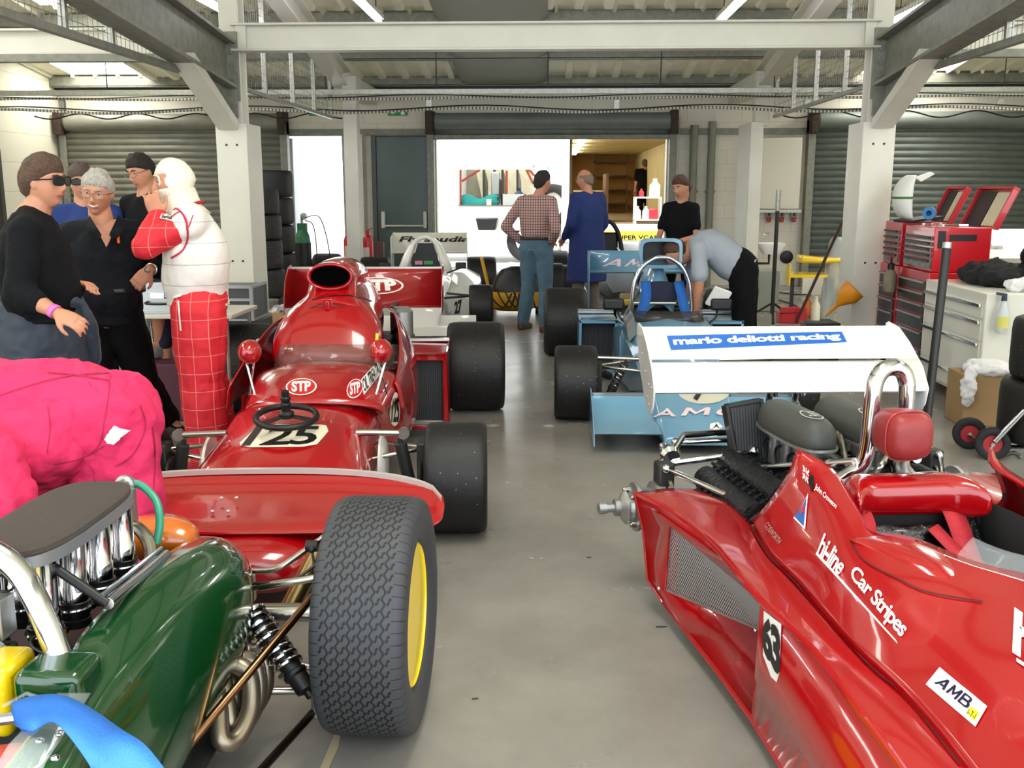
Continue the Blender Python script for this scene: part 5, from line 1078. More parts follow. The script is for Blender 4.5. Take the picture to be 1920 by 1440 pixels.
for k in range(4):
    for s in (-1, 1): MB().tube([(s*.1, 2.1+k*.12, .6), (s*.13, 2.1+k*.12, .72)], .025, 12).build('intake_trumpet', M_steel, CC)
MB().tube([(-.3, 1.5, .55), (-.15, 2.05, .7)], .014, 10).build('hoop_brace', M_alu, CC); MB().tube([(.3, 1.5, .55), (.15, 2.05, .7)], .014, 10).build('hoop_brace', M_alu, CC)
hpC = [(-.25, 1.48, .52), (-.245, 1.48, .72), (-.22, 1.48, .86), (-.16, 1.48, .97), (-.07, 1.48, 1.035), (.0, 1.48, 1.045), (.07, 1.48, 1.035), (.16, 1.48, .97), (.22, 1.48, .86), (.245, 1.48, .72), (.25, 1.48, .52)]
MB().tube(smooth_path(hpC, 5), .019, 16).build('roll_hoop', M_chrome, CC, ang=180)
MB().tube([(-.24, 1.48, .66), (.24, 1.48, .66)], .012, 10).build('hoop_crossbar', M_chrome, CC)
MB().loft([ell((0, 1.56, .74), V((1, 0, 0)), V((0, 0, 1)), .15, .10, 20, 3), ell((0, 1.62, .74), V((1, 0, 0)), V((0, 0, 1)), .14, .09, 20, 3)]).build('head_rest', mat('navy_pad', '121a34', .7), CC, bev=.01)
for x0 in (-.13, .15): strap(CC, [(x0, 1.55, .84), (x0+(.02 if x0 > 0 else -.0), 1.46, .72), (x0+(.03 if x0 > 0 else -.04), 1.34, .63), (x0+(.05 if x0 > 0 else -.09), 1.2, .57)], .085, M_strap, 'shoulder_belt')
ws2 = [[(.30*cos(a), 1.0-.12*sin(a)+.05, .565), (.28*cos(a), 1.03-.10*sin(a)+.05, .65)] for a in [pi*i/14 for i in range(15)]]
MB().grid(ws2).build('windscreen', mat('tinted_screen', '3a3430', .08, alpha=.55), CC, solid=.004, ang=180)
MB().grid(dense([[(-.12, 1.62, .56), (0, 1.62, .64), (.12, 1.62, .56)], [(-.14, 1.75, .62), (0, 1.75, .95), (.14, 1.75, .62)], [(-.16, 2.1, .62), (0, 2.1, 1.0), (.16, 2.1, .62)], [(-.12, 2.7, .56), (0, 2.7, .9), (.12, 2.7, .56)]], 4, 4)).build('engine_cowl', M_blue, CC, solid=.01, ang=180)
ob = [ell((0, y, 1.07), V((1, 0, 0)), V((0, 0, 1)), w, h, 32, 5) for y, w, h in ((2.3, .12, .09), (1.9, .165, .115), (1.62, .185, .13), (1.60, .182, .127), (1.60, .155, .10), (1.66, .15, .095), (1.9, .12, .07))]
MB().loft(ob).build('airbox', M_blue, CC, ang=40)
MB().bx(-.15, .15, 1.80, 1.81, .98, 1.16).build('intake_shadow_sheet', M_black, CC)  # flat black sheet painted for the shade inside the airbox
pw_ = [(3.2, .79), (3.24, .775), (3.34, .79), (3.46, .84), (3.54, .92), (3.56, .975)]
rwc = MB().grid([[(x, y, z) for y, z in pw_] for x in (-.54, 0, .54)]).build('rear_wing', M_blue, CC, solid=.02, ang=50)
MB().bx(-.02, .02, 3.1, 3.3, .4, .79).build('wing_post', M_dark, CC)
MB().box((.44, 1.25, .73), (.15, .03, .17), (25, 20, 12)).build('white_card', D_white, CC)
MB().prism([(-.36, .55, .60), (-.30, .62, .66), (-.30, .95, .66), (-.36, .9, .60)], (.02, 0, -.14)).build('silver_deflector', M_alu, CC)
tC = bvh([bC]+[o for o in CC.children if o.name.startswith('front_wing')]); tR = bvh([rwc])
decal('number_disc', shape_mesh([disc_poly()]), [(1266, 758), (1374, 758), (1366, 700), (1274, 700)], mat('disc_cream', 'cfc9b4', .35), CC, tC, .003)
decal('race_number', txt('7', bold=.04, shear=.2), [(1300, 753), (1330, 753), (1345, 706), (1300, 706)], D_black, CC, tC, .008)
M_pw = mat('pink_white', 'e8cfcf', .35); tW = bvh([o for o in CC.children if o.name.startswith('front_wing')]); tN = bvh([bC])
decal('wing_letter', block_text('A', .2), [(1222, 784), (1268, 783), (1256, 768), (1240, 768)], M_pw, CC, tN, .01)
for l_, xa, xb in (('M', 1276, 1334), ('O', 1340, 1385), ('N', 1392, 1450)): decal('nose_letter', block_text(l_, .1), [(xa, 782), (xb, 780), (xb-2, 766), (xa+6, 767)], M_pw, CC, tN, .01)
decal('nose_emblem', shape_mesh([disc_poly(n=5)]), [(1330, 808), (1356, 808), (1354, 792), (1332, 792)], D_white, CC, tC, .003)
decal('emblem_mark', shape_mesh([[(0, 0), (.5, .45), (1, 0), (.62, .6), (.5, 1), (.38, .6)]]), [(1334, 806), (1352, 806), (1350, 794), (1336, 794)], D_navy, CC, tC, .005)
for k_, l_ in enumerate('AMON'): decal('wing_letter', block_text(l_, .25), [(1128+42*k_, 500), (1164+42*k_, 500), (1168+42*k_, 486), (1138+42*k_, 486)], mat('pink_white'), CC, tR, .004)
# ================================================================ white car behind the 125 car
CW = thing('racing_car', 'white open wheel racing car with black lettered rear wing, parked behind the red 125 car', 'racing car', (-1.53, 11.5, 0), R(4.6))
bw = [sec2(-1.05, [(0, .05), (.2, .05), (.24, .08), (.22, .14), (0, .16)]), sec2(-.5, [(0, .05), (.24, .05), (.28, .12), (.26, .26), (0, .30)]), sec2(.2, [(0, .05), (.27, .05), (.33, .15), (.3, .40), (0, .46)]),
      sec2(.9, [(0, .05), (.33, .05), (.40, .15), (.36, .50), (0, .58)]), sec2(1.15, [(0, .05), (.36, .05), (.43, .15), (.38, .50), (.2, .58)])]
bW = MB().loft(bw).build('nose_cone', M_wpaint, CW, bev=.015, ang=30)
MB().loft([sec2(1.1, [(0, .05), (.38, .05), (.43, .15), (.38, .5), (.25, .56)]), sec2(2.1, [(0, .05), (.3, .05), (.36, .15), (.32, .5), (.22, .6)])]).build('tub', M_wpaint, CW, bev=.015, ang=30)
MB().bx(-.22, .22, 1.15, 1.65, .50, .60).build('cockpit_liner', M_black, CW, bev=.02)
for s in (-1, 1):
    pw = MB().loft([[V((s*x, y, z)) for x, z in ((.34, .05), (.70 if y > 1 else .58, .05), (.74 if y > 1 else .60, .44 if y > 1 else .25), (.5, .56 if y > 1 else .34), (.34, .56 if y > 1 else .34))] for y in (.55, 1.15, 2.2)]).build('side_pod', M_wpaint, CW, bev=.01, ang=30)
    MB().loft([[V((s*x, y, z)) for y, z in ((-1.0, .10), (-.6, .12), (-.45, .2), (-.47, .21), (-.62, .15), (-1.0, .13))] for x in (.24, .66)]).build('front_wing', M_wpaint, CW, ang=40)
    wheel(CW, (s*.72, 0, .255), .255, .28, s, .165); wheel(CW, (s*.76, 2.7, .33), .33, .42, s, .19)
    links(CW, 'wishbone', [((s*.25, -.1, .36), (s*.62, 0, .38)), ((s*.3, .3, .38), (s*.62, 0, .38)), ((s*.27, 0, .14), (s*.62, 0, .14))], M_dark, .014)
    MB().loft([ell((s*a, y, z), V((1, 0, 0)), V((0, 1, 0)), .03+.05*(1-k/3), .09, 14, 3) for k, (a, y, z) in enumerate( ((.29, 1.62, .55), (.24, 1.7, .72), (.17, 1.74, .88), (.10, 1.76, .97)))]).build('hoop_fairing', M_wpaint, CW, ang=180)
    MB().box((s*.48, 1.0, .66), (.14, .05, .08)).build('mirror', M_black, CW, bev=.015)
    MB().tube([(s*.3, 1.05, .56), (s*.48, 1.02, .63)], .012, 8).build('mirror_stalk', M_black, CW)
    MB().prism([(s*.55, 2.95, .45), (s*.55, 3.45, .45), (s*.55, 3.5, .98), (s*.55, 2.95, .92)], (s*.01, 0, 0)).build('end_plate', M_wpaint, CW, bev=.002)
    MB().prism([(s*.36, .5, .5), (s*.36, .95, .56), (s*.44, .95, .5), (s*.44, .6, .42)], (0, 0, .03)).build('cockpit_side', M_wpaint, CW, bev=.01)
MB().tube(smooth_path([(-.27, 1.68, .56), (-.2, 1.72, .76), (-.12, 1.74, .92), (0, 1.75, .985), (.12, 1.74, .92), (.2, 1.72, .76), (.27, 1.68, .56)], 5), .03, 14).build('roll_hoop', M_wpaint, CW, ang=180)
MB().prism([(-.2, 1.78, .58), (-.1, 1.8, .90), (.1, 1.8, .90), (.2, 1.78, .58)], (0, .02, 0)).build('hoop_panel', M_black, CW)
MB().bx(-.14, -.04, 1.70, 1.73, .62, .67).build('pink_sticker', mat('pink_label', 'd890a0', .5), CW); MB().bx(-.02, .10, 1.70, 1.73, .62, .67).build('green_sticker', mat('green_label', '3f9a58', .5), CW)
MB().bx(-.25, .25, 2.1, 2.9, .12, .58).build('engine', M_dark, CW, bev=.02)
rww = MB().loft([[V((x, y, z)) for y, z in ((2.98, .70), (3.0, .685), (3.3, .73), (3.44, .86), (3.48, .965), (3.46, .97), (3.42, .88), (3.28, .76))] for x in (-.55, 0, .55)]).build('rear_wing', M_wpaint, CW, ang=40)
MB().bx(-.55, .55, 3.40, 3.47, .83, .965).build('wing_flap', mat('wing_cream', 'dcd8c0', .35, 0, .6), CW, bev=.006)
MB().bx(-.55, .55, 3.37, 3.42, .815, .835).build('wing_stripe', mat('stripe_blue', '3a6ea8', .4), CW)
MB().prism([(-.03, 2.9, .4), (.03, 2.9, .4), (.03, 3.2, .75), (-.03, 3.2, .75)], (0, .05, 0)).build('wing_post', M_dark, CW)
tw = bvh([o for o in CW.children if o.name.startswith('wing_flap') or o.name.startswith('rear_wing')]); tn = bvh([bW]+[o for o in CW.children if o.name.startswith('front_wing')])
decal('wing_lettering', txt('Fly saudia', bold=.035, shear=.2), [(748, 457), (880, 457), (880, 443), (748, 443)], D_black, CW, tw, .004)
MB().bx(-.22, .72, -1.08, -1.06, .06, .16).build('nose_board', M_wpaint, CW, bev=.003)
decal('nose_lettering', txt('CITY OF', bold=.0), [(790, 616), (838, 616), (838, 608), (790, 608)], D_black, CW, bvh([o for o in CW.children if o.name.startswith('nose_board')]), .004)
decal('side_number', txt('27', bold=.06), [(852, 590), (866, 588), (866, 560), (852, 566)], D_black, CW, bvh([o for o in CW.children if o.name.startswith('side_pod')]), .004)
# ---- black framed car beyond the blue one
CK = thing('racing_car', 'black framed racing car with tall black roll hoop behind the blue rear wing', 'racing car', (.95, 14.6, 0), R(3))
MB().loft([sec2(-1.0, [(0, .06), (.15, .06), (.2, .12), (.15, .2), (0, .22)]), sec2(-.2, [(0, .06), (.28, .06), (.34, .2), (.28, .42), (0, .48)]), sec2(.8, [(0, .06), (.34, .06), (.4, .2), (.34, .5), (0, .56)])]).build('nose_cone', M_black, CK, bev=.02)
MB().tube(smooth_path([(-.22, .9, .50), (-.2, .9, .72), (-.13, .9, .98), (0, .9, 1.12), (.13, .9, .98), (.2, .9, .72), (.22, .9, .50)], 5), .035, 12).build('roll_hoop', M_black, CK, ang=180)
MB().box((0, .95, .78), (.3, .08, .35)).build('head_rest', M_black, CK, bev=.06, seg=3)
MB().tube([(-.4, .75, .56), (-.12, .85, .74), (.0, .8, .6)], .016, 8).tube([(.3, .75, .56), (.12, .85, .72)], .014, 8).build('hoop_brace', M_alu, CK)
MB().bx(-.3, .3, 1.0, 1.8, .12, .6).build('engine', M_dark, CK, bev=.03)
for s in (-1, 1): wheel(CK, (s*.72, 0, .26), .26, .26, s, .165); wheel(CK, (s*.75, 1.9, .31), .31, .38, s, .18)
# ---- yellow car whose wing shows in the far bay
CY = thing('racing_car', 'yellow racing car nose with wide yellow front wing near the dark shutter', 'racing car', (4.9, 14.6, 0), R(80))
MB().loft([sec2(-.9, [(0, .10), (.1, .10), (.15, .16), (.1, .22), (0, .24)]), sec2(-.2, [(0, .08), (.25, .08), (.32, .2), (.25, .4), (0, .44)]), sec2(.8, [(0, .08), (.3, .08), (.38, .2), (.33, .5), (0, .56)])]).build('nose_cone', M_yel, CY, bev=.02)
for s in (-1, 1): wheel(CY, (s*.7, .2, .26), .26, .24, s, .165)
# ================================================================ people
def g2(a, b): return math.exp(-(a*a+b*b))
def head_pts(n=64, k=46, smile=0):
    rings = []
    for i in range(1, k):
        th = pi*i/k; ring = []
        for j in range(n):
            ph = 2*pi*j/n; x, y, z = .074*sin(th)*cos(ph), .096*sin(th)*sin(ph), .120*cos(th); t = z/.12; fr = max(0, y/.096)
            if t < 0:
                x *= 1-.30*(-t)**1.6
                if y < 0: y *= 1-.42*min(1, max(0, (-t-.1)/.8))
                else: y *= 1+.06*(-t)
            elif y < 0: y *= 1.07
            if y > 0: y = y*(1-.10*fr)
            if fr > .3:
                ax_ = abs(x)
                y += .024*g2(x/.012, (z+.018)/.018)+.013*g2(x/.010, (z-.010)/.022)+.008*g2(x/.02, (z+.03)/.009)
                y += -.010*g2((ax_-.030)/.015, (z-.016)/.012)+.006*g2((ax_-.024)/.026, (z-.036)/.010)
                y += .007*g2(x/(.022+.01*smile), (z+.052)/.010)-.005*g2(x/.02, (z+.068)/.007)+.010*g2(x/.02, (z+.094)/.017)
                y += .004*g2((ax_-.042)/.016, (z+.012-.006*smile)/.018)*(1+2*smile)
            ring.append((x, y, z))
        rings.append(ring)
    return rings
def hair_rings(kind, n=56, k=40, thick=.012, rnd=.004, seed=1):
    rings = []
    for i in range(1, k):
        th = pi*i/k; ring = []
        for j in range(n):
            ph = 2*pi*j/n; x, y, z = .077*sin(th)*cos(ph), .098*sin(th)*sin(ph), .123*cos(th)
            if y < 0: y *= 1.07
            yy = y/.098
            zl = .068-.074*(1-yy)**1.25 if yy > 0 else -.006+.085*yy
            if kind == 'full': zl = .060-.065*(1-yy)**1.2 if yy > 0 else -.005+.085*yy
            m_ = 1/(1+math.exp(-(z-zl)/.004))
            if kind == 'bald': m_ *= 1/(1+math.exp((z-.055)/.008))
            tk = .12+.88*min(1, max(0, (z-zl)/.05)); e = thick*m_*tk-.014*(1-m_)+rnd*(noise.noise(V((x*38+seed, y*38, z*20)))+.6*noise.noise(V((x*95, y*95, z*45+seed))))*m_*2*tk
            d = V((x, y, z)).normalized(); ring.append(tuple(V((x, y, z))+d*e))
        rings.append(ring)
    return rings
def hand(mb, w, d, n, th, curl=25, sc=1.0, spread=.06):
    """w wrist, d pointing direction, n palm normal, th = +1/-1 side of the thumb along d x n"""
    d = V(d).normalized(); n = V(n); n = (n-d*n.dot(d)).normalized(); s_ = d.cross(n)*th; w = V(w)
    pr = [ell(w+d*(t*sc), s_, n, a*sc, b*sc, 16, 2.6) for t, a, b in ((-.02, .026, .02), (.01, .030, .019), (.04, .039, .016), (.075, .042, .0145), (.095, .039, .012))]
    mb.loft(pr)
    for k, L in enumerate((.072, .080, .075, .060)):
        b = w+d*(.088*sc)+s_*((.030-.0205*k)*sc); dd = (d+s_*(spread*(1.5-k))).normalized(); r = (.0088-.0004*k)*sc
        p = [b]; 
        for q, seg_ in enumerate((.45, .3, .25)):
            dd = Matrix.Rotation(R(curl*(.6+.5*q))*1.0, 3, dd.cross(n))@dd; p.append(p[-1]+dd*(L*seg_*sc))
        mb.tube([b-d*.015]+p, [r*1.1, r*1.08, r, r*.92, r*.75], 10); mb.sph(p[-1], r*.76, 10, 6)
    b = w+d*(.022*sc)+s_*(.026*sc); dd = (d*.75+s_*.75+n*.25).normalized(); p1 = b+dd*(.038*sc); d2 = (d*.95+s_*.35+n*.45).normalized(); p2 = p1+d2*(.030*sc); p3 = p2+(d+n*.5).normalized()*(.022*sc)
    mb.tube([b-dd*.01, p1, p2, p3], [.013*sc, .0115*sc, .010*sc, .008*sc], 10); mb.sph(p3, .0085*sc, 10, 6)
def torso(mb, J, e=0, belly=0, top=True, low=True, w=1.0, hem=.1):
    lat0 = (J['hipR']-J['hipL']).normalized(); lat1 = (J['shR']-J['shL']).normalized(); nb = J['neck']; pel = J['pel']; ch = J['chest']
    sp = smooth_path([pel-(ch-pel).normalized()*.10, pel, pel*.5+ch*.5, ch, nb-(nb-ch).normalized()*.02], 4)
    n = len(sp); rings = []; sh = (J['shR']-J['shL']).length/2
    for i, p in enumerate(sp):
        t = i/(n-1)
        if not low and t < hem: continue
        lat = (lat0*(1-t)+lat1*t).normalized(); d = (sp[min(i+1, n-1)]-sp[max(i-1, 0)]).normalized(); lat = (lat-d*lat.dot(d)).normalized(); f = d.cross(lat)
        wd = (.155, .172, .172, .160, .150, .150, .155, .165, .172, .178, .182, .188, .176, .160, .13, .10, .072)[min(16, int(t*16+.5))]*w
        dp = (.100, .118, .122, .115, .105, .105, .110, .116, .120, .122, .122, .120, .112, .10, .085, .07, .06)[min(16, int(t*16+.5))]*w
        wd *= .9+.1*sh/.18; b = belly*math.exp(-((t-.36)/.17)**2)
        rings.append(ell(p-f*b*.6*-1*0+J['fwd']*b*.55, lat, f, wd+e+b*.25, dp+e+b*.6, 28, 2.4))
    mb.loft(rings)
    if top:
        for s in ('L', 'R'): mb.cap(nb-(nb-ch).normalized()*.035, J['sh'+s], .052*w+e, .056*w+e); mb.cap(J['sh'+s], ch*.6+J['sh'+s]*.4, .055*w+e, .075*w+e)
    return mb
def limb(mb, a, b, r0, r1, mid=None):
    a, b = V(a), V(b); rm_ = mid or (r0+r1)/2*1.06; c = a*.6+b*.4; mb.cap(a, c, r0, rm_); mb.cap(c, b, rm_, r1); return mb
def person(label, J, fwd, face, up=(0, 0, 1), skin=None, near=True, top=None, topmat=None, bottom=None, shoes=None, hair=None, hairmat=None, sleeve=1.0, belly=0, w=1.0, hands={}, smile=0, hs=1.0, glasses=None, baggy=.0, short=False, eyes=True, thick=.012, long_coat=0, cap=None, group=None, tdisp=.012, foot=None, ears=True, dsc=.12):
    J = {k: V(v) for k, v in J.items()}; J['fwd'] = V(fwd).normalized()
    base = V((J['pel'].x, J['pel'].y, 0)); P = thing('person', label, 'person', base); vx = .0065 if near else .011
    fw = V(face).normalized(); upv = V(up).normalized(); rt = fw.cross(upv).normalized(); upv = rt.cross(fw)
    H = Matrix((( rt.x, fw.x, upv.x), (rt.y, fw.y, upv.y), (rt.z, fw.z, upv.z))).to_4x4(); H.translation = J['head']; H = H@Matrix.Scale(hs, 4)
    b = MB(); b.loft([[H@V(p) for p in r] for r in head_pts(smile=smile)])
    for s in (-1, 1) if ears else (): b.sph(H@V((s*.074, -.004, .0)), (.010*hs, .019*hs, .030*hs), 12, 8, H.to_3x3().normalized())
    b.cap(H@V((0, -.018, -.07)), J['neck']-(J['neck']-J['chest']).normalized()*.03, .056*hs, .064*w)
    torso(b, J, -.012, belly*.85, w=w)
    for s in ('L', 'R'):
        limb(b, J['sh'+s], J['el'+s], .050*w, .038*w, .046*w); limb(b, J['el'+s], J['wr'+s], .040*w, .026, .038*w)
        limb(b, J['hip'+s], J['kn'+s], .080*w, .052*w, .075*w); limb(b, J['kn'+s], J['an'+s], .052*w, .038, .052*w)
        b.cap(J['an'+s], J['an'+s]+V(foot or J['fwd']).normalized()*.13-V((0, 0, .035)), .036, .03)
        hd = hands.get(s) or (tuple(J['wr'+s]-J['el'+s]), tuple(J['fwd']*-1 if 0 else V((0, 0, -1))), 1 if s == 'L' else -1, 25)
        hand(b, J['wr'+s], *hd[:3], curl=hd[3] if len(hd) > 3 else 25, sc=hs*.98)
    b.build('body', skin or M_skin, P, world=True, rm=vx, sm=2)
    e = .006+baggy*.3
    t = MB(); torso(t, J, e+.004, belly, w=w, low=bool(long_coat))
    for s in ('L', 'R'):
        t.cap(J['sh'+s]*.9+J['chest']*.1, J['sh'+s], .058*w+e, .056*w+e); limb(t, J['sh'+s], J['el'+s] if sleeve > .5 else J['sh'+s].lerp(J['el'+s], sleeve*2), .056*w+e, (.050*w+e if sleeve > .5 else .060*w+e), .054*w+e)
        if sleeve > .5: limb(t, J['el'+s], J['el'+s].lerp(J['wr'+s], (sleeve-.5)*2*.97), .048*w+e, .036*w+e, .046*w+e)
    if long_coat:
        lt = (J['hipR']-J['hipL']).normalized(); fr = V((0, 0, 1)).cross(lt)
        t.loft([ell(J['pel']+V((0, 0, z)), lt, fr, a, c, 24, 2.6) for z, a, c in ((.2, .19, .14), (0, .22, .17), (-long_coat*.5, .24, .19), (-long_coat, .25, .20))])
    tp = t.build(top or 'shirt', topmat, P, world=True, rm=vx*1.35, sm=4, disp=tdisp, dscale=.09)
    q = MB(); lt = (J['hipR']-J['hipL']).normalized()
    ax_ = (J['chest']-J['pel']).normalized()
    q.cap(J['hipL'], J['hipR'], .095*w+e, .095*w+e); q.loft([ell(J['pel']+ax_*z, (lt-ax_*lt.dot(ax_)).normalized(), ax_.cross(lt).normalized(), a*w+e+.006, c*w+e+.008, 24, 2.4) for z, a, c in ((-.08, .14, .11), (0, .172, .124), (.06, .170, .120), (.10, .160, .112))])
    for s in ('L', 'R'):
        limb(q, J['hip'+s], J['kn'+s], .092*w+e+baggy, .062*w+e+baggy, .086*w+e+baggy)
        if not short: limb(q, J['kn'+s], J['an'+s]+V((0, 0, .0)), .062*w+e+baggy, .052*w+e+baggy, .064*w+e+baggy)
        q.cap(J['hip'+s]+J['fwd']*-.03, J['hip'+s]+J['fwd']*-.03-V((0, 0, .06)), .10*w+e, .09*w+e)
    bt = q.build('trousers' if not short else 'shorts', bottom, P, world=True, rm=vx*1.4, sm=4, disp=tdisp*1.3, dscale=.12)
    if shoes:
        fd = (V(foot) if foot else J['fwd']).normalized()
        for s in ('L', 'R'):
            a = J['an'+s]; g = V((a.x, a.y, a.z-.09)); sd = fd.cross(V((0, 0, 1)))
            m_ = MB().loft([ell(g+fd*y+V((0, 0, z/2+.005)), sd, V((0, 0, 1)), wd, z/2+.008, 18, 3) for y, wd, z in ((-.09, .030, .07), (-.07, .038, .09), (0, .042, .10), (.07, .045, .075), (.13, .047, .055), (.17, .035, .045), (.19, .018, .03))])
            so = m_.build('shoe', shoes, P, world=True, sub=1, ang=180)
            MB().loft([ell(g+fd*y+V((0, 0, -.0)), sd, V((0, 0, 1)), wd, .012, 18, 4) for y, wd in ((-.095, .03), (-.07, .042), (0, .045), (.1, .05), (.17, .042), (.197, .02))]).build('sole', M_black, so, world=False) if 0 else None
    if hair: 
        hr_ = hair_rings(hair, thick=thick); MB().loft([[H@V(p) for p in r] for r in hr_]).build('hair', hairmat, P, world=True, ang=180, disp=.004*(1 if hair != 'bald' else .3), dscale=.02, sub=1)
    if eyes:
        for s in (-1, 1):
            MB().sph(H@V((s*.030, .0735, .016)), (.0115*hs, .0105*hs, .0058*hs), 16, 10, H.to_3x3().normalized()).build('eye', mat('eye_white', 'b4a498', .4), P, world=True)
            MB().sph(H@V((s*.030, .0815, .0155)), .0048*hs, 12, 8).build('iris', mat('iris_dark', '2a2420', .2), P, world=True)
            if hairmat: MB().loft([ell(H@V((s*xx, yy, zz)), H.to_3x3()@V((0, 1, 0)), H.to_3x3()@V((0, 0, 1)), .003, .003, 8) for xx, yy, zz in ((.012, .088, .034), (.028, .0865, .038), (.044, .077, .034))]).build('eyebrow', hairmat, P, world=True)
        if smile: MB().loft([ell(H@V((xx, .0865-abs(xx)*.45, -.052+xx*xx*14)), H.to_3x3()@V((0, 1, 0)), H.to_3x3()@V((0, 0, 1)), .006, .0055 if abs(xx) < .02 else .002, 8) for xx in (-.026, -.015, 0, .015, .026)]).build('teeth', D_white, P, world=True)
        MB().loft([ell(H@V((xx, .0875-abs(xx)*.4, -.0545-.007*(1 if smile else 0)+xx*xx*(14 if smile else 2))), H.to_3x3()@V((0, 1, 0)), H.to_3x3()@V((0, 0, 1)), .006, .004, 8) for xx in (-.022, -.012, 0, .012, .022)]).build('lips', mat('lips', 'a45a50', .45), P, world=True)
    if glasses:
        dark = glasses == 'sun'; ms = MB()
        for s in (-1, 1):
            c = V((s*.032, .098, .012)); 
            if dark: MB().loft([ell(H@(c+V((0, dy, 0))), H.to_3x3()@V((1, -.25*s, 0)), H.to_3x3()@V((0, 0, 1)), .030*hs, .019*hs, 20, 2.8) for dy in (-.002, .002)]).build('lens', M_black, P, world=True)
            ms.tube([H@q_ for q_ in ell(c, V((1, -.2*s, 0)), V((0, 0, 1)), .025 if not dark else .031, .018 if not dark else .020, 24, 2.6)], .0018 if not dark else .004, 6, closed=True)
            ms.tube([H@V((s*.058, .09, .018)), H@V((s*.078, .05, .016)), H@V((s*.080, -.005, .012))], .002 if not dark else .004, 6)
        ms.tube([H@V((-.008, .102, .016)), H@V((0, .105, .019)), H@V((.008, .102, .016))], .002, 6)
        ms.build('glasses', M_black if dark else mat('wire_frame', '8a8074', .3, .9), P, world=True)
    return P, H, tp, bt, J
M_hair_br = mat('brown_hair', '5a4130', .7, noise_=.5, nscale=90, bump=.6, bscale=120)
M_hair_dk = mat('dark_hair', '1c1612', .65, noise_=.4, nscale=90, bump=.6, bscale=120)
M_hair_gr = mat('silver_hair', 'b9b4aa', .7, noise_=.35, nscale=80, bump=.6, bscale=110)
M_blackcl = mat('black_cloth', '0a0a0d', .9, bump=.3, bscale=25, spec=.2)
M_blackjn = mat('black_denim', '08080a', .9, bump=.3, bscale=40, spec=.2)
M_charcoal = mat('charcoal_knit', '0e0f12', .95, bump=.4, bscale=22, spec=.2)
M_pink = mat('pink_overall', 'd8285c', .85, bump=.9, bscale=9)
M_suit = grid_mat('quilted_red', 'd3212e', 'f07a70', .085, 0, .10, .004, .7, .5)
M_vest = grid_mat('quilted_white', 'e9e5dc', 'b9b3a8', 0, 0, .115, .004, .8, .8)
M_bala = mat('balaclava_knit', 'e6dfcc', .9, bump=.2, bscale=120)
def at_(x, y, Y): return at(x, y, Y)
# 1 ---- man in sunglasses, near left, seen from his right side
Y = 4.75
J = dict(pel=at(72, 570, Y), chest=at(62, 455, Y-.02), neck=at(60, 395, Y), head=at(84, 343, Y), shL=at(78, 432, Y+.19), shR=at(50, 440, Y-.19), elL=at(112, 520, Y+.27), wrL=at(140, 532, Y+.05), elR=at(36, 548, Y-.32), wrR=at(106, 586, Y-.40),
     hipL=at(76, 590, Y+.09), hipR=at(66, 590, Y-.09), knL=at(85, 760, Y+.1), knR=at(72, 760, Y-.1), anL=gz(80, 985, .09), anR=gz(60, 1010, .09))
J['anL'] = V((J['hipL'].x, Y+.11, .09)); J['anR'] = V((J['hipR'].x, Y-.1, .09))
p1, H1, t1, b1, JJ = person('man in dark sunglasses and black top with a navy jacket tied at his waist', J, (1, -.12, 0), (1, -.18, -.03), (.03, 0, 1), top='long_sleeved_top', topmat=M_charcoal, bottom=M_blackjn, shoes=M_black, hair='full', hairmat=M_hair_br, sleeve=.76, belly=.06, w=1.24, smile=0, glasses='sun', thick=.020,
    hands=dict(R=((.9, -.05, -.42), (-.3, .55, -.6), -1, 22), L=((.9, -.3, .0), (0, -.3, -1), 1, 55)), baggy=.01, hs=1.03, tdisp=.016)
lt = V((.1, 1, 0))
jk = MB().loft([ell(JJ['pel']+V((dx, 0, z)), V((1, 0, 0)), V((0, 1, 0)), a, c, 40, 2.3) for dx, z, a, c in ((0, .06, .175, .19), (-.01, .0, .20, .215), (-.02, -.12, .225, .235), (-.02, -.28, .24, .25), (-.03, -.42, .235, .25))])
M_navy = mat('navy_jacket', '1b2736', .6, bump=.5, bscale=9, sheen=.2)
jk.build('tied_jacket', M_navy, p1, world=True, rm=.012, sm=3, disp=.05, dscale=.16)
MB().tube(smooth_path([JJ['pel']+V((.16, -.12, .03)), JJ['pel']+V((.24, -.05, .0)), JJ['pel']+V((.26, .0, -.15)), JJ['pel']+V((.24, .05, -.3))], 5), [.03]*16, 12).build('jacket_sleeve', M_navy, p1, world=True, rm=.012, sm=2, disp=.02, dscale=.08)
wb = JJ['wrR']; dv = (JJ['wrR']-JJ['elR']).normalized(); xx, yy = frame(dv)
MB().tube([q for q in ell(wb-dv*.01, xx, yy, .034, .030, 28)], .002, 6, closed=True).loft([ell(wb-dv*.022, xx, yy, .036, .031, 28), ell(wb+dv*.004, xx, yy, .034, .029, 28)], False).build('wrist_band', mat('pink_band', 'e86ac0', .5), p1, world=True, solid=.002)
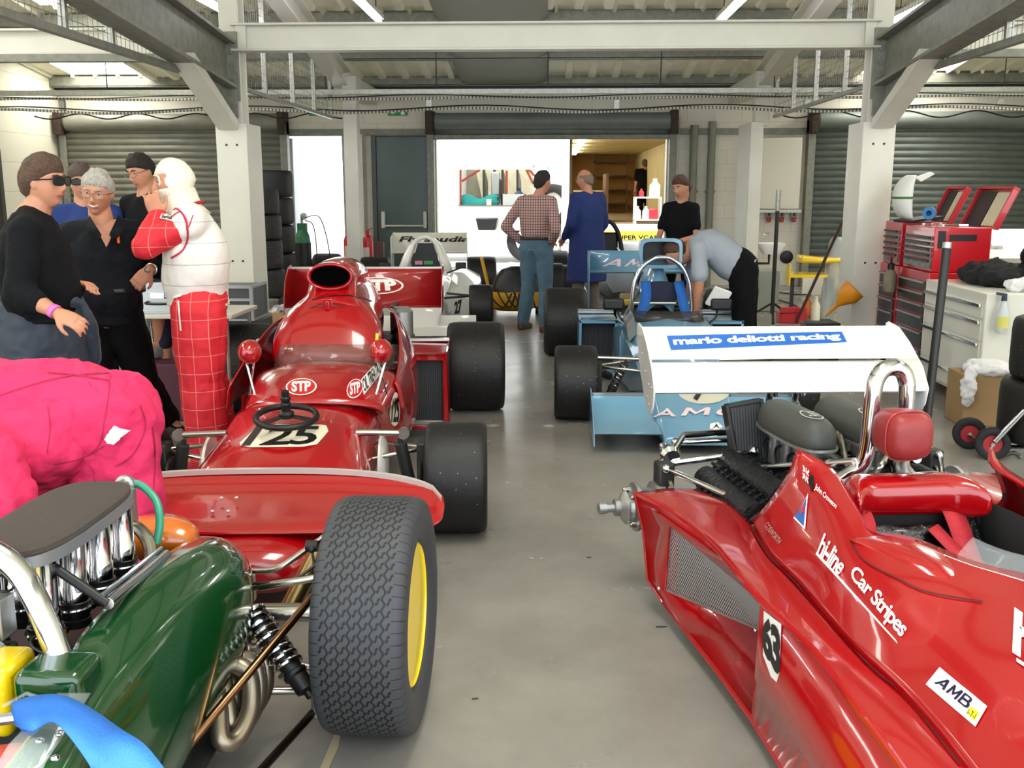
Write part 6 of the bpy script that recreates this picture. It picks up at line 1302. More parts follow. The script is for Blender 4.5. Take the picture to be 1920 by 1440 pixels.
# 2 ---- smiling man with silver hair
Y = 5.55
J = dict(pel=at(200, 575, Y+.1), chest=at(195, 470, Y+.02), neck=at(192, 417, Y), head=at(183, 362, Y-.05), shL=at(258, 435, Y+.08), shR=at(128, 440, Y-.02), elL=at(306, 505, Y+.16), wrL=at(280, 505, Y-.02), elR=at(112, 530, Y), wrR=at(128, 590, Y-.1),
     hipL=at(228, 592, Y+.12), hipR=at(172, 592, Y+.08), knL=at(270, 715, Y+.3), knR=at(180, 730, Y+.1), anL=gz(315, 785, .09), anR=V((at(180, 700, Y).x, Y+.15, .09)))
p2, H2, t2, b2, JJ = person('smiling man with silver hair and wire glasses in a black open necked shirt', J, (.12, -1, 0), (.12, -1, -.22), (.16, -.2, 1), top='black_shirt', topmat=mat('black_shirt_cloth', '070a10', .8, bump=.5, bscale=18, spec=.25), bottom=M_blackjn, shoes=M_black, hair='short', hairmat=M_hair_gr, sleeve=.80, belly=.045, w=1.1, smile=1, glasses='wire', thick=.012,
    hands=dict(L=((-.5, -.1, -.55), (-.2, .8, 0), 1, 30)), baggy=.012, hs=1.04, foot=(.75, -.65, 0), tdisp=.018)
dv = (JJ['wrL']-JJ['elL']).normalized(); xx, yy = frame(dv)
MB().tube([q for q in ell(JJ['wrL']-dv*.02, xx, yy, .034, .031, 24)], .006, 8, closed=True).lathe([(.018, 0), (.018, .008)], JJ['wrL']-dv*.02+V((-.005, -.034, 0)), (0, -1, .1), 20).build('wrist_watch', M_steel, p2, world=True)
MB().box(at(222, 447, Y-.15), (.012, .01, .05)).build('orange_pen', mat('orange_plastic', 'e86a1c', .4), p2, world=True)
ch = JJ['chest']; 
bq = MB(); ring_ = ell(JJ['pel']+(ch-JJ['pel']).normalized()*.09, V((1, .05, 0)), V((-.05, 1, 0)), .215, .175, 40, 2.4); bq.loft([ring_, [q+V((0, 0, .035)) for q in ring_]], False).build('belt', M_black, p2, world=True, solid=.005)
# v of skin and collar
c0 = at(192, 414, Y-.13); V_ = [at(171, 408, Y-.10), at(218, 408, Y-.06), at(212, 440, Y-.165), at(203, 463, Y-.19), at(188, 442, Y-.175)]
for (a, b, c, d) in (((168, 404), (160, 428), (186, 452), (190, 440)), ((222, 404), (238, 428), (212, 452), (205, 440))):
    MB().add([at(*a, Y-.08), at(*b, Y-.14), at(*c, Y-.185), at(*d, Y-.18)], [(0, 1, 2, 3)]).build('shirt_collar', mat('black_shirt_cloth'), p2, world=True, solid=.006)
vs_ = [at(172, 406, Y-.06), at(196, 404, Y-.03), at(222, 406, Y-.05), at(214, 434, Y-.155), at(202, 462, Y-.188), at(188, 436, Y-.165)]
tp_t = bvh([t2]); sk = shape_mesh([[(.05, 1), (.95, 1), (.8, .55), (.55, 0), (.3, .5)]])
decal('open_neck', sk, [(172, 464), (222, 464), (222, 412), (172, 412)], M_skin, p2, tp_t, .004)
# 3 ---- person mostly hidden behind, cap and sunglasses
Y = 6.9
def stand(x, ytop, Y, face, fwd, h=1.76, wdt=.19, arms=None, lean=0):
    """upright skeleton: head top at pixel (x, ytop)"""
    T_ = at(x, ytop, Y); F = V(fwd).normalized(); S = V((0, 0, 1)).cross(F); k = T_.z/1.76; c = V((T_.x, Y, 0))  # S points to the figure's left
    g = lambda f, s, z: c+F*f*k+S*s*k+V((0, 0, z*k))
    J = dict(head=g(.0, 0, 1.64), neck=g(-.02, 0, 1.49), chest=g(-.02, 0, 1.30), pel=g(-.02-lean, 0, .97), shL=g(-.02, wdt, 1.43), shR=g(-.02, -wdt, 1.43), elL=g(-.02, .25, 1.13), elR=g(-.02, -.25, 1.13), wrL=g(.08, .24, .88), wrR=g(.08, -.24, .88),
             hipL=g(-.02-lean, .09, .92), hipR=g(-.02-lean, -.09, .92), knL=g(.0-lean, .11, .5), knR=g(.0-lean, -.11, .5), anL=g(-.03-lean, .12, .09/k), anR=g(-.03-lean, -.12, .09/k))
    return J, g, F, S
J, g, F, S = stand(150, 309, Y, None, (.5, -1, 0))
person('partly hidden person in brown cap, sunglasses and royal blue shirt behind the silver haired man', J, F, (.45, -1, -.1), top='blue_shirt', topmat=mat('royal_blue_cloth', '16306e', .8), bottom=M_blackjn, shoes=M_black, hair='full', hairmat=mat('cap_brown', '4e3c34', .8), near=False, glasses='sun', thick=.02)
# 4 ---- man with glasses looking down
Y = 7.0
J, g, F, S = stand(262, 289, Y, None, (-.6, -1, 0))
J['knR'] = g(.36, -.12, .74); J['anR'] = gz(300, 648, .50); J['elL'] = g(.05, .28, 1.13); J['wrL'] = g(.28, .12, 1.05); J['wrR'] = g(.3, -.1, 1.05)
J['knR'] = (J['hipR']+J['anR'])/2+V((.10, -.12, .10))
p4 = person('bespectacled man with cropped dark hair in a black team shirt looking down, one foot raised', J, F, (-.45, -.95, -.35), (-.2, -.2, 1), top='team_shirt', topmat=M_blackcl, bottom=mat('navy_shorts', '1a1f33', .8), shoes=mat('grey_trainer', '8a8a86', .7), hair='short', hairmat=M_hair_dk, near=False, sleeve=.3, glasses='wire', short=True, hs=1.05)[0]
tag(MB().box(V((J['anR'].x+.05, J['anR'].y, .205)), (.42, .5, .41)).build('tool_crate', mat('maroon_crate', '4a1c2c', .6), bev=.012), 'maroon crate under the raised trainer of the man in shorts', 'crate')
# 5 ---- racing driver in balaclava
Y = 5.5
J = dict(pel=at(372, 560, Y+.02), chest=at(366, 455, Y), neck=at(352, 398, Y), head=at(326, 343, Y), shL=at(352, 420, Y-.19), shR=at(352, 420, Y+.19), elL=at(272, 462, Y-.27), wrL=at(296, 408, Y-.16), elR=at(290, 452, Y+.24), wrR=at(300, 402, Y+.10),
     hipL=at(372, 580, Y-.09), hipR=at(372, 580, Y+.09), knL=at(378, 715, Y-.12), knR=at(384, 705, Y+.14), anL=V((at(395, 830, Y-.1).x, Y-.12, .10)), anR=V((at(405, 800, Y+.1).x, Y+.16, .10)))
p5, H5, t5, b5, JJ = person('racing driver in cream balaclava, quilted white vest and red race suit fastening his collar', J, (-1, .05, 0), (-1, -.50, -.12), (-.2, 0, 1), top='race_suit_top', topmat=M_suit, bottom=M_suit, shoes=mat('red_boot', 'b02030', .6), hair=None, sleeve=1.0, belly=.015, w=1.12, smile=1, ears=False,
    hands=dict(L=((-.2, -.1, .9), (-.2, .9, .1), -1, 60), R=((-.15, -.3, .9), (-.2, -.9, .1), 1, 60)), baggy=.036, hs=1.1, tdisp=.022)
vm = MB(); torso(vm, JJ, .042, .02, w=1.12, low=False, hem=.16); 
for s in ('L', 'R'): vm.cap(JJ['sh'+s]*.75+JJ['chest']*.25, JJ['sh'+s]*.97+JJ['chest']*.03, .110, .088)
vm.build('quilted_vest', M_vest, p5, world=True, rm=.010, sm=5, disp=.03, dscale=.16)
bal = MB()
for r in head_pts(48, 36):
    bal_r = []
    for x, y, z in r:
        open_ = (abs(x) < .062 and y > .02 and -.028 < z < .048)
        k_ = 1.075; q = V((x*k_*1.03, min(y, .092)*k_ if y > 0 else y*1.07, z*1.05))
        bal_r.append(H5@(V((x, y, z))*.86 if open_ else q))
    bal.v += bal_r
n_ = 48; kk = len(bal.v)//n_; bal.f = [(i*n_+j, i*n_+(j+1) % n_, (i+1)*n_+(j+1) % n_, (i+1)*n_+j) for i in range(kk-1) for j in range(n_)]; bal.mi = [0]*len(bal.f)
nk = JJ['neck']; 
bal.loft([ell(H5@V((0, -.018, -.035)), H5.to_3x3()@V((1, 0, 0)), H5.to_3x3()@V((0, 1, 0)), .070, .080, 28), ell(nk*.5+(H5@V((0, -.01, -.1)))*.5, H5.to_3x3()@V((1, 0, 0)), H5.to_3x3()@V((0, 1, 0)), .088, .092, 28), ell(nk+V((0, 0, -.02)), H5.to_3x3()@V((1, 0, 0)), H5.to_3x3()@V((0, 1, 0)), .115, .115, 28)], True)
bal.build('balaclava', M_bala, p5, world=True, ang=180, disp=.005, dscale=.05)
MB().tube([H5@(V(p_)) for p_ in smooth_path([(x, .088-abs(x)*.35, z) for x, z in ((-.05, .012), (-.04, .038), (0, .045), (.04, .038), (.05, .012), (.04, -.014), (0, -.022), (-.04, -.014))], 3, closed=True)], .005, 8, closed=True).build('eye_opening_hem', M_bala, p5, world=True)
M_piping = mat('red_piping', 'b8203c', .6)
MB().tube([nk+V((-.0, 0, .005))+V((.092*cos(a)-.01, .10*sin(a), .04*cos(a)+.012)) for a in [2*pi*i/30 for i in range(30)]], .009, 8, closed=True).build('collar_piping', M_piping, p5, world=True)
tv = bvh([o for o in p5.children if o.name.startswith('quilted_vest')]); stroke('armhole_piping', [(308, 398), (330, 392), (346, 408), (352, 440), (344, 468), (322, 484)], 3.5, M_piping, p5, tv, .006); stroke('shoulder_piping', [(322, 408), (338, 398), (350, 412), (353, 426), (362, 404)], 2, M_piping, p5, tv, .006)
ta = bvh([t5]); decal('arm_patch', shape_mesh([[(0, .2), (.12, .9), (.9, 1), (1, .6), (.85, 0), (.1, 0)]]), [(298, 411), (327, 416), (328, 402), (299, 400)], D_white, p5, ta, .006)
decal('patch_lettering', txt('Everoak', bold=.03, shear=.2), [(301, 410), (324, 414), (325, 405), (302, 403)], D_black, p5, ta, .009)
tb5 = bvh([b5]); decal('pocket_piping', shape_mesh([rect_poly()]), [(339, 620), (342, 620), (337, 563), (334, 565)], D_white, p5, tb5, .006)
decal('waist_piping', shape_mesh([rect_poly()]), [(316, 563), (341, 556), (341, 552), (316, 559)], D_white, p5, tb5, .006)
# 6 ---- mechanic in pink overalls bent over, near left
J = dict(pel=at(222, 800, 3.22), chest=at(40, 838, 3.10), neck=at(-70, 868, 3.02), head=at(-150, 900, 2.95), shL=at(-40, 800, 3.30), shR=at(-10, 850, 2.86), elL=at(-80, 960, 3.25), wrL=at(-60, 1090, 3.1), elR=at(22, 965, 2.78), wrR=at(25, 1110, 2.62),
     hipL=at(232, 812, 3.34), hipR=at(225, 830, 3.12), knL=V((-1.72, 3.33, .50)), knR=V((-1.50, 3.18, .50)), anL=V((-1.74, 3.38, .09)), anR=V((-1.47, 3.24, .09)))
J['hipL'] = V((-1.66, 3.34, .86)); J['hipR'] = V((-1.50, 3.17, .86)); J['pel'] = V((-1.585, 3.22, .865))
p6, H6, t6, b6, JJ = person('mechanic in bright pink overalls bent far forward with his back to the 125 car', J, (-.45, -.1, -1), (-.6, -.1, -.7), (-.7, 0, .6), top='overall_top', topmat=M_pink, bottom=M_pink, shoes=M_black, hair='short', hairmat=M_hair_br, sleeve=.46, belly=.03, w=1.14, baggy=.03, hs=1.05, foot=(-.9, -.3, 0), tdisp=.045)
ov = MB(); ov.sph(V((-1.49, 3.20, .84)), (.175, .2, .17), 24, 14); ov.cap(V((-1.55, 3.2, .865)), V((-1.85, 3.14, .89)), .165, .17); ov.cap(V((-1.45, 3.17, .80)), V((-1.41, 3.15, .50)), .135, .12); ov.cap(V((-1.41, 3.15, .50)), V((-1.41, 3.16, .15)), .12, .10)
ov.build('overall_seat', M_pink, p6, world=True, rm=.013, sm=6, disp=.05, dscale=.11)
tp6 = bvh([t6, b6]+[o for o in p6.children if o.name.startswith('overall_seat')])
decal('rag_in_pocket', shape_mesh([[(.0, .35), (.35, 1), (1, .75), (.75, .5), (.35, 0), (.1, .05)]]), [(196, 832), (241, 832), (241, 798), (196, 798)], D_white, p6, tp6, .01)
M_pseam = mat('pink_seam', 'a01c42', .9)
for pts in (((0, 742), (60, 722), (130, 706), (205, 700)), ((207, 702), (204, 740), (196, 790), (188, 830), (170, 850)), ((90, 700), (140, 704), (205, 714)), ((262, 760), (272, 800), (250, 850), (215, 876)), ((196, 836), (150, 860), (100, 870)), ((90, 760), (94, 800), (88, 850)), ((285, 800), (290, 860), (286, 930))): stroke('overall_seam', pts, 2.2, M_pseam, p6, tp6, .004)
# 7 ---- man in checked shirt, hands on hips
Y = 11.3
J, g, F, S = stand(1008, 321, Y, None, (.55, 1, 0))
J['elL'] = g(-.12, .34, 1.16); J['wrL'] = g(.02, .2, .98); J['elR'] = g(-.2, -.34, 1.14); J['wrR'] = g(-.02, -.2, 1.0); J['chest'] += V((.0, 0, 0)); J['anL'] += V((-.04, .1, 0)); J['head'] += V((.06, 0, 0))
M_plaid = grid_mat('checked_cloth', 'b89890', '5a3438', .028, 0, .030, .007, .8)
p7 = person('man in brown checked shirt and blue jeans with his hands on his hips', J, F, (.8, .55, -.05), top='checked_shirt', topmat=M_plaid, bottom=mat('blue_denim', '4e6a7c', .85, noise_=.2, nscale=12, bump=.2), shoes=mat('brown_shoe', '4a3022', .5), hair='short', hairmat=M_hair_dk, sleeve=.95, belly=.04, near=False, eyes=False, baggy=.012, hs=1.02)[0]
MB().loft([ell(J['pel']+V((0, 0, z)), S, F, .185, .145, 24, 2.4) for z in (.055, .09)], False).build('belt', mat('brown_leather', '3a2418', .5), p7, world=True, solid=.006)
# 8 ---- man in long blue coat
Y = 12.2
J, g, F, S = stand(1101, 317, Y, None, (-.75, 1, 0))
J['wrL'] = g(.16, .2, .98); J['wrR'] = g(.14, -.2, .96); J['head'] += V((-.03, 0, 0))
person('balding man in a long royal blue workshop coat, seen from behind', J, F, (-.9, .35, -.12), top='workshop_coat', topmat=mat('workshop_blue', '152c66', .8, bump=.3, bscale=16), bottom=mat('taupe_trousers', '6e645c', .8), shoes=M_black, hair='bald', hairmat=mat('grey_brown_hair', '7d6a5a', .7), sleeve=1, belly=.03, w=1.1, near=False, long_coat=.52, glasses='wire', eyes=True, thick=.006)
# 9 ---- young man in black polo
Y = 10.85
J, g, F, S = stand(1278, 331, Y, None, (-.45, -1, 0))
J['elL'] = g(.08, .21, 1.12); J['wrL'] = g(.30, .02, 1.06); J['elR'] = g(.1, -.2, 1.12); J['shL'] = g(-.02, .155, 1.43); J['shR'] = g(-.02, -.155, 1.43); J['wrR'] = g(.32, -.18, 1.06)
p9 = person('young man with short brown hair in a black polo shirt beside the blue car', J, F, (-.75, -.8, -.3), (-.25, -.1, 1), w=.86, top='polo_shirt', topmat=M_blackcl, bottom=M_blackjn, shoes=M_black, hair='short', hairmat=mat('chestnut_hair', '4c2f1e', .7, noise_=.4, nscale=90), sleeve=.33, near=False, hs=1.08)[0]
# 10 ---- man in grey T-shirt bending into the blue car
M_ = 0; Y = 8.55
J = dict(pel=at(1388, 500, Y), chest=at(1330, 458, Y), neck=at(1298, 455, Y), head=at(1268, 475, Y+.02), shL=at(1310, 468, Y-.18), shR=at(1310, 462, Y+.18), elL=at(1312, 525, Y-.22), wrL=at(1305, 580, Y-.18), elR=at(1296, 528, Y+.2), wrR=at(1290, 580, Y+.1),
     hipL=at(1393, 512, Y-.1), hipR=at(1395, 512, Y+.1), knL=V((at(1385, 560, Y).x+.02, Y-.12, .5)), knR=V((at(1395, 560, Y).x+.05, Y+.12, .5)), anL=V((at(1385, 560, Y).x-.0, Y-.13, .09)), anR=V((at(1395, 560, Y).x+.08, Y+.13, .09)))
person('man in grey T-shirt and black trousers bending down over the blue car', J, (-.6, 0, -1), (-.8, -.1, -.6), (-.6, 0, .8), top='grey_t_shirt', topmat=mat('grey_marl', '9aa0a8', .9, bump=.3, bscale=16), bottom=M_blackjn, shoes=M_black, hair='short', hairmat=M_hair_br, sleeve=.42, belly=.03, w=1.08, near=False, eyes=False, foot=(-1, -.1, 0), baggy=.014)
# 11 ---- man inside the transporter
Y = 27
J, g, F, S = stand(1209, 300, Y, None, (-.3, 1, 0), wdt=.24); k_ = 1.6/at(1209, 300, Y).z
J = {n_: V((at(1209, 300, Y).x+(q.x-at(1209, 300, Y).x)*k_, Y+(q.y-Y)*k_, q.z*k_+at(1209, 300, Y).z-1.6)) for n_, q in J.items()}
person('man in black T-shirt standing inside the lorry with his back turned', J, F, (-.2, 1, 0), top='black_t_shirt', topmat=M_blackcl, bottom=M_blackjn, shoes=M_black, hair='short', hairmat=M_hair_br, sleeve=.35, near=False, eyes=False, w=1.22)
# ================================================================ yard behind the hall
struct(MB().bx(-30, 30, YB+.1, 60, -.1, 0).build('ground_yard', mat('yard_concrete', 'b9b6ae', .8, noise_=.1, nscale=1)))
def bxp(mb, px0, py0, px1, py1, Y0, Y1): a, b = at(px0, py1, Y0), at(px1, py0, Y0); return mb.bx(a.x, b.x, Y0, Y1, a.z, b.z)
M_lorry = mat('lorry_white', 'eeeeea', .4, 0, .4)
LA = thing('lorry', 'white lorry with raised side flap, goods and teal cloth inside, beyond the big doorway', 'lorry', (-1.2, 22, 0))
q = MB(); bxp(q, 815, 225, 1000, 318, 21.85, 21.95); q.build('side_flap', M_lorry, LA, world=True, bev=.02)
q = MB(); bxp(q, 700, 388, 1000, 432, 22, 24.3); q.build('chassis_skirt', M_lorry, LA, world=True, bev=.03)
q = MB(); bxp(q, 700, 225, 858, 388, 22.0, 24.3); q.build('cab_body', M_lorry, LA, world=True, bev=.04)
q = MB(); bxp(q, 860, 225, 1000, 388, 24.2, 24.3); q.build('rear_panel', mat('beige_lining', 'a39c84', .7, noise_=.2, nscale=3), LA, world=True)
q = MB(); bxp(q, 860, 385, 1000, 389, 22.05, 24.2); q.build('load_floor', mat('dark_ply', '5c5248', .7, noise_=.3, nscale=6), LA, world=True)
M_rfr = mat('red_lead_frame', 'a8442e', .5)
for a, b in (((863, 318), (863, 388)), ((866, 340), (900, 318)), ((950, 320), (950, 388)), ((985, 312), (1003, 330)), ((978, 300), (1000, 345)), ((972, 312), (1002, 312))): MB().beam(at(*a, 22.4), at(*b, 22.4), .05, .05).build('red_brace', M_rfr, LA, world=True)
for k, px_ in enumerate((905, 925, 940, 968)): q = MB(); bxp(q, px_, 318, px_+4, 372, 24.0, 24.15); q.build('lining_strut', M_dark, LA, world=True)
q = MB(); bxp(q, 921, 322, 936, 366, 23.9, 24.1); q.build('side_pane', M_alu, LA, world=True, bev=.03)
q = MB(); a, b = at(894, 430, 21.9), at(935, 408, 21.9); q.loft([[V((a.x+(b.x-a.x)*u, y, z)) for u, z in ((.12, a.z), (.88, a.z), (1, b.z), (0, b.z))] for y in (21.5, 21.99)]).build('fuel_tank', M_black, LA, world=True, bev=.02)
for px_ in (740, 990): 
    c = at(px_, 455, 22.3); w_ = MB().loft(tyre_rings(.48, .28, .28, 36), False).build('lorry_wheel', M_rubber, LA); w_.location = (c.x+1.2, .35, .48); w_.rotation_euler = (0, 0, pi/2)
tag(MB().loft([[at(864+70*t+3*sin(j*2.1), 388-(3+16*sin(pi*j/10)*(1+.3*sin(9*t))) if 0 < j < 10 else 388, 22.35+.12*t+.05*j) for t in [i/8 for i in range(9)]] for j in range(11)], True, False).build('teal_cloth', mat('teal_fabric', '1f8f86', .8), solid=.01), 'crumpled teal cloth lying on the lorry floor', 'cloth')
q = MB(); a = at(940, 388, 22.2); b = at(985, 364, 22.2); q.bx(a.x, b.x, 22.2, 22.23, a.z, b.z).bx(a.x, b.x, 22.9, 22.93, a.z, b.z).bx(a.x, a.x+.03, 22.2, 22.9, a.z, b.z).bx(b.x-.03, b.x, 22.2, 22.9, a.z, b.z); tag(q.build('wire_crate', mat('crate_grey', '8d8f8c', .6)), 'grey open crate standing on the lorry floor', 'crate')
q = MB(); bxp(q, 912, 374, 921, 388, 22.25, 22.5); tag(q.build('green_box', mat('pale_green', 'c8cf9c', .6), bev=.01), 'small pale green striped box beside the teal cloth', 'box')
q = MB(); c = at(973, 350, 22.7); q.lathe([(.10, 0), (.12, .05), (.12, .28), (.05, .36), (.05, .42)], (c.x, 22.7, at(973, 388, 22.7).z), (0, 0, 1), 20); tag(q.build('water_bottle', mat('navy_plastic', '18304a', .3)), 'dark blue bottle at the end of the lorry floor', 'bottle')
LB = thing('van', 'white van standing by the transporter with a wheel on its flank', 'van', (-.1, 20.5, 0))
q = MB(); bxp(q, 1006, 225, 1056, 470, 20.8, 27.5); q.build('van_body', M_lorry, LB, world=True, bev=.1, seg=4)
c = at(1037, 378, 20.8); w_ = MB().loft(tyre_rings(.42, .22, .26, 36), False).build('van_wheel', M_rubber, LB); w_.location = (c.x+.1, .22, 1.3); w_.rotation_euler = (0, 0, R(65))
MB().lathe([(.25, 0), (.22, .03), (.1, .05), (.05, .08)], (0, 0, 0), (1, 0, 0), 28).build('wheel_disc', M_lorry, w_)
q = MB(); bxp(q, 1024, 312, 1029, 317, 20.7, 20.78); q.build('blue_badge', mat('badge_blue', '6fb4d8', .4), LB, world=True)
tag(MB().bx(-2.3, -.6, 18.9, 19.6, 0, .02).build('loading_ramp', mat('ramp_grey', '8a7a74', .6)), 'flat grey ramp lying in the yard outside the doorway', 'ramp')
# transporter interior
TR = thing('transporter', 'open car transporter with beige interior, strip lights and racking seen through the doorway', 'lorry', (1.3, 20, 0))
zf, zc = at(1150, 420, 20).z, at(1150, 256, 20).z; x0, x1 = at(1066, 300, 20).x, at(1243, 300, 20).x
M_beige = mat('lorry_lining', 'c9bd92', .6, noise_=.15, nscale=2)
MB().bx(x0-.1, x0, 20, 31, zf-.1, zc+.1).bx(x1+.35, x1+.45, 20, 31, zf-.1, zc+.1).build('side_wall', M_beige, TR, world=True)
MB().bx(x0-.1, x1+.45, 31, 31.1, zf-.1, zc+.1).build('end_wall', mat('orange_ply', 'b5823c', .6), TR, world=True)
MB().bx(x0-.1, x1+.45, 20, 31.1, zc, zc+.1).build('roof_panel', M_beige, TR, world=True)
MB().bx(x0-.1, x1+.45, 20, 31.1, zf-.15, zf).build('load_bed', mat('lorry_floor', '7a6850', .6), TR, world=True)
MB().bx(x0-.13, x0+.02, 19.9, 20.05, .3, zc+.15).bx(x1+.33, x1+.48, 19.9, 20.05, .3, zc+.15).bx(x0-.1, x1+.4, 19.9, 20.05, zc+.05, zc+.3).build('door_frame', M_lorry, TR, world=True, bev=.02)
MB().bx(x0-.1, x1+.4, 19.85, 20.0, zf-.35, zf-.0).build('tail_sill', M_lorry, TR, world=True, bev=.02)
for k in range(6): MB().bx(x0, x0+.09, 21+k*1.5, 21.1+k*1.5, zf, zc).build('wall_post', mat('post_brown', '6e604a', .6), TR, world=True)
for k in range(4): MB().bx(x0+.25, x0+.35, 21.2+k*2, 22.5+k*2, zc-.06, zc-.02).build('strip_lamp', mat('lorry_lamp', 'fff6e0', .4, emit=45), TR, world=True)
RK = MB()
for z in (1.2, 1.6, 2.0, 2.4): RK.bx(1.3, 2.3, 30.3, 30.9, z, z+.04)
for x in (1.3, 2.26): RK.bx(x, x+.04, 30.3, 30.34, zf, zc)
RK.build('racking', mat('rack_grey', '5a5040', .6), TR, world=True)
wh = MB().loft(tyre_rings(.45, .25, .27, 36), False).build('lorry_wheel', M_rubber, TR); wh.location = (-.55, .5, .45)
tag(MB().bx(1.15, 1.2, 21, 22.4, zf, zf+1.0).build('brown_board', mat('brown_board', '5c3a22', .6)), 'brown upright board inside the transporter', 'board')
WT = thing('workbench', 'cluttered table with papers inside the transporter', 'table', (.95, 22.5, zf))
MB().bx(-.45, .25, -.3, .3, .62, .66).build('table_top', mat('light_wood', 'cdbb98', .5), WT, bev=.005)
for x in (-.42, .22): MB().bx(x-.02, x+.02, -.28, .28, 0, .62).build('leg', M_dark, WT)
tr = thing('trolley', 'white two tier trolley with bottles at the tail of the transporter', 'trolley', (1.95, 20.35, zf))
MB().bx(-.26, .26, -.2, .2, .50, .53).build('tray', M_lorry, tr, bev=.008); MB().bx(-.26, .26, -.2, .2, .06, .09).build('tray', M_lorry, tr, bev=.008)
for x in (-.25, .25):
    for y in (-.19, .19): MB().bx(x-.015, x+.015, y-.015, y+.015, 0, .53).build('leg', M_lorry, tr)
def jug(name, loc, r, h, mt, lab, cat='bottle', grp=None): return tag(MB().lathe([(r, 0), (r*1.02, .02), (r*1.02, h*.62), (r*.45, h*.8), (r*.4, h*.95), (r*.42, h)], loc, (0, 0, 1), 20).build(name, mt, bev=.004), lab, cat, grp)
jug('white_bottle', (1.75, 20.3, zf+.09), .07, .26, M_lorry, 'white bottle on the lower tray of the trolley, nearer the doorway edge'); jug('white_bottle', (1.92, 20.3, zf+.09), .07, .26, M_lorry, 'white bottle on the lower tray of the trolley, second along')
jug('white_can', (2.1, 20.4, zf+.53), .11, .36, M_lorry, 'tall white container on top of the trolley', 'container')
tag(MB().bx(1.98, 2.15, 20.2, 20.5, zf+.09, zf+.3).build('red_toolbox', mat('box_red', 'b8202c', .4), bev=.02), 'red box on the lower tray of the trolley', 'box')
jug('red_bottle', (1.82, 20.3, zf+.53), .05, .16, mat('box_red'), 'small red bottle on top of the trolley')
bn = tag(MB().bx(.95, 2.2, 19.80, 19.84, zf-.30, zf-.13).build('yellow_banner', mat('banner_yellow', 'e8cf38', .5)), 'yellow banner with black lettering fixed along the transporter sill', 'banner')
dd = decal('banner_lettering', txt('SUPER VCAR', bold=.03), [(1152, 449), (1236, 449), (1236, 441), (1152, 441)], D_black, bn, bvh([bn]), .004)
# ================================================================ loose things in the hall
# pipes, chain and cabinet on the far wall
M_pipe = mat('grey_pipe', '7e8070', .5)
for px_, t, nm in ((1297, 235, 'beside the hoist chain'), (1330, 228, 'nearer the white wall cabinet')):
    c = at(px_, 400, YB-.12); o = tag(MB().tube([(c.x, YB-.1, 0), (c.x, YB-.1, at(px_, t, YB).z)], .065, 18).lathe([(.085, 0), (.085, .04)], (c.x, YB-.1, 1.55), (0, 0, 1), 18).build('drain_pipe', M_pipe), 'tall grey vertical pipe on the far wall %s' % nm, 'pipe', 'grey pipes on the far wall')
c = at(1272, 300, YB-.3); q = MB()
for k in range(60): q.tube([p for p in ell((c.x, YB-.3, 1.2+k*.026), V((1, 0, 0)) if k % 2 else V((0, 1, 0)), V((0, 0, 1)), .009, .018, 10)], .003, 5, closed=True)
tag(q.build('hoist_chain', M_galv, flat=True), 'hanging chain of the roller shutter beside the doorway', 'chain', kind=None)
WC = thing('wall_cabinet', 'tall white cabinet hung on the far wall above three red sockets', 'cabinet', (at(1463, 330, YB-.35).x, YB-.35, 0))
za, zb = at(1463, 392, YB-.35).z, at(1463, 258, YB-.35).z; hw = .33
MB().bx(-hw, hw, 0, .33, za, zb).build('cabinet_body', mat('cabinet_cream', 'dcd8c8', .5), WC, bev=.01)
MB().bx(-hw-.06, hw+.04, -.02, 0, za-.06, za-.01).bx(-hw-.06, -hw-.02, -.02, 0, za, zb).build('cabinet_rail', M_galv, WC, bev=.003)
for k, px_ in enumerate((1442, 1466, 1489)):
    c = at(px_, 408, YB-.1); so = thing('power_socket', 'red industrial socket under the white wall cabinet, %s of three' % ('first', 'second', 'third')[k], 'socket', (c.x, YB, c.z), 0, 'red sockets under the wall cabinet')
    MB().bx(-.05, .05, -.08, 0, -.03, .10).build('socket_box', mat('socket_grey', '9a9a92', .5), so, bev=.01); MB().lathe([(.04, 0), (.035, .07)], (0, -.07, -.0), (0, -.3, -1), 16).build('socket_cap', mat('socket_red', 'b03028', .45), so); MB().bx(-.02, .02, -.09, -.075, .02, .08).build('socket_switch', M_black, so)
c = at(1475, 482, YB-.02); tag(MB().lathe([(.11, 0), (.11, .02), (.09, .03)], (c.x, YB, c.z), (0, -1, 0), 28).build('wall_disc', M_black), 'round black cover on the white wall beside the tripod stand', 'cover')
SK_ = thing('wash_basin', 'small white wash basin fixed to the wall pier beside the bending man', 'basin', (3.05, 14.9, 0))
zb_ = at(1420, 455, 15).z; MB().loft([ell((.22, 0, zb_+dz), V((1, 0, 0)), V((0, 1, 0)), a, b, 24, 4) for dz, a, b in ((-.16, .12, .12), (-.02, .2, .2), (0, .2, .2), (-.01, .17, .17), (-.1, .1, .1))]).build('basin_bowl', M_lorry, SK_); MB().tube([(.1, 0, zb_+.02), (.1, 0, zb_+.12), (.18, 0, zb_+.14)], .015, 8).build('basin_tap', M_chrome, SK_); MB().tube([(.2, 0, zb_-.15), (.2, 0, zb_-.3), (.02, 0, zb_-.3)], .02, 8).build('waste_pipe', M_black, SK_)
c = gz(1438, 585); tag(MB().bx(c.x-.2, c.x+.15, c.y, c.y+.3, 0, .55).build('grey_bin', mat('bin_grey', '8f9488', .6), bev=.015), 'grey box standing on the floor behind the tripod stand', 'box')
c = gz(1447, 603); TS = thing('tripod_stand', 'tall black tripod stand with silver top in front of the wall cabinet', 'stand', (c.x, c.y, 0))
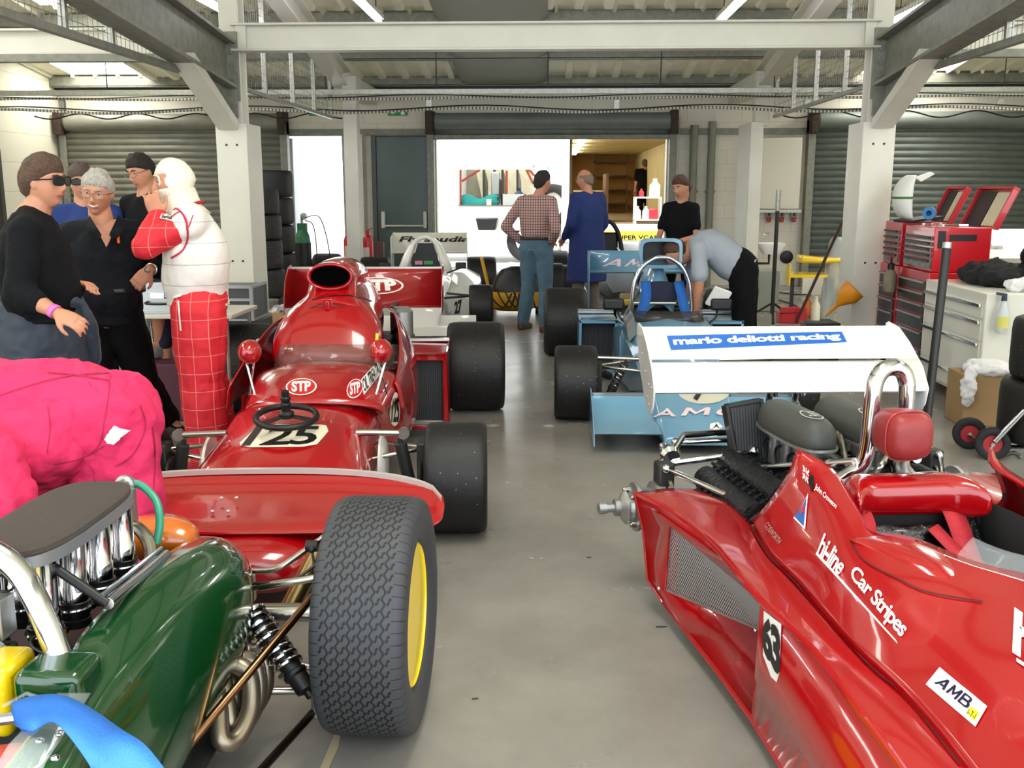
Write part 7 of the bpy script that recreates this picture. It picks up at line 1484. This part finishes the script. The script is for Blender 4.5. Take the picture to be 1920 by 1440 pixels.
MB().tube([(0, 0, .1), (0, 0, 1.35)], .025, 12).build('pole', M_black, TS); MB().tube([(0, 0, 1.35), (0, 0, 1.6)], .032, 12).build('pole_top', M_galv, TS)
for k in range(3): a = R(20+120*k); MB().beam((.02*cos(a), .02*sin(a), .22), (.34*cos(a), .34*sin(a), .02), .03, .02).build('leg', M_black, TS)
# leaning pole, clear tube, funnels and clutter by the front column
a, b = gz(1492, 606), at(1581, 412, 11.3); tag(MB().tube([V((a.x, a.y, 0)), b], .018, 10).build('broom_pole', mat('dark_wood', '4a3428', .5)), 'long thin dark pole leaning by the front column', 'pole')
a, b = gz(1548, 600), at(1592, 470, 10.1); tag(MB().lathe([(.09, 0), (.1, .1), (.1, 1.0), (.07, 1.05)], V((a.x, a.y, 0)), V((.16, .25, 1)), 18).build('polythene_roll', mat('polythene', 'a9b0ac', .25, alpha=.6, bump=.6, bscale=12)), 'roll of clear polythene leaning against the front column', 'roll')
def funnel(loc, lab, tilt, mt, sc=1):
    o = thing('funnel', lab, 'funnel', loc, rot=tilt)
    MB().lathe([(.014*sc, 0), (.02*sc, .16*sc), (.03*sc, .18*sc), (.12*sc, .32*sc), (.125*sc, .42*sc), (.128*sc, .42*sc)], (0, 0, 0), (0, 0, 1), 24).build('funnel_cone', mt, o, solid=.003); return o
M_or = mat('orange_funnel', 'd8661a', .45); M_am = mat('amber_funnel', 'd98a12', .45)
funnel(at(1548, 592, 9.3), 'amber plastic funnel lying tilted by the front column', (R(10), R(42), 0), M_am, .85)
c = gz(320, 770); funnel((c.x, c.y, .42), 'orange funnel standing upside down beside the racing driver', (pi, 0, 0), M_or, 1.0)
c = at(1548, 592, 9.3); tag(MB().bx(c.x-.2, c.x+.12, 9.2, 9.42, 0, c.z-.06).build('black_crate', M_black, bev=.01), 'black crate under the amber funnel', 'crate')
YW = thing('car_wing', 'spare yellow front wing lying on stands in the far bay', 'wing', at(1524, 517, 12.6)); c = V(at(1524, 517, 12.6))
MB().loft([[V((x, y, z)) for y, z in ((-.1, -.02), (.1, 0), (.12, .04), (-.1, .02))] for x in (-.30, .30)]).build('wing_plane', M_yel, YW, bev=.004); MB().prism([(-.32, -.1, -.12), (-.32, .12, -.06), (-.32, .12, .1), (-.32, -.1, .16)], (.02, 0, 0)).build('end_plate', M_yel, YW)
MB().loft([[V((x, y, z+.16)) for y, z in ((-.1, 0), (.2, 0), (.2, .07 if x > 0 else .1), (-.1, .07 if x > 0 else .1))] for x in (-.18, .1, .35)]).build('nose_section', M_yel, YW, bev=.03, seg=3)
for x in (-.25, .25): MB().bx(x-.02, x+.02, -.02, .02, -c.z, 0).build('leg', M_dark, YW)
c = gz(1485, 604); tag(MB().bx(c.x-.18, c.x+.14, c.y-.12, c.y+.1, 0, .13).bx(c.x-.18, c.x+.14, c.y-.12, c.y-.1, .13, .2).build('toolbox', mat('box_red'), bev=.01), 'open red toolbox on the floor by the leaning pole', 'toolbox')
for k, (px_, col_, nm) in enumerate(((1528, 'e6e2c8', 'cream bottle by the red toolbox'), (1540, 'c8ccc8', 'clear bottle beside the polythene roll'), (1512, 'd8702c', 'orange topped bottle behind the red toolbox'))):
    c = gz(px_, 601-k*3); jug('fluid_bottle', (c.x, c.y, 0), .055, .30, mat('fluid_%d' % k, col_, .4), nm)
c = gz(1612, 604); tag(MB().loft([ell((c.x+.05*dx, c.y-.1, z), V((1, 0, 0)), V((0, 1, 0)), a, a*.8, 20) for z, a, dx in ((0, .13, 0), (.2, .17, 1), (.38, .14, 2), (.44, .06, 2))]).build('black_bag', mat('black_polythene'), rm=.02, disp=.06, dscale=.1), 'black plastic bag on the floor between front column and red cabinet', 'bag')
c = at(1597, 400, YF-.1); tag(MB().bx(2.90, 2.925, YF+.1, YF+.2, c.z-.07, c.z+.07).build('alarm_point', mat('alarm_red', 'd02838', .4), bev=.01), 'small red alarm point on the side of the front column', 'alarm')
for k, pts in enumerate((((1455, 548), (1500, 552), (1560, 550), (1600, 556)), ((1452, 560), (1490, 572), (1512, 590), (1530, 600)), ((1462, 580), (1500, 578), (1540, 586), (1560, 604)))):
    tag(MB().tube(smooth_path([gz(*p, .012) for p in pts], 5), .010, 6).build('floor_cable', M_cable), ('black cable running along the foot of the far wall', 'black cable curling past the tripod stand to the toolbox', 'black cable looping behind the bottles')[k], 'cable')
c = gz(1525, 553); tag(MB().bx(c.x-.17, c.x+.17, c.y, c.y+.03, .0, .30).build('light_patch_panel', mat('light_patch_white', 'f6f4ee', .5)), 'white panel standing in for a bright light patch below the yellow wing', 'board')  # bright patch of light put into a white panel
# ---- tyre stacks by the left shutter
M_wet = mat('wet_tyre', '1e1b19', .6, noise_=.3, nscale=30, bump=1.0, bscale=26)
def flat_tyre(x, y, z, r, w, mt, lab, grp): 
    o = MB().loft(tyre_rings(r, w, r*.55, 40), False).build('tyre', mt, ang=60); o.location = (x, y, z+w/2); o.rotation_euler = (0, pi/2, 0); return tag(o, lab, 'tyre', grp)
o_ = ('lowest', 'second from the floor', 'third from the floor', 'fourth from the floor', 'topmost')
x_, y_ = at(478, 400, 12.3).x, 12.3; z = 0
for k, w_ in enumerate((.28, .34, .36, .30, .31)): flat_tyre(x_+.02*(k % 2), y_, z, .30+.02*(k in (1, 2)), w_, M_wet, 'treaded wet tyre in the stack beside the front column, %s' % o_[k], 'stack of treaded tyres'); z += w_+.005
x_, y_ = at(505, 400, 13.6).x, 13.6; z = 0
for k, w_ in enumerate((.38, .36, .38, .36, .36)): flat_tyre(x_, y_, z, .33, w_, M_slick, 'wide slick tyre in the stack near the bright doorway, %s' % o_[k], 'stack of slick tyres'); z += w_+.005
c = gz(616, 557); tw_ = MB().loft(tyre_rings(.33, .40, .19), False).build('tyre', M_wet, ang=60); tw_.location = (c.x, c.y, .33); tag(tw_, 'single treaded tyre standing beside the gas cylinder', 'tyre')
c = gz(1025, 578); tw_ = MB().loft(tyre_rings(.31, .36, .19), False).build('tyre', M_slick, ang=60); tw_.location = (c.x+.05, c.y, .31); tag(tw_, 'slick tyre standing just behind the man in jeans', 'tyre')
c = gz(572, 562); GC = thing('gas_cylinder', 'black gas cylinder with green shoulder and regulator in the bright doorway', 'gas cylinder', (c.x, c.y, 0))
MB().lathe([(.115, 0), (.12, .02), (.12, .82), (.12, .84)], (0, 0, 0), (0, 0, 1), 24).build('cylinder_body', mat('black_bag', '16181a', .5, bump=.5, bscale=10), GC); MB().lathe([(.115, .84), (.1, .95), (.06, 1.03), (.035, 1.06)], (0, 0, 0), (0, 0, 1), 24).bx(-.06, .06, -.06, .06, 1.0, 1.12).build('cylinder_shoulder', mat('cyl_green', '2a6e46', .5), GC)
MB().tube([(0, 0, 1.05), (0, 0, 1.25)], .02, 10).lathe([(.05, 0), (.05, .03)], (.02, 0, 1.22), (1, -.5, 0), 16).build('regulator', M_alu, GC); MB().tube(smooth_path([(.05, 0, 1.2), (.25, 0, 1.22), (.36, 0, .9), (.42, 0, .4)], 6), .008, 6).tube(smooth_path([(.05, 0, 1.16), (.16, 0, 1.1), (.2, 0, .8), (.2, 0, .3)], 6), .008, 6).build('gas_hose', M_black, GC)
for px_, py_, Y_, nm in ((655, 432, 15.6, 'half hidden behind the pale pillar'), (689, 435, 15.9, 'standing in front of the pier beside the green grey door')):
    c = at(px_, py_, Y_); FE = thing('fire_extinguisher', 'red fire extinguisher %s' % nm, 'fire extinguisher', (c.x, Y_, c.z-.62), 0, 'fire extinguishers')
    MB().lathe([(.09, 0), (.095, .02), (.095, .46), (.07, .54), (.03, .57)], (0, 0, 0), (0, 0, 1), 24).build('cylinder_body', mat('ext_red', 'c02222', .3), FE); MB().bx(-.02, .02, -.05, .05, .57, .64).box((.03, 0, .66), (.12, .03, .015), (0, -20, 0)).build('valve', mat('ext_red'), FE, bev=.003); MB().bx(-.06, .04, -.1, -.094, .16, .38).build('instruction_label', mat('label_white', 'e8e0d8', .5), FE)
    MB().bx(-.1, .1, -.1, .1, -(c.z-.62), 0).build('stand', mat('ext_red'), FE, bev=.005)
c = at(712, 485, 15.2); tag(MB().bx(c.x-.06, c.x+.06, 15.2, 15.3, 0, c.z+.25).bx(c.x-.09, c.x+.09, 15.17, 15.33, c.z-.1, c.z-.07).build('brown_post', mat('rust_brown', '5a3224', .6), bev=.005), 'short rust brown post beside the fire extinguisher', 'post')
# ---- boxes and cases
def flight_case(px_, py_, w_, h_, d_, lab, z0=0):
    c = gz(px_, py_, z0); o = thing('flight_case', lab, 'case', (c.x, c.y, z0)); MB().bx(-w_/2, w_/2, 0, d_, 0, h_).build('case_shell', mat('case_grey', '4a4c50', .5), o, bev=.008)
    q = MB()
    for z in (0, h_*.62, h_): q.beam((-w_/2, 0, z), (w_/2, 0, z), .025, .025)
    for x in (-w_/2, w_/2): q.beam((x, 0, 0), (x, 0, h_), .03, .03).beam((x, d_, 0), (x, d_, h_), .03, .03).beam((x, 0, h_), (x, d_, h_), .025, .025).beam((x, 0, 0), (x, d_, 0), .025, .025)
    q.build('edge_trim', M_alu, o); MB().bx(-.05, .05, -.02, 0, h_*.5, h_*.72).build('latch', M_chrome, o, bev=.003); MB().tube(smooth_path([(-.07, -.01, h_*.4), (-.07, -.04, h_*.34), (.07, -.04, h_*.34), (.07, -.01, h_*.4)], 3), .008, 6).build('handle', M_black, o); return o
tag(MB().bx(-3.25, -2.65, 8.7, 9.3, 0, .44).build('storage_box', M_black, bev=.02), 'plain black box on the floor by the front column under the flight case', 'box')
c = at(448, 605, 8.75); fc = flight_case(448, 605, .5, .30, .45, 'black flight case with aluminium edges by the front column'); fc.location = (-2.93, 8.75, .445)
TB = thing('folding_table', 'pale folding table behind the racing driver carrying a silver case', 'table', (at(285, 590, 6.6).x, 6.6, 0)); zt = at(300, 590, 6.6).z
MB().bx(-.3, .55, 0, .6, zt-.03, zt).build('table_top', mat('table_cream', 'cfccc0', .5), TB, bev=.005)
for x in (-.26, .5):
    for y in (.04, .55): MB().tube([(x, y, 0), (x, y, zt-.03)], .015, 8).build('leg', M_galv, TB)
fc = flight_case(300, 600, .42, .20, .3, 'silver aluminium case on the pale folding table'); fc.location = (at(290, 590, 6.6).x, 6.68, zt)
fc.children[0].data = fc.children[0].data.copy(); fc.children[0].data.materials[0] = M_alu
c = gz(540, 625); CB_ = thing('cardboard_box', 'open cardboard box of rags on the floor behind the red rear wing', 'box', (c.x, c.y, 0)); M_card = mat('cardboard', '9a7c56', .8)
MB().bx(-.28, .28, -.2, -.19, 0, .26).bx(-.28, .28, .19, .2, 0, .26).bx(-.28, -.27, -.2, .2, 0, .26).bx(.27, .28, -.2, .2, 0, .26).bx(-.28, .28, -.2, .2, 0, .01).build('box_walls', M_card, CB_)
MB().sph((0, 0, .2), (.24, .17, .12), 20, 10).build('rags', mat('mixed_rags', 'c8c0b8', .9, noise_=.6, nscale=14, c2='2a2a40'), CB_, rm=.02, disp=.12, dscale=.06)
c = gz(508, 610); tag(MB().lathe([(.12, 0), (.15, .30), (.155, .30), (.15, .31), (.14, .31), (.11, .02)], (c.x-.05, c.y, 0), (0, 0, 1), 24).build('plastic_bucket', mat('bucket_grey', '6f6a5c', .6)), 'grey bucket beside the cardboard box of rags', 'bucket')
# yellow rescue sledge / compressor with hoses
c = gz(960, 592); YC = thing('air_compressor', 'yellow wheeled compressor draped with black hoses behind the white car wheel', 'compressor', (c.x-.0, c.y+.25, 0))
MB().loft([ell((0, 0, z), V((1, 0, 0)), V((0, 1, 0)), a, a*.8, 28, 2.4) for z, a in ((.05, .22), (.10, .34), (.24, .38), (.30, .36))]).build('tank', mat('compressor_yellow', 'd29a10', .4), YC, bev=.01)
MB().loft([ell((0.05, 0, z), V((1, 0, 0)), V((0, 1, 0)), a, a*.7, 24, 2.2) for z, a in ((.30, .34), (.45, .30), (.58, .2), (.62, .08))]).build('cover', M_black, YC)
MB().tube([(-.32, -.1, .38), (-.40, -.12, .74)], .022, 10).build('handle', mat('compressor_yellow'), YC)
for k in range(6): MB().tube(smooth_path([(-.3+.1*k, -.3, .34+.02*(k % 2)), (-.22+.1*k, -.36, .2), (-.1+.08*k, -.34, .12), (.0+.05*k, -.35, .3)], 5), .011, 6).build('hose', M_black, YC)
for s in (-1, 1): MB().lathe([(.06, 0), (.06, .04*s)], (s*.3, 0, .06), (1, 0, 0), 18).build('wheel', M_black, YC)
# orange jack, card, seen between the legs
c = gz(217, 800); OJ = thing('axle_stand', 'orange axle stand between the legs of the silver haired man', 'stand', (c.x, c.y+.35, 0))
MB().tube([(0, 0, .22), (-.01, 0, .78)], .02, 10).build('ratchet_post', mat('stand_orange', 'd84818', .4), OJ); MB().lathe([(.035, .1), (.03, .46)], (0, 0, 0), (0, 0, 1), 14).build('sleeve', mat('stand_orange'), OJ)
for k in range(3): a = R(90+120*k); MB().beam((0, 0, .3), (.17*cos(a), .17*sin(a), .01), .03, .02).build('leg', mat('stand_orange'), OJ)
# ---- tool chests along the right
M_tred = mat('chest_red', 'b81620', .3, 0, .6); M_drw = mat('drawer_steel', '8d8c88', .45, .5, noise_=.4, nscale=20); M_drb = mat('drawer_black', '26272a', .35, .3); M_cream = mat('cabinet_white', 'd9d8cc', .4, 0, .3)
def chest(lab, x, y0, y1, z0, z1, depth, rows, dm, body, hm, legs=False, nm='tool_cabinet', split=None):
    o = thing(nm, lab, 'tool chest', (x, y0, 0)); L_ = y1-y0
    MB().bx(0, depth, 0, L_, z0, z1).build('carcass', body, o, bev=.008)
    H_ = z1-z0-.09; tot = sum(rows); z = z1-.07
    for r in rows:
        h = H_*r/tot; d_ = MB().bx(-.012, .0, .035, L_-.035, z-h+.008, z-.006).build('drawer', dm, o, bev=.003)
        MB().bx(-.030, -.012, .05, L_-.05, z-(.034 if hm is M_chrome else .026), z-.008).build('handle', hm, d_, bev=.004); z -= h
    if legs:
        for yy in (.08, L_-.08):
            for xx in (.06, depth-.06): MB().lathe([(.05, -.015), (.05, .015)], (xx, yy, .05), (1, 0, 0), 16).build('castor', M_black, o)
            MB().bx(.03, .09, yy-.04, yy+.04, .05, .1).bx(depth-.09, depth-.03, yy-.04, yy+.04, .05, .1).build('castor_fork', M_galv, o)
    return o
chest('white tool cabinet on castors with three long chrome drawer handles', 3.07, 7.05, 8.2, .1, .885, .55, [1, 1.3, 2.2, 1.2], M_cream, M_cream, M_chrome, True)
chest('red roller cabinet with black drawers directly behind the white cabinet', 3.12, 8.28, 8.98, .1, .93, .5, [1, 1, 1, 1.4, 1.6, 1.6], M_drb, M_tred, M_alu, True)
chest('red roller cabinet with black drawers nearest the front column', 3.12, 9.02, 9.5, .1, .93, .5, [1, 1, 1, 1.4, 2], M_drb, M_tred, M_alu, True)
tc2 = chest('red top chest with open lid standing on the roller cabinet behind the white one', 3.14, 8.28, 8.96, .932, 1.30, .46, [1, 1, 1, 1, 1.8], M_drw, M_tred, M_black, nm='tool_chest')
tc1 = chest('small red top chest with worn steel drawers nearest the front column', 3.13, 9.03, 9.46, .932, 1.32, .4, [1, 1, 1, 1, 1.6], M_drw, M_tred, M_black, nm='tool_chest')
MB().bx(.12, .34, -.004, 0, 1.19, 1.24).build('badge_plate', M_black, tc2); MB().bx(.03, .09, -.006, 0, 1.13, 1.27).build('side_clip', M_black, tc2)
def lid(x, y0, y1, z, ln, lean, lab_parent, mt2):
    R_ = Matrix.Translation((x, y0, z))@Matrix.Rotation(R(lean), 4, 'Y'); q = MB().bx(0, .05, 0, .02, 0, ln).bx(0, .05, y1-y0-.02, y1-y0, 0, ln).bx(0, .05, 0, y1-y0, ln-.02, ln).bx(.045, .055, 0, y1-y0, 0, ln).xf(R_)
    l_ = q.build('chest_lid', M_tred, lab_parent, world=True, bev=.003); MB().bx(.03, .045, (y1-y0)*.5, y1-y0-.02, .01, ln-.03).xf(R_).build('lid_mirror', M_dark, l_, world=False).parent = l_
    MB().bx(.03, .044, .03, (y1-y0)*.47, .02, ln-.04).xf(R_).build('lid_papers', mat('paper_cream', 'd8d2b4', .7), l_)
    for c_ in l_.children: c_.matrix_parent_inverse = wm(l_).inverted()
lid(3.60, 8.28, 8.96, 1.30, .36, 24, tc2, None); lid(3.53, 9.03, 9.46, 1.32, .34, 24, tc1, None)
# things standing on the chests and the cabinet
q = MB(); q.loft([[V((3.28+.17*sin(a)*k, 8.62+.02*k, 1.52+.17*cos(a)*k)) for k in (0, .5, .9, 1.0)] for a in [R(-40+260*i/20) for i in range(21)]], False, False)
hl = thing('helmet_shell', 'white curved moulding with green rim standing on the small red top chest', 'moulding', (3.25, 9.2, 1.33))
sh_ = [[V((.16*cos(a)*sin(b), .16*sin(a)*.8, .20+.20*cos(b)*1.0)) for b in [R(10+160*j/12) for j in range(13)]] for a in [R(100+160*i/12) for i in range(13)]]
MB().grid(sh_).build('shell', mat('moulding_white', 'd8d8d0', .35), hl, solid=.008, ang=180); MB().tube([r[6] for r in sh_]+[], .012, 8).tube(sh_[0], .012, 8).build('green_rim', mat('rim_green', '3f7a3a', .7, bump=1, bscale=60), hl)
MB().prism([(.02, 0, .38), (.16, 0, .43), (.20, 0, .41), (.08, 0, .34)], (0, .04, 0)).build('peak', mat('moulding_white'), hl, bev=.004)
tag(MB().lathe([(.055, 0), (.055, .05), (.025, .05), (.025, 0)], (3.32, 8.9, 1.40), (-.6, -1, 0), 24).build('tape_roll', mat('tape_blue', '2f78b0', .5)), 'blue roll of tape on top of the red tool chest', 'tape')
tag(MB().box((3.30, 9.1, 1.345), (.35, .25, .02), (0, -6, 20)).build('grey_plate', M_dark, bev=.004), 'dark flat plate resting across the two red top chests', 'plate')
for k, (x, y, a, l) in enumerate(((3.25, 8.4, 30, .18), (3.3, 8.55, -20, .2), (3.35, 8.7, 60, .16), (3.22, 8.75, 10, .2))): tag(MB().beam((x, y, 1.312), (x+l*cos(R(a)), y+l*sin(R(a)), 1.312), .018, .014).lathe([(.018, 0), (.018, .015)], (x, y, 1.305), (0, 0, 1), 12).build('spanner', M_chrome), ('steel spanner at the near edge of the open red chest', 'second steel spanner in the open red chest', 'third steel spanner in the open red chest', 'steel spanner at the far end of the open red chest')[k], 'spanner')
bd = tag(MB().box((3.95, 8.9, 1.12), (.62, .5, .05), (28, 0, 0)).build('white_board', mat('brab_white', 'dcdcd0', .4), bev=.004), 'white bodywork panel lettered in black behind the red top chest', 'panel')
decal('panel_lettering', txt('brabham', bold=.05), [(1832, 467), (1880, 467), (1880, 459), (1832, 459)], D_black, bd, bvh([bd]), .004)
tag(MB().sph((3.42, 7.75, .95), (.22, .40, .10), 24, 12).sph((3.72, 7.5, 1.08), (.2, .25, .24), 20, 12).sph((3.9, 7.6, 1.22), (.2, .2, .2), 20, 12).sph((4.05, 7.5, 1.1), (.25, .25, .3), 20, 12).build('dark_jacket', mat('jacket_black', '0a0a0d', .85), rm=.02, sm=2, disp=.12, dscale=.1), 'black jackets and bags heaped on the white tool cabinet', 'jacket')
tag(MB().bx(3.68, 4.4, 7.15, 8.1, 0, .86).build('dark_crate', M_black, bev=.02), 'tall black crate behind the tyre stack carrying dark bags', 'crate')
tag(MB().sph((3.42, 7.08+.12, .93), (.17, .08, .055), 24, 12).sph((3.54, 7.25, .97), (.07, .06, .07), 16, 10).build('white_rag', mat('rag_white', 'dedee0', .9), rm=.012, disp=.06, dscale=.05), 'crumpled white rag on top of the white tool cabinet', 'rag')
SB = thing('spray_bottle', 'clear spray bottle with dark trigger and yellow label hung on the white cabinet side', 'bottle', (3.17, 7.003, .62))
MB().lathe([(.035, 0), (.042, .02), (.042, .13), (.022, .19), (.016, .22)], (0, 0, 0), (0, 0, 1), 20).build('bottle_body', mat('bottle_clear', 'c9d2d6', .2), SB); MB().lathe([(.02, .22), (.018, .25), (.012, .27)], (0, 0, 0), (0, 0, 1), 14).box((-.02, 0, .265), (.07, .02, .02), (0, 10, 0)).build('trigger_head', mat('trigger_navy', '141a3c', .4), SB)
lb_ = MB().loft([[V((.0435*cos(a), .0435*sin(a), z)) for a in [R(200+140*i/12) for i in range(13)]] for z in (.03, .11)], False, False).build('bottle_label', mat('label_yellow', 'd8d070', .5), SB)
decal('label_lettering', txt('WD-40', bold=.05), [(1827, 583), (1844, 583), (1844, 575), (1827, 575)], D_black, SB, bvh([lb_]), .002)
SB2 = thing('pump_sprayer', 'grimy pump sprayer hanging between the two red roller cabinets', 'sprayer', (3.05, 9.0, .70)); MB().lathe([(.045, 0), (.055, .02), (.055, .15), (.03, .20)], (0, 0, 0), (0, 0, 1), 20).build('bottle_body', mat('grimy_plastic', '8c8468', .6, noise_=.3), SB2); MB().lathe([(.03, .2), (.03, .25), (.01, .26), (.01, .31)], (0, 0, 0), (0, 0, 1), 14).build('pump_head', M_black, SB2); MB().bx(-.025, .025, -.012, .012, .31, .325).build('pump_handle', mat('box_red'), SB2)
# black steel bar with bright top
a, b = at(1775, 466, 4.95), V((at(1722, 900, 4.75).x, 4.75, 0)); BR = thing('jacking_bar', 'tall black tube with silver end standing behind the red head rest', 'bar', (b.x, b.y, 0))
MB().tube([V((0, 0, 0)), a-b], .021, 14).build('bar_tube', M_black, BR); MB().tube([a-b, (a-b)*1.022], .022, 14).build('bar_tip', M_alu, BR)
# box, rag, tyre trolley at the right edge
c = gz(1835, 800); tag(MB().bx(c.x-.12, c.x+.22, c.y, c.y+.3, 0, .36).build('cardboard_box', M_card, bev=.006), 'tall cardboard box with blue tape under a white rag by the white cabinet', 'box')
tag(MB().sph((c.x+.08, c.y+.12, .39), (.17, .16, .06), 24, 12).sph((c.x-.1, c.y-.02, .28), (.05, .06, .14), 16, 10).build('white_rag', mat('rag_white'), rm=.012, disp=.05, dscale=.05), 'white rag draped over the cardboard box', 'rag')
x_, y_ = at(1992, 600, 5.95).x, 5.95; z = .10
for k, (r_, w_) in enumerate(((.30, .38), (.29, .37), (.25, .27), (.25, .26))): flat_tyre(x_+(.0, .03, .12, .14)[k], y_, z, r_, w_, M_slick, 'slick tyre stacked on the hand trolley, %s' % ('lowest', 'second from below', 'third from below', 'topmost')[k], 'tyres on the hand trolley'); z += w_+.004
ST = thing('tyre_trolley', 'hand trolley with sloping chrome handle and red hubbed wheels under the tyre stack', 'trolley', (gz(1858, 862).x, gz(1858, 862).y, 0))
for x, y in ((.0, .0), (-.03, .26)):
    w_ = MB().loft(tyre_rings(.1, .05, .055, 36), False).build('wheel', M_rubber, ST); w_.location = (x, y, .1); w_.rotation_euler = (0, 0, R(75)); MB().lathe([(.057, -.012), (.052, .012), (.03, .006)], (0, 0, 0), (1, 0, 0), 24).build('wheel_hub', mat('hub_red', 'a8262c', .45), w_); MB().lathe([(.012, -.03), (.012, .03)], (0, 0, 0), (1, 0, 0), 12).build('axle', M_galv, w_)
MB().tube([(.0, -.03, .12), (.40, -.16, .72)], .017, 12).build('handle_tube', M_chrome, ST); MB().tube([(.20, -.10, .42), (.10, -.14, .44)], .014, 10).build('handle_peg', M_chrome, ST); MB().tube([(.0, .0, .09), (-.06, .35, .09)], .012, 8).tube([(.05, .05, .07), (.5, .15, .04)], .012, 8).build('trolley_frame', M_chrome, ST)
tag(MB().tube(smooth_path([gz(1868, 842, .01), gz(1885, 850, .01), gz(1902, 846, .01), gz(1915, 856, .01)], 5), .006, 6).build('silver_chain', M_galv), 'thin silver strap lying on the floor by the hand trolley', 'strap')
# litter on the floor
for k, (px_, py_, r_) in enumerate(((1230, 1175, .04), (1100, 1045, .02), (885, 1310, .02))): 
    c = gz(px_, py_, .004); tag(MB().tube([c, c+V((r_, .004, 0))], .002, 5).build('wire_scrap', M_black), ('short black wire scrap on the floor beside the 63 side pod', 'tiny dark scrap lying in the middle of the floor', 'tiny dark scrap on the floor beside the treaded tyre')[k], 'scrap')
